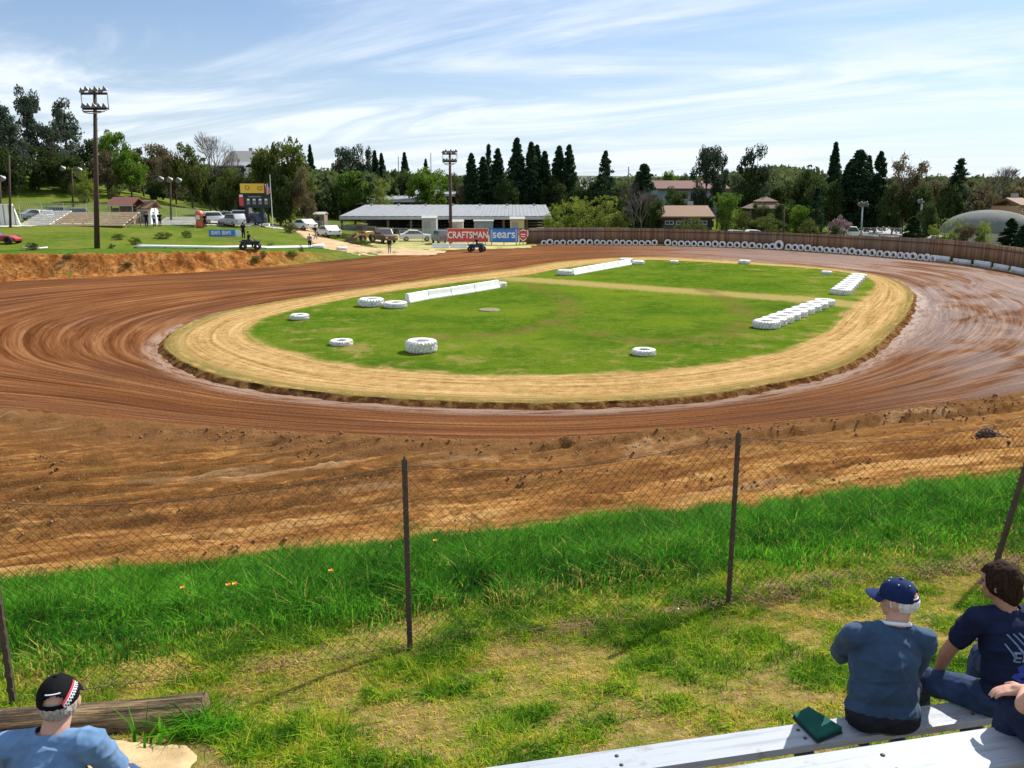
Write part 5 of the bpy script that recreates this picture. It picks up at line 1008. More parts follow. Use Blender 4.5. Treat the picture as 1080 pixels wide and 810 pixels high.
# every kind is built 1 unit high and about 1 unit wide at most; scaled to metres when placed
def tree_kind(kind, seed):
    rs = np.random.RandomState(seed); rnd = random.Random(seed); bm = BM(); parts = []; mat = L_OAK; bark = BARK
    if kind in ('oak', 'dark', 'bright', 'tan', 'euc', 'half', 'pine'):
        cfg = dict(oak=(L_OAK, 34, .16, .13, .62, 170), dark=(L_DARK, 34, .16, .08, .60, 180), bright=(L_BRIGHT, 32, .15, .20, .60, 170), tan=(L_TAN, 30, .14, .14, .60, 130), euc=(L_EUC, 36, .115, .14, .64, 150), half=(L_TAN, 46, .085, .22, .62, 90), pine=(L_PINE, 50, .085, .10, .60, 110))[kind]
        mat, nc, sp, zlo, zc, nl = cfg; W = .46 if kind != 'euc' else .36
        if kind == 'pine': W = .26
        tr = limb(bm, (0, 0, -.03), (rnd.uniform(-.03, .03), rnd.uniform(-.03, .03), .5), .032 if kind != 'pine' else .02, .018, rnd, .03, 8)
        C = []
        while len(C) < nc:
            u = rs.rand(3) * 2 - 1
            if u @ u > 1 or u @ u < .12: continue
            z = zlo + (u[2] * .5 + .5) * (1 - zlo) * .93; w_ = W * (1 if kind != 'pine' else (1.15 - .6 * (z - zlo)))
            if kind in ('oak', 'dark', 'bright', 'tan', 'half'): w_ *= math.sqrt(max(.1, 1 - ((z - zc) / .48) ** 2)) if False else 1
            C.append((u[0] * w_ * .95, u[1] * w_ * .95, z))
        C = np.array(C)
        if kind == 'half': bark = BARKG if False else BARK
        for c in C[:: (1 if kind in ('half', 'pine', 'euc') else 2)]:
            s_ = tr[-1] if c[2] > .5 else Vector((0, 0, max(.12, c[2] * .6))); limb(bm, s_, c, .011, .003, rnd, .09, 4)
        if kind in ('half', 'tan'):
            for c in C:
                for _ in range(5): limb(bm, c, Vector(c) + Vector((rnd.uniform(-1, 1), rnd.uniform(-1, 1), rnd.uniform(-.2, 1))) * .12, .003, .0012, rnd, .1, 3, 3)
        spread = sp * (.65 + .7 * rs.rand(nc)); parts.append(leaves(C, spread, nl, {'pine': .019, 'euc': .021, 'half': .017}.get(kind, .027), rs))
    elif kind in ('conifer', 'cypress', 'spire', 'deodar'):
        mat = L_CON; W = {'conifer': .17, 'cypress': .15, 'spire': .13, 'deodar': .30}[kind]; tube(bm, [(0, 0, -.03), (0, 0, .5), (.004, 0, 1.0)], [.022, .013, .002], 6)
        C = []; S_ = []; n = {'conifer': 190, 'cypress': 170, 'spire': 110, 'deodar': 170}[kind]
        for i in range(n):
            t = (i + rs.rand()) / n; t = t ** .85; z = .06 + .92 * t; a = rs.rand() * 2 * PI; prof = (1 - t) ** (.75 if kind != 'cypress' else .5) * (.75 + .5 * math.sin(i * 1.3) ** 2 * .6)
            r = W * prof * (.35 + .75 * rs.rand() ** .5); C.append((r * math.cos(a), r * math.sin(a), z - r * .25)); S_.append(.022 + .06 * (1 - t) * (.6 + .6 * rs.rand()))
            if i % (3 if kind != 'spire' else 1) == 0: tube(bm, [(0, 0, z), (r * math.cos(a), r * math.sin(a), z - r * .25)], [.004, .0015], 3, False)
        parts.append(leaves(np.array(C), np.array(S_), {'spire': 20, 'deodar': 34}.get(kind, 48), .0165, rs))
    elif kind in ('shrub', 'willow', 'bamboo'):
        mat = {'shrub': L_OAK, 'willow': L_LIME, 'bamboo': L_BRIGHT}[kind]; nc = 40; C = []; S_ = []
        for i in range(nc):
            a = rs.rand() * 2 * PI; r = rs.rand() ** .5 * (.46 if kind != 'bamboo' else .26); top = (1 - (r / .55) ** 2 * .6) * (.75 + .3 * rs.rand()); z = top * (rs.rand() ** .6); C.append((r * math.cos(a), r * math.sin(a), .06 + z * .9)); S_.append(.10 + .07 * rs.rand())
            limb(bm, (r * .3 * math.cos(a), r * .3 * math.sin(a), -.03), C[-1], .008, .003, rnd, .05, 4, 4)
        parts.append(leaves(np.array(C), np.array(S_), 120, .020, rs))
        if kind != 'shrub':
            C = [(rs.randn() * .2, rs.randn() * .2, .8 + .18 * rs.rand()) for _ in range(26)]; parts.append(leaves(np.array(C), np.full(26, .06), 26, .015, rs))
    elif kind == 'bare':
        bark = TWIG
        def grow(p, d, L_, r, dep):
            q = p + d * L_; pts = [p, p.lerp(q, .5) + Vector((rnd.uniform(-1, 1), rnd.uniform(-1, 1), rnd.uniform(-1, 1))) * L_ * .07, q]; tube(bm, pts, [r, r * .85, r * .68], 5 if dep < 3 else 3, False)
            if dep >= 6: return
            for _ in range(3 if dep > 0 else 4):
                nd = (d + Vector((rnd.uniform(-1, 1), rnd.uniform(-1, 1), rnd.uniform(-.35, .6))) * .72).normalized(); grow(q, nd, L_ * rnd.uniform(.60, .82), r * .62, dep + 1)
        grow(Vector((0, 0, -.03)), Vector((0, 0, 1)), .27, .020, 0)
        zs = max(v.co.z for v in bm.verts); bmesh.ops.scale(bm, vec=(1 / zs,) * 3, verts=bm.verts[:])
        return mesh_of(bm, 'trunk', bark), None
    return mesh_of(bm, 'trunk', bark), crown_mesh('crown', parts, mat)
KM = {}
NAMES = dict(oak='oak_tree', dark='evergreen_oak', bright='leafy_tree', tan='budding_tree', euc='eucalyptus_tree', half='budding_oak', pine='grey_pine', conifer='redwood_tree', cypress='cypress_tree', spire='spruce_tree', deodar='cedar_tree', shrub='shrub', willow='willow_bush', bamboo='bamboo_clump', bare='bare_tree', pinkb='flowering_shrub')
wsp = dict(oak=1.0, dark=1.0, bright=1.0, tan=1.0, euc=.86, half=1.0, pine=.62, conifer=.25, cypress=.27, spire=.20, deodar=.50, shrub=1.05, willow=1.05, bamboo=.70, bare=.95, pinkb=1.05)
_n = [0]
def tree(kind, px, top, base, w_, Y, label, group=None, seed=None):
    """base=None: stands on the terrain at distance Y; top = pixel row of its tip"""
    _n[0] += 1; rr = random.Random(_n[0] * 7); k0 = 'shrub' if kind == 'pinkb' else kind; v = (kind, (_n[0] % 3) if kind not in ('bare',) else _n[0] % 2)
    if v not in KM:
        KM[v] = tree_kind(k0, 100 + v[1] * 17 + len(kind) * 3)
        if kind == 'pinkb': KM[v][1].materials.clear(); KM[v][1].materials.append(L_PINK)
    p = at(px, Y); zt = zat(top, Y); h = max(.5, zt - p.z) * (1.03 if kind in ('oak', 'dark', 'tan', 'pine', 'euc') else 1); dep = Y * CP + SP * (CAMZ - p.z); wm_ = w_ / FPX * dep
    t = thing(NAMES[kind], label, 'bush' if kind in ('shrub', 'willow', 'pinkb') else 'bamboo' if kind == 'bamboo' else 'tree', p, rr.random() * 6.28, group); t.scale = (wm_ / wsp[kind], wm_ / wsp[kind], h)
    tm, cm = KM[v]; o = bpy.data.objects.new('trunk' if kind not in ('shrub', 'willow', 'pinkb', 'bamboo') else 'stems', tm); COL.objects.link(o); o.parent = t
    if cm: o = bpy.data.objects.new('crown' if kind not in ('shrub', 'willow', 'pinkb', 'bamboo') else 'foliage', cm); COL.objects.link(o); o.parent = t
    return t
G1 = 'trees on the hillside above the left grandstand'; G2 = 'trees behind the scoreboard'; G3 = 'trees behind the covered stands in the middle'; G4 = 'trees beyond the board fence'
T = [
 ('pine', 4, 96, 44, 128, 'tall grey green pine cut by the left edge of the picture', G1), ('pine', 36, 84, 40, 134, 'tallest open grey pine on the left hillside, second from the left edge', G1),
 ('pine', 75, 104, 42, 138, 'open grey pine just left of the tall floodlight pole', G1), ('pine', 19, 118, 40, 124, 'shorter grey pine in front of the two tall pines at the far left', G1),
 ('pine', 58, 122, 38, 131, 'grey pine filling the gap between the tallest pine and the floodlight pole', G1), ('dark', 42, 156, 40, 126, 'dark round evergreen low on the hillside behind the tallest pine', G1),
 ('dark', 8, 150, 44, 121, 'dark evergreen at the foot of the pines by the left edge', G1), ('dark', 72, 158, 40, 127, 'dark evergreen above the double lamp post on the hillside', G1),
 ('dark', 100, 148, 42, 136, 'dark evergreen crossed by the tall floodlight pole', G1), ('bright', 124, 135, 34, 134, 'bright green leafy tree right of the tall floodlight pole', G1), ('bright', 139, 158, 34, 131, 'bright leafy tree with bare trunk standing on the grass above the ticket hut', G1),
 ('willow', 89, 176, 26, 122, 'yellow green young tree beside the double lamp post', G1), ('tan', 114, 155, 34, 129, 'olive brown tree beneath the bright green tree', G1), ('tan', 152, 153, 36, 140, 'brownish budding tree right of the bright green trees', G1), ('tan', 172, 150, 34, 150, 'pale brown leafless looking tree behind the second lamp post', G1),
 ('tan', 186, 158, 32, 138, 'brown olive tree left of the tall bare tree', G1), ('oak', 203, 150, 34, 134, 'olive oak with a straight trunk left of the tall bare tree', G1), ('shrub', 122, 194, 16, 124, 'dark bush on the hillside behind the ticket hut', G1),
 ('dark', 165, 190, 22, 133, 'dark low evergreen behind the right end of the hillside grass', G1), ('dark', 222, 180, 26, 136, 'dark evergreen left of the round olive tree', G2),
 ('bare', 229, 138, 40, 140, 'tall bare tree with fine twigs in front of the grey roofed hilltop house', G2), ('bare', 246, 150, 26, 146, 'smaller bare tree right of the tall bare tree', G2), ('oak', 243, 176, 40, 126, 'round olive oak just left of the yellow scoreboard', G2),
 ('dark', 233, 178, 34, 150, 'dark evergreen in front of the low grey hilltop building', G2), ('dark', 262, 180, 34, 148, 'dark evergreen right below the hilltop house', G2), ('dark', 275, 176, 26, 146, 'dark tree filling in behind the left edge of the broad olive oak', G2),
 ('oak', 284, 153, 44, 130, 'broad olive oak rising behind the yellow scoreboard', G2), ('oak', 307, 143, 52, 127, 'largest olive oak, right of the scoreboard flag', G2), ('tan', 324, 176, 28, 124, 'loose brownish tree at the right foot of the largest oak', G2), ('dark', 296, 178, 34, 124, 'dark shaded tree directly behind the flagpole', G2),
 ('conifer', 330, 152, 10, 220, 'thin dark conifer tip above the right side of the largest oak', G2), ('bright', 348, 178, 30, 190, 'green round tree just right of the largest oak', G2), ('euc', 366, 150, 34, 210, 'dark ragged tall tree near the far red hilltop house', G2), ('euc', 384, 148, 30, 214, 'ragged tree right of the far red hilltop house', G2),
 ('bright', 374, 178, 42, 170, 'green broad tree behind the left end of the covered stands', G2), ('conifer', 397, 158, 13, 230, 'left of the pair of dark conifers behind the covered stands', G2), ('conifer', 404, 161, 12, 232, 'right of the pair of dark conifers behind the covered stands', G2),
 ('willow', 406, 188, 22, 165, 'small yellow green tree behind the left canopy roof', G2), ('conifer', 428, 160, 13, 240, 'single dark conifer left of the middle floodlight pole', G3), ('dark', 424, 176, 36, 215, 'dark tree mass below the single conifer', G3), ('conifer', 450, 167, 9, 250, 'small conifer tip behind the round green tree', G3),
 ('bright', 453, 176, 46, 185, 'round green tree just left of the middle floodlight pole', G3), ('tan', 492, 190, 30, 180, 'yellow brown tree right of the middle floodlight pole', G3), ('dark', 478, 182, 26, 210, 'dark tree behind the middle floodlight pole', G3),
 ('conifer', 498, 161, 19, 176, 'first dark redwood right of the middle floodlight pole', G3), ('conifer', 510, 165, 20, 180, 'second dark redwood right of the middle floodlight pole', G3), ('spire', 516, 151, 14, 190, 'thin spire topped conifer between the redwoods', G3), ('conifer', 525, 156, 20, 178, 'redwood just left of the tallest redwood', G3),
 ('conifer', 545, 145, 24, 172, 'tallest dark redwood behind the covered stands', G3), ('conifer', 560, 149, 21, 172, 'redwood right beside the tallest redwood', G3), ('conifer', 566, 152, 20, 176, 'redwood in the middle of the dense redwood row', G3), ('conifer', 574, 159, 20, 174, 'shorter redwood right of the middle of the row', G3),
 ('conifer', 589, 153, 21, 172, 'left of the two redwoods closing the row on the right', G3), ('conifer', 599, 152, 20, 171, 'last redwood at the right end of the row', G3), ('dark', 536, 186, 30, 168, 'dark undergrowth tree at the foot of the tallest redwood', G3), ('dark', 584, 188, 34, 168, 'dark undergrowth tree at the right foot of the redwoods', G3),
 ('willow', 587, 214, 30, 124, 'small lime green bush at the right end of the covered stands', G4), ('willow', 612, 207, 42, 120, 'broad lime green bush behind the board fence', G4), ('willow', 640, 206, 40, 119, 'lime green bush left of the grey bare tree', G4), ('shrub', 655, 216, 22, 118, 'olive bush between the lime bushes and the bare tree', G4),
 ('deodar', 637, 158, 34, 150, 'broad pointed cedar above the lime green bushes', G4), ('bare', 668, 190, 36, 122, 'silvery grey bare bush tree in front of the dark cypress', G4), ('bare', 676, 200, 32, 119, 'lower silvery bare bush right of the first', G4), ('cypress', 677, 172, 30, 140, 'dark cypress with a blunt top behind the silvery bare bush', G4), ('dark', 690, 205, 24, 126, 'dark bush left of the low tiled roof', G4),
 ('dark', 618, 190, 34, 152, 'dark tree in front of the dark shed roof', G4), ('bright', 704, 178, 18, 220, 'small round far tree above the red school roof', G4), ('dark', 718, 182, 18, 225, 'small dark far tree above the red school roof', G4),
 ('euc', 742, 147, 36, 150, 'tall ragged eucalyptus, left one of the pair in front of the red school', G4), ('euc', 756, 152, 26, 152, 'slimmer eucalyptus between the pair of tall ones', G4), ('euc', 789, 151, 44, 148, 'tall ragged eucalyptus, right one of the pair in front of the red school', G4), ('dark', 786, 182, 34, 146, 'dark tree under the right eucalyptus', G4),
 ('bamboo', 765, 203, 26, 121, 'bright green upright bamboo clump by the board fence', G4), ('shrub', 729, 224, 38, 118, 'low olive bush in front of the tiled roof', G4), ('shrub', 782, 216, 20, 122, 'dark bush right of the bamboo clump', G4), ('dark', 800, 212, 26, 126, 'dark bushy tree hiding the left half of the gazebo', G4), ('dark', 826, 210, 24, 126, 'dark bushy tree hiding the right posts of the gazebo', G4), ('shrub', 808, 223, 40, 122, 'dark wide bush below the little gazebo roof', G4),
 ('dark', 848, 174, 46, 145, 'round dark evergreen right of the gazebo roof', G4), ('dark', 866, 184, 36, 140, 'dark evergreen joined to the round one on its right', G4), ('conifer', 875, 149, 18, 165, 'sharp conifer tip above the round dark evergreens', G4), ('cypress', 900, 157, 34, 142, 'broad dark cypress in the right group', G4), ('cypress', 922, 159, 20, 141, 'narrow dark cypress beside the broad one', G4), ('cypress', 890, 170, 22, 143, 'dark cypress left of the broad one', G4), ('cypress', 910, 163, 16, 150, 'cypress peeping out between the broad and the narrow one', G4),
 ('dark', 820, 190, 34, 150, 'dark evergreen between the right eucalyptus and the round one', G4), ('dark', 612, 198, 30, 150, 'dark evergreen left of the pointed cedar', G4), ('dark', 658, 190, 30, 150, 'dark evergreen right of the pointed cedar', G4),
 ('half', 950, 156, 54, 138, 'large oak with thin young leaves right of the cypresses', G4), ('dark', 940, 196, 34, 136, 'dark tree at the foot of the large budding oak', G4), ('dark', 968, 192, 34, 134, 'dark tree right of the large budding oak', G4), ('spire', 1005, 166, 26, 130, 'thin spire topped spruce right of the budding oak', G4),
 ('bare', 1048, 174, 44, 150, 'tall bare tree above the grey dome at the right', G4), ('tan', 1022, 190, 40, 145, 'olive grey tree mass left of the tall bare tree', G4), ('tan', 1066, 196, 44, 142, 'olive grey tree mass at the right edge above the dome', G4), ('dark', 998, 196, 34, 128, 'dark tree at the foot of the spruce', G4), ('tan', 1040, 200, 36, 138, 'olive tree under the tall bare tree', G4),
 ('dark', 712, 196, 30, 165, 'dark evergreen at the left end of the red roofed school', G4), ('tan', 985, 188, 34, 160, 'greyish tree left of the spruce', G4), ('tan', 1030, 184, 40, 170, 'pale grey tree mass behind the tall bare tree', G4), ('tan', 1075, 188, 40, 165, 'pale grey tree behind the right edge trees', G4),
 ('spire', 858, 197, 18, 116, 'slender bright young conifer behind the board fence', G4), ('bamboo', 841, 216, 22, 114, 'lime green shrub left of the young conifer', G4), ('shrub', 852, 226, 24, 112, 'olive shrub at the foot of the young conifer', G4), ('pinkb', 884, 225, 28, 118, 'pinkish flowering shrub right of the young conifer', G4), ('dark', 879, 236, 12, 108, 'small dark bush beside the car park', G4),
 ('cypress', 961, 228, 20, 104, 'dark triangular cypress right of the car park', G4), ('dark', 974, 216, 28, 108, 'dark tree behind the triangular cypress', G4), ('willow', 983, 236, 14, 98, 'round lime bush right of the triangular cypress', G4), ('willow', 1004, 230, 26, 97, 'lime green bush in front of the grey dome', G4), ('tan', 1018, 236, 26, 95, 'brownish bush in front of the grey dome', G4), ('willow', 1036, 232, 20, 94, 'lime bush right of the brownish bush', G4),
 ('cypress', 1063, 230, 20, 92, 'dark blue green young cypress near the right edge', G4), ('cypress', 1078, 236, 20, 90, 'dark young cypress cut by the right edge', G4),
]
for k, px_, tp, w_, Y, lb, g in T: tree(k, px_, tp, None, w_, Y, lb, g)
# bushes on the bank and the grass above it
for i, (px_, py_, h_, w_, lb) in enumerate(((35, 264, 10, 14, 'dark low bush near the rim of the bank below the white panels'), (72, 275, 9, 11, 'round dark bush on the edge of the bank at the left'), (135, 283, 8, 9, 'small round bush growing on the orange bank face'), (270, 279, 11, 11, 'bright bush at the foot of the orange bank'), (278, 272, 9, 9, 'dark bush just above the bright bush on the bank'), (308, 272, 9, 14, 'dark leafy bush on the green end of the bank'), (318, 266, 6, 6, 'tiny bush on the green end of the bank'), (286, 262, 7, 8, 'small bush on the grass beside the white pipe'), (125, 253, 8, 14, 'grey green bush on the grass below the ticket hut'), (143, 258, 9, 14, 'low bush left of the start of the white pipe'), (172, 252, 9, 20, 'wide low bush below the pair of standing people'), (197, 251, 9, 12, 'dark bush left of the blue banner on the grass'), (306, 246, 14, 16, 'tall weeds at the top of the dirt road'), (118, 262, 6, 8, 'little bush by the foot of the floodlight pole'))):
    p = hit(px_, py_, 55, 130); tree('shrub', px_, py_ - h_, None, w_, p.y, lb, 'bushes on the left bank')
# paddock hedge of rough grass
for i, (px_, py_) in enumerate(((362, 251), (372, 255), (380, 258), (350, 249))):
    p = hit(px_, py_, 80, 130); tree('shrub', px_, py_ - 6, None, 22, p.y, ('first', 'second', 'third', 'farthest')[i] + ' green bush along the right side of the dirt road' if i < 3 else 'farthest green bush along the right side of the dirt road', 'bushes along the dirt road')

# ---- far wooded country
rs = np.random.RandomState(21); parts = []
def far_line(px): return np.interp(px, [-60, 0, 120, 250, 330, 400, 480, 560, 640, 700, 760, 800, 830, 870, 930, 1000, 1060, 1140], [176, 176, 172, 172, 178, 180, 186, 188, 188, 187, 184, 176, 174, 186, 190, 192, 190, 190])
for i in range(4200):
    Y = 168 + 660 * rs.rand() ** 1.5; px_ = rs.rand() * 1240 - 80; x = xat(px_, Y, 4); z = 0.017 * min(500, max(0, Y - 150)); ztop = zat(far_line(px_) + 4 * rs.rand() + (9 if Y < 350 else 3) * rs.rand(), Y)
    if Y < 215 and 395 < px_ < 800: continue
    h = ztop - z
    if h < 3: h = 3 + 5 * rs.rand()
    h2 = min(h, 9 + 9 * rs.rand()); base_ = z + max(0, h - h2) * rs.rand() ** .5; wd = 2.2 + 3.5 * rs.rand(); con_ = rs.rand() < .3
    nc = 5; C = np.stack([x + rs.randn(nc) * wd * (.25 if con_ else .5), Y + rs.randn(nc) * wd * .5, base_ + h2 * (np.arange(nc) + .5) / nc], 1); S_ = np.array([wd * (1.1 - .85 * j / nc if con_ else .9) * .8 for j in range(nc)]); parts.append(leaves(C, S_, 16, .42 + Y / 620, rs))
fw_ = link('woodland', crown_mesh('woodland', parts, leafmat('leaf_far', (.030, .056, .022), (.135, .170, .060), .35)), None); tag(fw_, 'mixed woodland stretching to the horizon behind the buildings', 'woodland', kind='stuff')
# rolling land that carries it
hx = np.linspace(-900, 1000, 90); hy = np.linspace(300, 1600, 60); A, Bq = np.meshgrid(hx, hy, indexing='ij'); Zh = .017 * np.clip(Bq - 150, 0, 500) - 2.5 + 22 * sstep(380, 1000, Bq) * (.35 + .8 * fbm(A / 260, Bq / 260, 3)) * sstep(1700, 1100, Bq) * .75
b = NB('wooded_hills'); n = b.noise(b.geo(), .03, 8, .75); o = link('hills', npmesh('hills', np.stack([A, Bq, Zh], -1).reshape(-1, 3), gridf(90, 60)), b.fin(b.ramp(n, [(.35, (.022, .04, .018)), (.65, (.08, .10, .04))]), .95), None, True); tag(o, kind='structure')

# ================================================================== BUILDINGS
def bx(parent, name, c, s, mat, rot=None, bev=.0):
    bm = BM(); box(bm, c, s, rot, bev); return obj(name, bm, mat, parent)
STEELW = simple('roof_metal_pale', (.23, .245, .26), .8, var=.25, sc=.8); GREYW = simple('wall_grey', (.26, .27, .28), .8); CREAM = simple('wall_cream', (.50, .45, .34), .8); BRICK = simple('wall_brick', (.26, .12, .085), .85, var=.35, sc=8); DARKW = simple('opening_dark', (.02, .022, .025), .4); GLASS = simple('window_glass', (.05, .065, .08), .12); TIMB = simple('timber_post', (.14, .10, .07), .9); WHITEP = simple('paint_white', (.74, .74, .71), .6, var=.15)
CONC = simple('concrete_grey', (.38, .37, .34), .9)
def roofmat(name, col, sc=1.0, rough=.8):
    b = NB(name); p_ = b.obj(); wv = b.wave(p_, sc, 0, 'X'); n = b.noise(p_, 1.2, 6, .7); c = b.mix(b.mth('MULTIPLY', wv, .35), col, tuple(x * .55 for x in col)); c = b.mix(b.sm(n, .5, .7, 0, .4), c, tuple(x * .7 for x in col)); b.bump(wv, .4, .05); return b.fin(c, rough)
R_RED = roofmat('roof_rust_red', (.15, .045, .032), 2.0); R_TILE = roofmat('roof_tiles', (.21, .115, .062), 2.2); R_SCHOOL = roofmat('roof_school_red', (.13, .045, .034), 1.2); R_GREY = roofmat('roof_grey_shingle', (.19, .185, .18), 1.4); R_BROWN = roofmat('roof_brown', (.17, .10, .065), 1.5)
def gable(parent, name, x0, x1, y0, y1, z0, z1, mat, th=.12):
    """pitched roof, ridge along x"""
    bm = BM(); ym = (y0 + y1) / 2; pr = [(y0, z0), (ym, z1), (y1, z0), (y1, z0 + th), (ym, z1 + th * 1.3), (y0, z0 + th)]
    a = [bm.verts.new((x0, y, z)) for y, z in pr]; c = [bm.verts.new((x1, y, z)) for y, z in pr]; f = [bm.faces.new(a), bm.faces.new(c[::-1])] + [bm.faces.new((a[i], c[i], c[(i + 1) % 6], a[(i + 1) % 6])) for i in range(6)]; bmesh.ops.recalc_face_normals(bm, faces=f); return obj(name, bm, mat, parent)
def window(parent, x, y, z, w_, h, fm=WHITEP):
    bm = BM(); e = .07
    for q in ((x, z + h / 2 - e / 2, w_, e), (x, z - h / 2 + e / 2, w_, e), (x - w_ / 2 + e / 2, z, e, h - 2 * e), (x + w_ / 2 - e / 2, z, e, h - 2 * e), (x, z, e * .7, h - 2 * e)): box(bm, (q[0], y - .03, q[1]), (q[2], .08, q[3]))
    f = obj('window', bm, fm, parent); bx(f, 'pane', (x, y - .006, z), (w_ - .1, .03, h - .1), GLASS); return f
def frameat(px0, px1, Y):
    x0, x1 = xat(px0, Y, 2), xat(px1, Y, 2); xc = (x0 + x1) / 2; return xc, x1 - x0, Hs(xc, Y)
# covered stands (long open shed with shallow metal roof)
def shed(px0, px1, yb, ytop_front, ytop_back, Y0, Y1, label, name, bays, seedm=1):
    xc, W, g = frameat(px0, px1, Y0); t = thing(name, label, 'canopy', (xc, Y0, g)); zf = zat(ytop_front, Y0) - g; zb = zat(ytop_back, Y1) - g; D = Y1 - Y0; W2 = W / 2
    bm = BM(); nx = bays * 6
    for i in range(nx):
        xa, xb = -W2 + W * i / nx, -W2 + W * (i + 1) / nx - .03; pr = [(xa, 0, zf), (xb, 0, zf), (xb, D, zb), (xa, D, zb)]; lo = [bm.verts.new((x, y, z)) for x, y, z in pr]; hi = [bm.verts.new((x, y, z + .09 + .03 * (i % 2))) for x, y, z in pr]
        bm.faces.new(lo[::-1]); bm.faces.new(hi); [bm.faces.new((lo[k], lo[(k + 1) % 4], hi[(k + 1) % 4], hi[k])) for k in range(4)]
    obj('roof', bm, STEELW, t); bx(t, 'fascia', (0, -.06, zf - .22), (W, .1, .42), simple('fascia_pale', (.5, .5, .48), .7))
    for i in range(bays + 1):
        x = -W2 + .3 + (W - .6) * i / bays
        for y in (.3, D * .5): bx(t, 'post', (x, y, (zf - .1 + (zb - zf) * y / D) / 2 - .1), (.34, .34, zf + (zb - zf) * y / D - .15), TIMB, None, .02)
        bx(t, 'beam', (x, D / 2, (zf + zb) / 2 - .17), (.15, D, .28), TIMB, Matrix.Rotation(math.atan2(zb - zf, D), 3, 'X'))
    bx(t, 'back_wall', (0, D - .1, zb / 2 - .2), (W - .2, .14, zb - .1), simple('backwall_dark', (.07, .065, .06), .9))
    for i in range(7): bx(t, 'roof_vent', (-W2 + W * (i + .5) / 7, D * .7, zb + .2), (.35, .35, .4), CONC)
    return t, W, D, zf
t, W, D, zf = shed(358, 582, 246, 228.5, 216.5, 134, 158, 'long open sided stand building with a pale metal roof behind the paddock', 'covered_stand', 9)
for j in range(4): bx(t, 'bench', (W * .12, D * .30 + j * 2.2, .35 + .35 * j), (W * .7, .5, .1), CONC)
for px0, px1, y0, y1, Y, lb in ((340, 372, 209, 205, 176, 'small far canopy left of the covered stand'), (398, 447, 211, 207, 182, 'narrow far canopy behind the left part of the covered stand'), (434, 484, 205, 201, 200, 'far canopy behind the middle floodlight pole'), (356, 396, 213, 209, 170, 'pale low canopy behind the left end of the covered stand')):
    shed(px0, px1, 0, y0, y1, Y, Y + 12, lb, 'canopy', 4)
# pale metal sheds under / beside the stand
for px0, px1, y1, Y, m_, lb in ((445, 460, 230, 128, simple('shed_grey', (.33, .36, .38), .6), 'grey metal shed under the front edge of the covered stand'), (538, 553, 231, 130, simple('shed_yellow', (.50, .42, .22), .6), 'yellowish container beside the right end of the covered stand'), (474, 488, 234, 131, simple('shed_cream', (.46, .42, .36), .6), 'cream trailer box behind the red banner'), (500, 520, 233, 133, simple('shed_blue', (.20, .26, .32), .6), 'blue grey container behind the blue banner'), (331, 342, 226, 133, simple('shed_brown', (.24, .17, .13), .7), 'small brown shed at the left end of the paddock')):
    xc, W, g = frameat(px0, px1, Y); h = zat(y1, Y) - g; t = thing('storage_shed', lb, 'shed', (xc, Y, g)); bx(t, 'wall', (0, 1.3, h / 2 - .1), (W, 2.6, h), m_, None, .02); bx(t, 'door', (-W * .15, -.03, h * .42), (W * .42, .06, h * .78), DARKW if 'brown' in lb else GREYW); gable(t, 'roof', -W / 2 - .1, W / 2 + .1, -.15, 2.75, h - .1, h + .18, CONC)
# hilltop house, far red house
def house(px0, px1, yeave, yridge, ybase, Y, dep, wallm, roofm, lb, nwin=3, name='house', base=None, chim=True):
    xc, W, g = frameat(px0, px1, Y); g = zat(ybase, Y) if base is None else base; h = zat(yeave, Y) - g; rz_ = zat(yridge, Y + dep / 2) - g; gg = Hs(xc, Y); t = thing(name, lb, 'house' if name == 'house' else 'building', (xc, Y, g))
    bx(t, 'wall', (0, dep / 2, (h - (g - gg) - .6) / 2), (W * .94, dep, h + (g - gg) + .6), wallm); rf = gable(t, 'roof', -W / 2, W / 2, -.5, dep + .5, h, rz_, roofm, .25)
    if chim: bx(rf, 'chimney', (W * .2, dep * .6, rz_ + .2), (.7, .7, 1.4), CONC)
    for i in range(nwin): window(t, -W * .4 + W * .8 * (i + .5) / nwin, -.02, h * .52, min(1.4, W / nwin * .6), min(1.1, h * .4))
    bx(t, 'door', (W * .44, -.03, h * .36), (.9, .06, h * .66), DARKW); return t
house(240, 268, 172, 161, 181, 165, 10, simple('wall_dim', (.11, .11, .11), .9), R_GREY, 'grey roofed house on the hilltop behind the tall bare tree', 3); house(229, 262, 176, 172.5, 181, 156, 6, simple('wall_dim', (.11, .11, .11), .9), STEELW, 'low grey building with pale roof below the grey roofed hilltop house', 3, chim=False)
house(355, 364, 174, 169, 178, 260, 8, simple('wall_red', (.30, .07, .05), .8), R_BROWN, 'small red house on the far rise behind the scoreboard trees', 2)
house(612, 628, 203, 191, 212, 158, 8, DARKW, R_GREY, 'dark barn roof right of the redwood row', 1, 'barn')
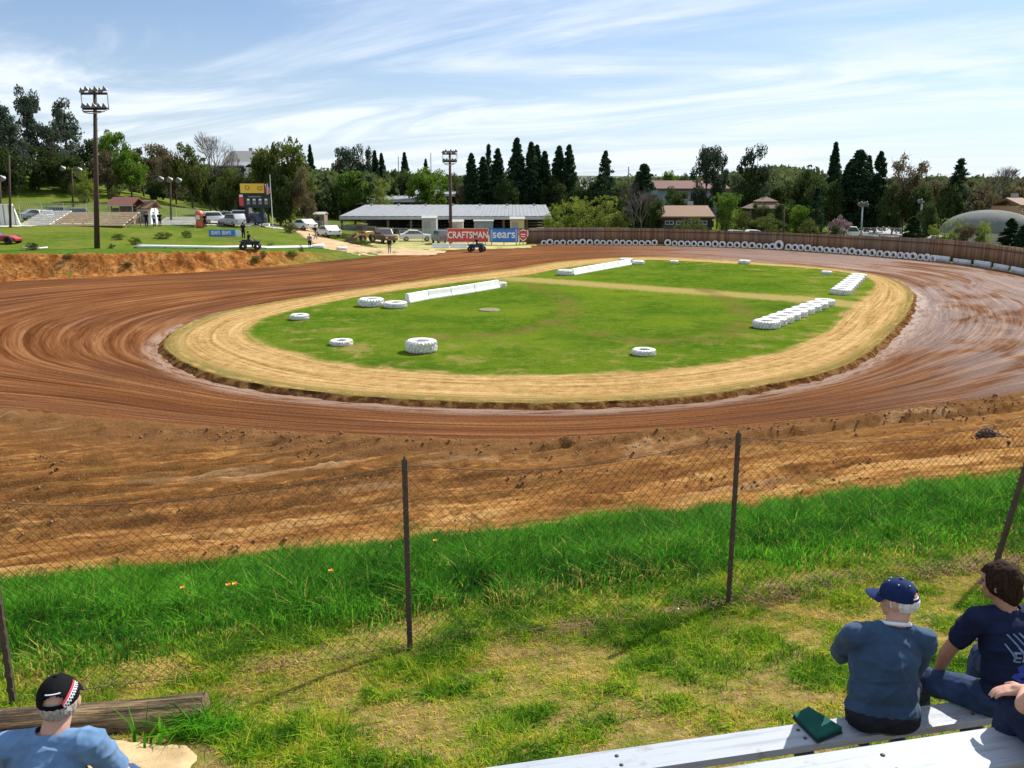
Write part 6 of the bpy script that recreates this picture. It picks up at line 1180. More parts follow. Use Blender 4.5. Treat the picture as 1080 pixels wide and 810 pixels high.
# red roofed school and neighbours
house(691, 768, 200, 192, 217, 190, 14, simple('wall_palegrey', (.22, .25, .28), .8), R_SCHOOL, 'long school building with a red roof and pale blue walls', 9, 'school_building', chim=False)
house(800, 858, 203, 196, 216, 178, 12, simple('wall_redbrown', (.22, .10, .08), .8), R_SCHOOL, 'dark red roofed building right of the tall eucalyptus pair', 5, 'school_building', chim=False)
house(694, 753, 230, 219, 240, 126, 9, simple('wall_darkbrown', (.09, .07, .055), .8), R_TILE, 'low building with a tan tiled roof behind the board fence', 4, 'low_building')
house(808, 818, 186, 181, 192, 300, 9, WHITEP, R_RED, 'tiny white house with red gable on the far hill', 1)
house(1072, 1090, 218, 211, 226, 120, 7, simple('wall_orange', (.45, .27, .14), .8), R_TILE, 'small orange building above the right end of the grey dome', 1)
xc, W, g = frameat(790, 834, 130); t = thing('gazebo', 'little pavilion with a two tiered brown hip roof', 'gazebo', (xc, 130, g)); z0, z1, z2 = zat(220, 130) - g, zat(213, 133) - g, zat(207.5, 133) - g
def hip(w0, w1, za, zb, nm):
    bm = BM(); a = [bm.verts.new((sx * w0, 3 + sy * w0 * .7, za)) for sx, sy in ((-1, -1), (1, -1), (1, 1), (-1, 1))]; c = [bm.verts.new((sx * w1, 3 + sy * w1 * .7, zb)) for sx, sy in ((-1, -1), (1, -1), (1, 1), (-1, 1))]; bm.faces.new(a[::-1]); bm.faces.new(c); [bm.faces.new((a[k], a[(k + 1) % 4], c[(k + 1) % 4], c[k])) for k in range(4)]; return obj(nm, bm, R_BROWN, t)
hip(W / 2, W * .22, z0, z1, 'roof'); hip(W * .26, .15, z1 + .1, z2, 'upper_roof'); bx(t, 'finial', (0, 3, z2 + .25), (.12, .12, .6), TIMB)
for sx in (-1, -.33, .33, 1): bx(t, 'post', (sx * W * .42, 3 - W * .28, z0 / 2 - .1), (.25, .25, z0), TIMB)
bx(t, 'wall', (0, 4.2, z0 / 2 - .1), (W * .7, .2, z0), simple('wall_darkbrown', (.09, .07, .055), .8))
# grey dome roof at the right
xc, W, g = frameat(1008, 1112, 112); zt = zat(222, 112) - g; t = thing('dome_hall', 'hall with a smooth grey domed roof at the right edge', 'building', (xc, 112 + W * .3, g)); bm = BM(); lathe(bm, [(W / 2 * math.cos(a), zt * (.30 + .70 * math.sin(a))) for a in np.linspace(0, PI / 2 - .01, 16)], 48); b = NB('dome_grey'); n = b.noise(b.obj(), .5, 6, .7); dm = b.fin(b.ramp(n, [(.35, (.15, .155, .145)), (.7, (.21, .215, .20))]), .95, spec=.05); do = obj('roof', bm, dm, t, True); do.scale = (1, .6, 1)
bm = BM(); lathe(bm, [(W / 2 * .985, -.3), (W / 2 * .985, zt * .31)], 48); wo_ = obj('wall', bm, CREAM, t, True); wo_.scale = (1, .6, 1)
# ---- ticket hut with rusty roof
xc, W, g = frameat(117, 144, 103); t = thing('ticket_hut', 'wooden announcer hut with a rusty red roof beside the bleachers', 'hut', (xc, 103, g)); h = zat(217, 103) - g; hr = zat(209.5, 105) - g
HW = simple('hut_wood', (.20, .15, .11), .9, var=.4, sc=5); bx(t, 'lower_wall', (0, 1.4, h * .22), (W * .82, 2.8, h * .46), HW); bx(t, 'back_wall', (0, 2.7, h * .72), (W * .82, .1, h * .54), HW)
for sx in (-.40, -.06, .20, .40):
    for y in (.06, 2.7): bx(t, 'post', (sx * W, y, h / 2), (.13, .13, h), HW)
bx(t, 'counter', (0, -.1, h * .47), (W * .86, .35, .07), HW); bx(t, 'window_panel', (-W * .23, .03, h * .74), (W * .25, .05, h * .3), GLASS); bx(t, 'window_panel', (W * .3, .03, h * .72), (W * .16, .05, h * .34), GLASS)
gable(t, 'roof', -W / 2, W / 2, -.7, 3.6, h, hr, R_RED, .15); bx(t, 'roof_edge', (0, -.75, h + .05), (W * 1.0, .06, .16), simple('edge_pale', (.4, .36, .3), .8))
xc, W, g = frameat(144, 162, 105); t = thing('shed', 'small shed with a tan roof beside the rusty roofed hut', 'shed', (xc, 105, g)); h = zat(219, 105) - g; bx(t, 'wall', (-.1, 1.5, h / 2 - .1), (W * .8, 2.4, h), WHITEP); gable(t, 'roof', -W / 2, W / 2, -.2, 3.2, h - .2, zat(212, 107) - g, R_TILE, .12); bx(t, 'door', (0, .27, h * .4), (.8, .05, h * .75), GREYW)
# ---- bleachers on the left
bwood = simple('bleacher_wood', (.62, .48, .32), .8, var=.35, sc=3); bwhite = simple('bleacher_white', (.66, .64, .58), .7, var=.3, sc=3)
def stand(px0, px1, yb, yt, Y0, rows, mat, lb):
    xc, W, g = frameat(px0, px1, Y0); g = Hs(xc, Y0); t = thing('grandstand', lb, 'bleachers', (xc, Y0, g)); dz = (zat(yt, Y0 + rows * .8) - g) / rows
    for r_ in range(rows):
        bx(t, 'seat_plank', (0, r_ * .8 + .12, dz * (r_ + 1) - .03), (W, .34, .13), mat); bx(t, 'foot_plank', (0, r_ * .8 - .2, dz * (r_ + .45)), (W, .26, .05), mat)
    for k in range(int(W / 2.4) + 1):
        x = -W / 2 + .1 + (W - .2) * k / int(W / 2.4); bx(t, 'frame', (x, rows * .4, dz * rows / 2 - .25), (.09, math.hypot(rows * .8, dz * rows), .12), TIMB, Matrix.Rotation(math.atan2(dz * rows, rows * .8), 3, 'X'))
        bx(t, 'leg', (x, rows * .8 - .3, dz * rows / 2 - .2), (.1, .1, dz * rows), TIMB)
    return t
stand(23, 54, 243, 222.5, 96, 7, bwhite, 'whitish weathered bleachers right of the big white panel'); stand(55, 132, 242, 224, 96.5, 6, bwood, 'long sun bleached wooden bleachers left of the rusty roofed hut'); stand(165, 207, 238, 229, 106, 5, bwhite, 'short white bleachers right of the hut')
# white panel wall at far left
xc, W, g = frameat(-8, 20, 95); t = thing('panel_wall', 'big white sloping panel wall at the left edge behind the wooden pole', 'wall', (xc, 95, g)); h = zat(215, 95) - g; bm = BM(); prism(bm, [(-W / 2, -.2), (W * .62, -.2), (W * .5, h * .45), (W * .38, h), (-W / 2, h)], 0, .15); obj('panel', bm, simple('panel_cream', (.88, .86, .76), .7, var=.1), t)
for k in range(5): bx(t, 'rib', (-W / 2 + .4 + k * W / 5, -.04, h / 2 - .1), (.07, .06, h), GREYW)
# wire fences behind bleachers
def wirefence(px0, px1, Y, h, lb, ground=None, gap=2.5, step=.35):
    p0, p1 = at(px0, Y), at(px1, Y); W = p1.x - p0.x; t = thing('wire_fence', lb, 'fence', p0); n = int(W / gap)
    for k in range(n + 1): x = W * k / n; z = Hs(p0.x + x, Y) - p0.z; bx(t, 'post', (x, 0, z + h / 2), (.07, .07, h + .2), simple('galvanised', (.42, .43, .42), .5, .4))
    bm = BM()
    for k in range(n):
        x0, x1 = W * k / n, W * (k + 1) / n; za, zb_ = Hs(p0.x + x0, Y) - p0.z, Hs(p0.x + x1, Y) - p0.z; tube(bm, [(x0, 0, za + h), (x1, 0, zb_ + h)], .03, 5)
        m_ = int((x1 - x0) / step)
        for q in range(m_ + 4): 
            a = x0 + (x1 - x0) * q / (m_ + 4); b_ = min(x1, a + .9); tt0, tt1 = (a - x0) / (x1 - x0), (b_ - x0) / (x1 - x0); tube(bm, [(a, 0, za + (zb_ - za) * tt0), (b_, 0, za + (zb_ - za) * tt1 + h * (b_ - a) / .9)], .012, 3, False); tube(bm, [(a, 0, za + (zb_ - za) * tt0 + h), (b_, 0, za + (zb_ - za) * tt1 + h * (1 - (b_ - a) / .9))], .012, 3, False)
    obj('wire_panel', bm, simple('galvanised', (.42, .43, .42), .5, .4), t); return t
wirefence(22, 116, 103, 2.3, 'galvanised wire fence along the back of the long bleachers'); wirefence(163, 210, 111, 1.8, 'galvanised wire fence behind the short white bleachers')
wirefence(322, 470, 124, 1.3, 'low wire fence along the paddock in front of the covered stand'); wirefence(422, 470, 112, 1.6, 'wire pen on the grass left of the red banner')
bx_ = wirefence(910, 950, 128, 1.3, 'dark wire fence in front of the pale car park')

# ================================================================== POLES AND LAMPS
POLE = simple('pole_brown', (.075, .045, .032), .9, var=.4, sc=4, bump=.3); LAMPM = simple('lamp_metal', (.17, .165, .165), .45, .5); GALV = simple('galvanised', (.42, .43, .42), .5, .4)
def flood(t, x, z, y=0, s=1.0, parent=None, tilt=.6):
    bm = BM(); M_ = Matrix.Translation((x, y - .12 * s, z)) @ Matrix.Rotation(tilt, 4, 'X') @ Matrix.Scale(s, 4); lathe(bm, [(.02, .34), (.10, .30), (.14, .16), (.33, -.10), (.36, -.14), (.33, -.13), (.05, .02)], 14, M_); obj('floodlight', bm, LAMPM, t, True)
def big_pole(px0, ybase, ytop, Y, lb, leanx, wpx, yb1, yb2, base_hit=None):
    p = at(px0, Y); zt = zat(ytop, Y) - p.z; t = thing('floodlight_pole', lb, 'floodlight pole', p); dep = Y * CP; wm_ = wpx / FPX * dep; x1 = leanx
    bm = BM(); tube(bm, [(0, 0, -.4), (x1 * .5, 0, zt * .5), (x1, 0, zt)], [.24, .19, .14], 12); obj('pole', bm, POLE, t, True)
    za, zb_ = zat(yb1, Y) - p.z, zat(yb2, Y) - p.z
    for z, nm in ((za, 'crossarm'), (zb_, 'crossarm')): bx(t, nm, (x1, -.22, z), (wm_, .16, .18), POLE)
    bm = BM()
    for sx in (-1, 1): box(bm, (x1 + sx * wm_ / 2, -.2, (za + zb_) / 2), (.07, .07, za - zb_))
    obj('side_frame', bm, GALV, t)
    bm = BM(); tube(bm, [(x1 - wm_ / 2, -.3, zb_ - .05), (x1 - wm_ * .3, -.9, zb_ - .35), (x1, -1.1, zb_ - .45), (x1 + wm_ * .3, -.9, zb_ - .35), (x1 + wm_ / 2, -.3, zb_ - .05)], .05, 6); obj('platform_rail', bm, GALV, t)
    bm = BM(); box(bm, (x1, -.65, zb_ - .25), (wm_ * .7, .7, .05)); obj('platform', bm, POLE, t)
    for k in range(6): flood(t, x1 - wm_ * .44 + wm_ * .88 * k / 5, za + .25 + .12 * (k % 2), -.25, .68)
    for k in range(5): flood(t, x1 - wm_ * .40 + wm_ * .80 * k / 4, zb_ + .22, -.45, .66)
    bm = BM(); [box(bm, (x1 * z / zt + .2 * (1 if int(z / .45) % 2 else -1), -.02, z), (.22, .03, .03)) for z in np.arange(3, zb_ - .5, .45)]; obj('step_irons', bm, GALV, t); return t
pb = hit(102, 262, 60, 100); big_pole(102, 262, 95, pb.y, 'tall brown floodlight pole with a double rack of lamps at the left', 1.25, 27, 99, 115)
big_pole(475.5, 258, 160, 112, 'floodlight pole with a square lamp rack in the middle behind the red banner', 0.05, 15, 162.5, 170.5)
def lamp_post(px0, ybase, ytop, Y, lb, cross=0, lamps=2, name='lamp_post', cat='lamp post', base=None, mat=POLE, hang=0.0):
    p = at(px0, Y); zt = zat(ytop, Y) - p.z; t = thing(name, lb, cat, p); lx = (540 - px0) / 4355 * .8 * (ybase - ytop) / FPX * Y; t.rotation_euler = (0, math.atan2(lx, zt), 0); bm = BM(); tube(bm, [(0, 0, -.3), (0, 0, zt)], [.13, .09], 9); obj('pole', bm, mat, t, True)
    if cross:
        bx(t, 'crossarm', (0, -.1, zt - .25 - hang), (cross * 2, .1, .12), mat)
        for k in range(lamps): flood(t, -cross + 2 * cross * k / max(1, lamps - 1), zt - .1 - hang, -.2, 1.15, tilt=.9)
    return t
lamp_post(77, 214, 177, 118, 'lamp post with two white floodlights on the hillside', 1.1, 2); lamp_post(180.5, 236, 188, 108, 'lamp post with three floodlights right of the rusty roofed hut', 1.1, 3)
lamp_post(11, 247, 163, 92, 'bare wooden pole in front of the white panel at the left', 0, 0, 'utility_pole', 'pole'); lamp_post(551 - 230, 226, 191, 132, 'thin white street lamp left of the paddock', .25, 1, mat=GALV); lamp_post(908, 240, 214, 118, 'street lamp left of the pale car park', .35, 2, mat=GALV); lamp_post(970, 240, 211, 116, 'street lamp behind the triangular cypress', .3, 1, mat=GALV); lamp_post(662, 206, 176, 170, 'far utility pole left of the dark cypress', 0, 0, 'utility_pole', 'pole'); lamp_post(421, 195, 165, 230, 'far thin pole beside the single conifer', 0, 0, 'utility_pole', 'pole'); lamp_post(826, 245, 218, 112, 'thin wooden pole right of the gazebo', 0, 0, 'utility_pole', 'pole'); lamp_post(455, 195, 161, 235, 'far thin mast right of the round green tree', 0, 0, 'utility_pole', 'mast')
lamp_post(1.5, 232, 186, 99, 'lamp post with one lamp at the left edge', .4, 2)

# ---- scoreboard with the yellow sign
Y = 116; xc, W, g = frameat(255, 286, Y); g = Hs(xc, Y); t = thing('scoreboard', 'black scoreboard on two legs topped by a bright yellow sign', 'scoreboard', (xc, Y, g)); Z = lambda py: zat(py, Y) - g
BLK = simple('board_black', (.015, .015, .018), .5); YEL = simple('sign_yellow', (.80, .50, .04), .5, var=.08, sc=1)
bx(t, 'board', (0, .12, (Z(204.5) + Z(219)) / 2), (W * .96, .2, Z(204.5) - Z(219)), BLK, None, .02); ys = bx(t, 'yellow_sign', (-W * .06, 0, (Z(193) + Z(204.2)) / 2), (W * .84, .22, Z(193) - Z(204.2)), BLK, None, .02)
bx(ys, 'sign_face', (-W * .055, -.13, (Z(193) + Z(204.2)) / 2), (W * .80, .04, (Z(193) - Z(204.2)) * .88), YEL)
bm = BM(); zc = Z(198); n_ = 20
for r0, r1 in ((.30, .22),):
    a = [[bm.verts.new((-W * .22 + r * math.cos(2 * PI * j / n_), -.158, zc + r * math.sin(2 * PI * j / n_))) for j in range(n_)] for r in (r0, r1)]
    for j in range(n_): bm.faces.new((a[0][j], a[0][(j + 1) % n_], a[1][(j + 1) % n_], a[1][j]))
obj('ring_emblem', bm, BLK, ys)
bm = BM(); tube(bm, [(W * .12, -.16, zc - .15), (W * .18, -.16, zc + .22), (W * .22, -.16, zc - .05), (W * .27, -.16, zc + .25), (W * .30, -.16, zc - .12)], .035, 5); tube(bm, [(W * .12, -.16, zc - .27), (W * .31, -.16, zc - .24)], .035, 5); obj('scribble_emblem', bm, BLK, ys)
bx(t, 'red_panel', (-W * .45, -.03, (Z(208) + Z(217)) / 2), (W * .15, .08, Z(208) - Z(217)), simple('sign_red', (.42, .035, .04), .5)); bx(t, 'white_panel', (-W * .45, -.04, (Z(205) + Z(208)) / 2), (W * .12, .08, Z(205) - Z(208) - .06), WHITEP)
for k in range(4):
    x = -W * .22 + k * W * .20; bx(t, 'number_plate', (x, .0, Z(210.6)), (W * .09, .05, .24), WHITEP); bx(t, 'number_plate', (x, .0, Z(214)), (W * .11, .05, .40), simple('plate_grey', (.22, .23, .25), .6))
bx(t, 'lettering', (0, .0, Z(207.4)), (W * .42, .05, .14), simple('plate_grey', (.22, .23, .25), .6))
for sx in (-.30, .22): bx(t, 'leg', (sx * W, .15, Z(219) / 2 - .2), (.42, .42, Z(219) + .3), BLK); bx(t, 'footing', (sx * W + .5, -.25, .12), (.9, .6, .34), WHITEP, None, .03)
p = at(288, 115); t = thing('flag_pole', 'flagpole with a red and white striped flag beside the scoreboard', 'flag', p); zt = zat(184, 115) - p.z; bm = BM(); tube(bm, [(0, 0, -.2), (0, 0, zt)], [.06, .035], 8); obj('pole', bm, WHITEP, t); z0_, z1_ = zat(203.5, 115) - p.z, zat(192.5, 115) - p.z
bm = BM(); nx_, nz_ = 7, 14; G = [[bm.verts.new((-.04 - .75 * i / nx_ * (1 - .3 * j / nz_), .10 * math.sin(i * 1.9 + j * .4), z1_ - (z1_ - z0_) * j / nz_ - .25 * i / nx_)) for j in range(nz_ + 1)] for i in range(nx_ + 1)]
fm_ = [redc, white_c, simple('flag_blue', (.02, .03, .18), .7)]
for i in range(nx_):
    for j in range(nz_): f = bm.faces.new((G[i][j], G[i][j + 1], G[i + 1][j + 1], G[i + 1][j])); f.material_index = 2 if (j < 6 and i < 3) else i % 2
obj('flag', bm, fm_, t, True)
# blue banner on the grass
p = hit(237, 250, 60, 110); Y = p.y; xc = p.x; dep = Y * CP + SP * (CAMZ - p.z); W = 34 / FPX * dep; t = thing('banner', 'long low blue banner with white lettering on the grass below the cars', 'banner', (xc, Y, p.z)); h = 7.2 / FPX * dep
bx(t, 'panel', (-.25, 0, h / 2 + .05), (W * .82, .06, h), simple('banner_blue', (.07, .24, .60), .5, var=.15)); text('lettering', 'SEARS  SEARS', h * .72, whp, t, (-.35, -.05, h / 2 + .06), sx=W * .72 / (h * .72 * 7.0), bold=.02); bm = BM(); lathe(bm, [(.001, -.05), (h * .48, -.05), (h * .5, 0), (h * .001, .03)], 20, Matrix.Translation((W * .42, 0, h / 2 + .05)) @ Matrix.Rotation(PI / 2, 4, 'X')); obj('round_panel', bm, whp, t)
for sx in (-.62, -.2, .2): bx(t, 'stake', (sx * W * .6, .06, h / 2 - .05), (.05, .05, h + .3), TIMB)
# white pipe rail along the rim of the bank
pts = [hit(x, y, 55, 110) for x, y in ((144, 262), (185, 262.3), (230, 263), (280, 263), (325, 262), (341, 260))]; t = thing('pipe_rail', 'long white pipe lying along the rim of the left bank', 'pipe', pts[0]); bm = BM(); o0 = pts[0]; fine_p = [pts[i].lerp(pts[i + 1], k / 8) for i in range(5) for k in range(8)] + [pts[-1]]; tube(bm, [Vector((q.x, q.y, Hs(q.x, q.y) + .16)) - o0 for q in fine_p], .15, 10); obj('pipe', bm, WHITEP, t, True)
for k in range(0, len(fine_p), 6): q = fine_p[k]; bx(t, 'cradle', Vector((q.x, q.y, Hs(q.x, q.y) + .05)) - o0, (.3, .4, .14), TIMB)
pts = [hit(x, y, 55, 110) for x, y in ((24, 262), (36, 263.5), (50, 262))]; bm = BM(); tube(bm, [q - pts[0] + Vector((0, 0, .08)) for q in pts], .06, 6); o = obj('drain_pipe', bm, WHITEP, None, True); o.location = pts[0]; tag(o, 'short thin white pipe at the rim of the bank near the left edge', 'pipe')
for px_, py_, w_, lb in ((335, 262, 13, 'white tyre at the end of the white pipe beside the dirt road'), (361, 264, 12, 'white tyre in the middle of the dirt road mouth')):
    p = hit(px_, py_, 60, 115); o = bpy.data.objects.new('truck_tyre', MED); COL.objects.link(o); dep = p.y * CP + SP * (CAMZ - p.z); k = w_ / FPX * dep / 2 / .58; o.scale = (k, k, k * .9); o.location = (p.x, p.y, p.z + .02); tag(o, lb, 'tyre')

# ================================================================== VEHICLES
def paint(name, col): return simple(name, col, .28, .0, .06, 2)
TY = simple('tyre_black', (.02, .02, .02), .9); CHR = simple('rim_grey', (.4, .4, .42), .35, .7)
def vehicle(kind, pos, rz, pm, lb, group=None, L_=4.5, W=1.78, Hh=1.5):
    t = thing('parked_car' if kind != 'pickup' else 'pickup_truck', lb, 'car' if kind != 'pickup' else 'truck', pos, rz, group)
    if kind == 'suv': Hh = 1.75
    h = Hh; a = L_ / 2
    if kind == 'pickup': h = 1.8; pr = [(-a, .38), (a, .38), (a, .95), (a * .52, 1.08), (a * .30, h * .98), (-a * .18, h), (-a * .26, 1.10), (-a, 1.08)]; gl = [(a * .46, 1.10), (a * .27, h * .93), (-a * .14, h * .94), (-a * .20, 1.12)]
    elif kind == 'suv': pr = [(-a, .36), (a, .36), (a, .88), (a * .94, 1.02), (a * .45, 1.12), (a * .22, h * .97), (-a * .80, h), (-a * .97, 1.05)]; gl = [(a * .38, 1.14), (a * .18, h * .93), (-a * .76, h * .94), (-a * .88, 1.10)]
    else: pr = [(-a, .34), (a, .34), (a, .68), (a * .92, .82), (a * .42, .95), (a * .12, h * .96), (-a * .42, h), (-a * .78, 1.0), (-a * .98, .92)]; gl = [(a * .35, .97), (a * .10, h * .91), (-a * .40, h * .94), (-a * .70, 1.0)]
    bm = BM(); prism(bm, pr, -W / 2, W / 2, .07); obj('body', bm, pm, t, True)
    bm = BM(); prism(bm, gl, -W / 2 - .012, W / 2 + .012, .01); obj('side_windows', bm, GLASS, t)
    # windscreen lies on the sloping front of the cabin
    f0, f1 = (pr[4], pr[5]) if kind != 'pickup' else (pr[3], pr[4]); d = Vector((f1[0] - f0[0], 0, f1[1] - f0[1])); nv = Vector((-d.z, 0, d.x)).normalized() * -1; nv = nv if nv.z > 0 else -nv; bm = BM()
    q = [Vector((f0[0], sy * W * .42, f0[1])) + d * .06 + nv * .02 for sy in (-1, 1)] + [Vector((f0[0], sy * W * .38, f0[1])) + d * .92 + nv * .02 for sy in (1, -1)]; bm.faces.new([bm.verts.new(v) for v in q]); obj('windscreen', bm, GLASS, t)
    for sx in (-.62, .62):
        for sy in (-1, 1):
            bm = BM(); M_ = Matrix.Translation((sx * a, sy * (W / 2 - .09), .33)) @ Matrix.Rotation(PI / 2, 4, 'X'); lathe(bm, [(.19, -.10), (.31, -.11), (.335, -.06), (.335, .06), (.31, .11), (.19, .10)], 18, M_, True); wh = obj('wheel', bm, TY, t, True)
            bm = BM(); lathe(bm, [(.001, -.115), (.19, -.10), (.19, .10), (.001, .115)], 12, M_); obj('rim', bm, CHR, wh)
    for sy in (-1, 1): bx(t, 'headlight', (a - .005, sy * W * .36, .74), (.05, .30, .14), simple('lamp_glass', (.7, .7, .66), .2)); bx(t, 'tail_light', (-a - .002, sy * W * .38, .82), (.05, .22, .16), simple('tail_red', (.35, .02, .02), .3))
    if group == 'cars parked behind the blue banner' or 'bleachers' in lb: t.scale = (.86, .86, .9)
    return t
SIL = paint('paint_silver', (.42, .44, .47)); WHI = paint('paint_car_white', (.74, .74, .73)); BLU = paint('paint_navy', (.03, .05, .12)); BLA = paint('paint_dark', (.03, .03, .035)); REDP = paint('paint_red', (.40, .03, .03)); GRY = paint('paint_grey', (.18, .19, .21))
def gz(px_, Y): p = at(px_, Y); return (p.x, p.y, p.z + .05)
vehicle('suv', gz(226, 112), .85, WHI, 'white SUV parked just right of the red figure on the lot', 'cars parked behind the blue banner'); vehicle('suv', gz(246, 111), 2.4, SIL, 'silver SUV parked left of the scoreboard legs', 'cars parked behind the blue banner'); vehicle('sedan', gz(239, 118), .8, GRY, 'dark grey car parked behind the silver SUV', 'cars parked behind the blue banner'); vehicle('suv', gz(271, 117.5), 2.2, BLU, 'dark blue SUV parked behind the scoreboard legs', 'cars parked behind the blue banner'); vehicle('suv', gz(258, 121), .3, WHI, 'white van like car seen behind the scoreboard', 'cars parked behind the blue banner')
vehicle('sedan', gz(40, 107), .8, SIL, 'silver car parked behind the whitish bleachers'); vehicle('sedan', gz(49, 106), -.9, WHI, 'white car parked behind the seam of the two left bleachers'); vehicle('suv', gz(66, 108), .8, BLU, 'dark car parked behind the long bleachers, left one'); vehicle('suv', gz(85, 108), .9, GRY, 'grey SUV parked behind the long bleachers, right one')
vehicle('sedan', gz(320, 121), 2.4, WHI, 'white car at the top of the dirt road'); vehicle('sedan', gz(346, 113), 2.2, WHI, 'white car in the paddock left of the yellow loader'); vehicle('pickup', gz(404, 111), -PI / 2 + .6, paint('paint_rust', (.16, .085, .05)), 'brown pickup truck parked in the paddock right of the yellow loader', L_=5.0); vehicle('sedan', gz(439, 117), .2, WHI, 'white sedan parked in front of the grey shed'); vehicle('suv', gz(466, 111), 1.9, GRY, 'dark car beside the left end of the red banner')
vehicle('sedan', gz(778, 116), .1, SIL, 'silver car behind the board fence beside the bamboo'); vehicle('sedan', gz(796, 117), 0, WHI, 'white car behind the board fence below the gazebo'); vehicle('pickup', gz(893, 121), .2, WHI, 'white truck parked beside the pale car park', L_=5.4); vehicle('sedan', gz(993, 101), .2, WHI, 'white car half hidden by the lime bush near the dome')
for k, (px_, Y) in enumerate(((706, 186), (716, 186), (733, 186), (742, 185))): vehicle('sedan', gz(px_, Y), .05, (BLA, GRY, SIL, REDP)[k], ('black', 'dark grey', 'silver', 'red')[k] + ' car parked far away in front of the red roofed school', 'cars in front of the school')
# race car by the left edge
p = hit(3, 257, 60, 110); t = thing('race_car', 'blue and red sprint car with white stripes parked at the left edge', 'race car', (p.x - .2, p.y, p.z)); t.scale = (.8, .8, .75); STR = simple('stripe_white', (.7, .72, .8), .4); RB = paint('paint_race_blue', (.04, .06, .38))
bm = BM(); prism(bm, [(-3.2, .3), (-.2, .3), (.0, .9), (-.6, 1.55), (-2.6, 1.7), (-3.2, 1.2)], -.8, .8, .08); obj('body', bm, RB, t, True); bm = BM(); prism(bm, [(-.2, .3), (2.0, .3), (2.1, .6), (1.3, .95), (.0, 1.0)], -.7, .7, .08); obj('nose', bm, REDP, t, True)
for z in (.6, 1.0): bx(t, 'stripe', (-1.6, -.815, z), (2.6, .03, .2), STR)
for sx in (-2.4, 1.4):
    for sy in (-.95, .95): bm = BM(); lathe(bm, [(.18, -.16), (.42, -.16), (.46, -.08), (.46, .08), (.42, .16), (.18, .16)], 18, Matrix.Translation((sx, sy, .44)) @ Matrix.Rotation(PI / 2, 4, 'X'), True); obj('wheel', bm, TY, t, True)
bm = BM(); tube(bm, [(-2.2, -.5, 1.6), (-2.0, -.5, 2.1), (-.9, -.5, 2.1), (-.5, -.5, 1.4)], .05, 6); tube(bm, [(-2.2, .5, 1.6), (-2.0, .5, 2.1), (-.9, .5, 2.1), (-.5, .5, 1.4)], .05, 6); tube(bm, [(-2.0, -.5, 2.1), (-2.0, .5, 2.1)], .05, 6); tube(bm, [(-.9, -.5, 2.1), (-.9, .5, 2.1)], .05, 6); obj('roll_cage', bm, BLK, t)
# yellow wheel loader
p = at(381, 108); t = thing('wheel_loader', 'yellow wheel loader standing in the paddock', 'loader', p, -PI / 2 - .5); t.scale = (.8, .8, .8); YM = paint('paint_loader', (.30, .17, .035))
bm = BM(); prism(bm, [(-2.6, .8), (-.3, .8), (-.3, 1.7), (-2.3, 1.75), (-2.6, 1.4)], -.65, .65, .06); obj('engine_body', bm, YM, t, True); bm = BM(); prism(bm, [(-.3, .8), (1.0, .8), (1.0, 1.3), (-.3, 1.5)], -.6, .6, .05); obj('front_frame', bm, YM, t); cab = bx(t, 'cab', (-.35, 0, 2.25), (1.2, 1.2, 1.15), YM, None, .05); bx(cab, 'cab_glass', (-.35, 0, 2.32), (1.24, 1.24, .75), GLASS); bx(cab, 'cab_roof', (-.35, 0, 2.9), (1.35, 1.35, .1), YM)
for sy in (-.5, .5): bx(t, 'lift_arm', (1.5, sy, 1.15), (1.9, .14, .25), YM, Matrix.Rotation(.35, 3, 'Y'))
bm = BM(); prism(bm, [(2.2, .15), (3.1, .15), (3.15, .22), (2.45, .35), (2.35, .95), (2.2, .95)], -1.1, 1.1, .02); obj('bucket', bm, simple('bucket_iron', (.14, .11, .08), .7, .4), t)
for sx in (-1.7, .7):
    for sy in (-.9, .9): bm = BM(); lathe(bm, [(.28, -.22), (.62, -.22), (.68, -.12), (.68, .12), (.62, .22), (.28, .22)], 20, Matrix.Translation((sx, sy, .68)) @ Matrix.Rotation(PI / 2, 4, 'X'), True); wh = obj('wheel', bm, TY, t, True); bm = BM(); lathe(bm, [(.001, -.18), (.28, -.16), (.28, .16), (.001, .18)], 12, Matrix.Translation((sx, sy, .68)) @ Matrix.Rotation(PI / 2, 4, 'X')); obj('rim', bm, YM, wh)
# quad bikes
def quad(pos, rz, lb, pm):
    t = thing('quad_bike', lb, 'quad bike', pos, rz); bm = BM(); prism(bm, [(-.85, .5), (.75, .5), (.95, .75), (.55, .9), (.2, .78), (-.75, .82)], -.28, .28, .05); obj('body', bm, pm, t, True); bx(t, 'seat', (-.3, 0, .88), (.8, .34, .14), BLA, None, .04)
    for sy in (-1, 1):
        for sx in (-.62, .66): bx(t, 'mudguard', (sx, sy * .42, .78), (.62, .3, .06), pm, None, .02); bm = BM(); lathe(bm, [(.12, -.13), (.27, -.13), (.31, -.07), (.31, .07), (.27, .13), (.12, .13)], 16, Matrix.Translation((sx, sy * .45, .31)) @ Matrix.Rotation(PI / 2, 4, 'X'), True); obj('wheel', bm, TY, t, True)
    bm = BM(); tube(bm, [(.45, 0, .85), (.3, 0, 1.15)], .03, 6); tube(bm, [(.22, -.38, 1.15), (.34, -.15, 1.2), (.34, .15, 1.2), (.22, .38, 1.15)], .02, 6); obj('handlebar', bm, BLK, t); return t

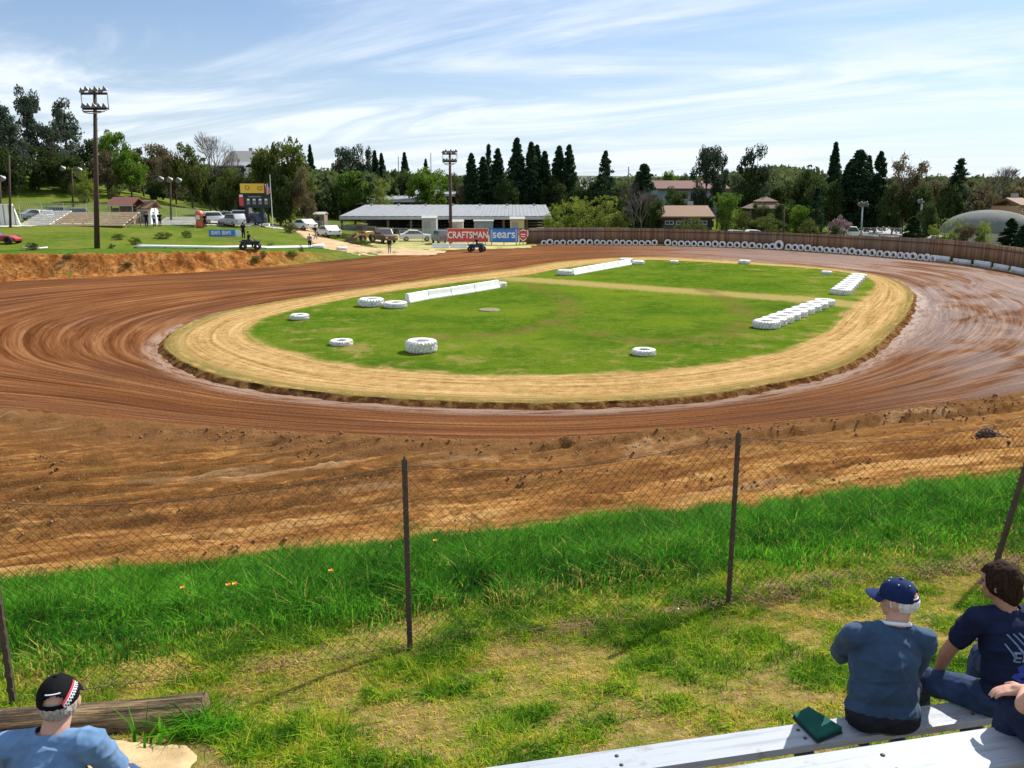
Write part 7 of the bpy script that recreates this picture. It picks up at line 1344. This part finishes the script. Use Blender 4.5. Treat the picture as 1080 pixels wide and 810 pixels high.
# ================================================================== DISTANT PEOPLE
def small_person(pos, rz, lb, shirtc, trc, pose='stand', skinm=skin, s=1.0, hairc=None, group=None):
    t = thing('person', lb, 'person', pos, rz, group); t.scale = (s, s, s); legs = [((-.09, 0, .92), (-.10, .03, .50), (-.11, 0, .08)), ((.09, 0, .92), (.10, .03, .50), (.11, 0, .08))]; arms = [((-.19, 0, 1.43), (-.25, -.02, 1.16), (-.22, .08, .92)), ((.19, 0, 1.43), (.25, -.02, 1.16), (.22, .08, .92))]; dz = 0
    if pose == 'walk': legs = [((-.09, 0, .92), (-.10, .16, .52), (-.10, .22, .08)), ((.09, 0, .92), (.10, -.02, .50), (.11, -.30, .12))]; arms = [((-.19, 0, 1.43), (-.25, -.12, 1.18), (-.24, -.10, .93)), ((.19, 0, 1.43), (.25, .10, 1.18), (.22, .26, 1.02))]
    if pose == 'ride': dz = -.02; legs = [((-.09, 0, .92), (-.28, .35, .80), (-.32, .30, .40)), ((.09, 0, .92), (.28, .35, .80), (.32, .30, .40))]; arms = [((-.19, .05, 1.43), (-.32, .25, 1.22), (-.30, .50, 1.18)), ((.19, .05, 1.43), (.32, .25, 1.22), (.30, .50, 1.18))]
    bm = BM()
    for a, c, e in legs: p_cap(bm, a, c, .085, .055, 8); p_cap(bm, c, e, .055, .038, 8); p_cap(bm, Vector(e) + Vector((0, -.04, -.04)), Vector(e) + Vector((0, .14, -.05)), .04, .034, 8)
    for a, c, e in arms: p_cap(bm, a, c, .05, .042, 8); p_cap(bm, c, e, .040, .03, 8); d = (Vector(e) - Vector(c)).normalized(); p_ell(bm, Vector(e) + d * .05, (.032, .022, .055), d.to_track_quat('Z', 'Y').to_matrix()); p_cap(bm, Vector(e) + d * .02 + Vector((0, .02, 0)), Vector(e) + d * .07 + Vector((0, .035, 0)), .012, .010, 6)
    p_ell(bm, (0, 0, .98), (.15, .10, .14)); p_ell(bm, (0, 0, 1.28), (.17, .105, .22)); p_cap(bm, (0, 0, 1.44), (0, .01, 1.56), .055, .052, 8); head_prims(bm, Vector((0, .02, 1.65)), Matrix.Identity(3)); blob('body', bm, .016, skinm, t, 2)
    bm = BM(); p_ell(bm, (0, 0, 1.04), (.168, .118, .14)); p_ell(bm, (0, 0, 1.28), (.186, .122, .22)); p_cap(bm, (-.16, 0, 1.42), (.16, 0, 1.42), .065, .065, 8)
    for a, c, e in arms: p_cap(bm, a, Vector(a).lerp(Vector(c), .7), .066, .056, 8)
    blob('shirt', bm, .02, shirtc, t, 2); bm = BM(); p_ell(bm, (0, 0, .95), (.165, .115, .12))
    for a, c, e in legs: p_cap(bm, a, c, .10, .072, 8); p_cap(bm, c, Vector(c).lerp(Vector(e), .92), .070, .055, 8)
    blob('trousers', bm, .02, trc, t, 2); bm = BM(); p_ell(bm, (0, -.005, 1.69), (.086, .104, .10)); blob('hair' if not hairc else 'cap', bm, .016, hairc or h_brown, t, 1, None, 0, lambda c: c.y > .06 and c.z < 1.69); return t
ORG = cloth('shirt_orange', (.60, .16, .05)); LBL = cloth('shirt_lightblue', (.30, .45, .62)); BLKC = cloth('shirt_black', (.015, .015, .02)); WHC = cloth('shirt_white', (.7, .7, .7)); GRYC = cloth('shirt_grey', (.25, .25, .27))
def ph(px_, py_, a=60, c=130): return hit(px_, py_, a, c)
small_person(ph(411, 268), .2, 'person in dark clothes standing on the dirt where the road meets the track', BLKC, GRYC); small_person(ph(333, 253), -.9, 'person in black walking along the dirt road', BLKC, GRYC, 'walk')
small_person(ph(155, 240, 60, 101), .4, 'person in black and white standing on the grass left of the pair by the hut', BLKC, DARKT); small_person(ph(163, 240, 60, 101), -.3, 'person in light blue standing on the grass by the hut', LBL, DENIM); small_person(ph(169, 239.5, 60, 101), .1, 'person in black standing right of the one in light blue', BLKC, DARKT)
small_person(ph(216.5, 240, 60, 105), 0, 'person in black standing right beside the orange figure', BLKC, DARKT); small_person(ph(257, 252.5, 60, 105), 0, 'person in black standing at the right end of the blue banner', BLKC, BLKC); small_person(ph(327, 263, 60, 110), 0, 'person standing at the end of the white pipe', GRYC, BLKC, s=.9)
p = ph(211, 240, 60, 105); t = thing('inflatable_figure', 'orange red inflatable tube stand beside the parked cars', 'inflatable', p); bm = BM(); lathe(bm, [(.001, 0), (.42, .02), (.5, .3), (.42, .9), (.46, 1.3), (.52, 1.6), (.40, 1.95), (.2, 2.1), (.001, 2.12)], 16); obj('tube', bm, simple('vinyl_orange', (.60, .14, .06), .45), t, True); bx(t, 'white_band', (0, -.47, 1.25), (.4, .06, .5), WHITEP, None, .02)
p = ph(264, 264, 60, 110); quad((p.x, p.y, p.z + .03), 0.2, 'dark quad bike standing on the rim of the bank by the white pipe', BLA); small_person((p.x - .1, p.y, p.z - .05), -PI / 2 + .2, 'rider in black sitting on the quad bike on the rim of the bank', BLKC, DARKT, 'ride')
p = P(503, 265.5, .05); quad(p, 2.9, 'dark blue quad bike on the track in front of the red banner', BLU); small_person((p.x, p.y, p.z - .1), PI / 2 - .1, 'rider in dark blue sitting on the quad bike in front of the red banner', BLKC, DENIM, 'ride')
# a few people far off by the fence and crowd-less lot are skipped: the photo shows none larger than a pixel or two
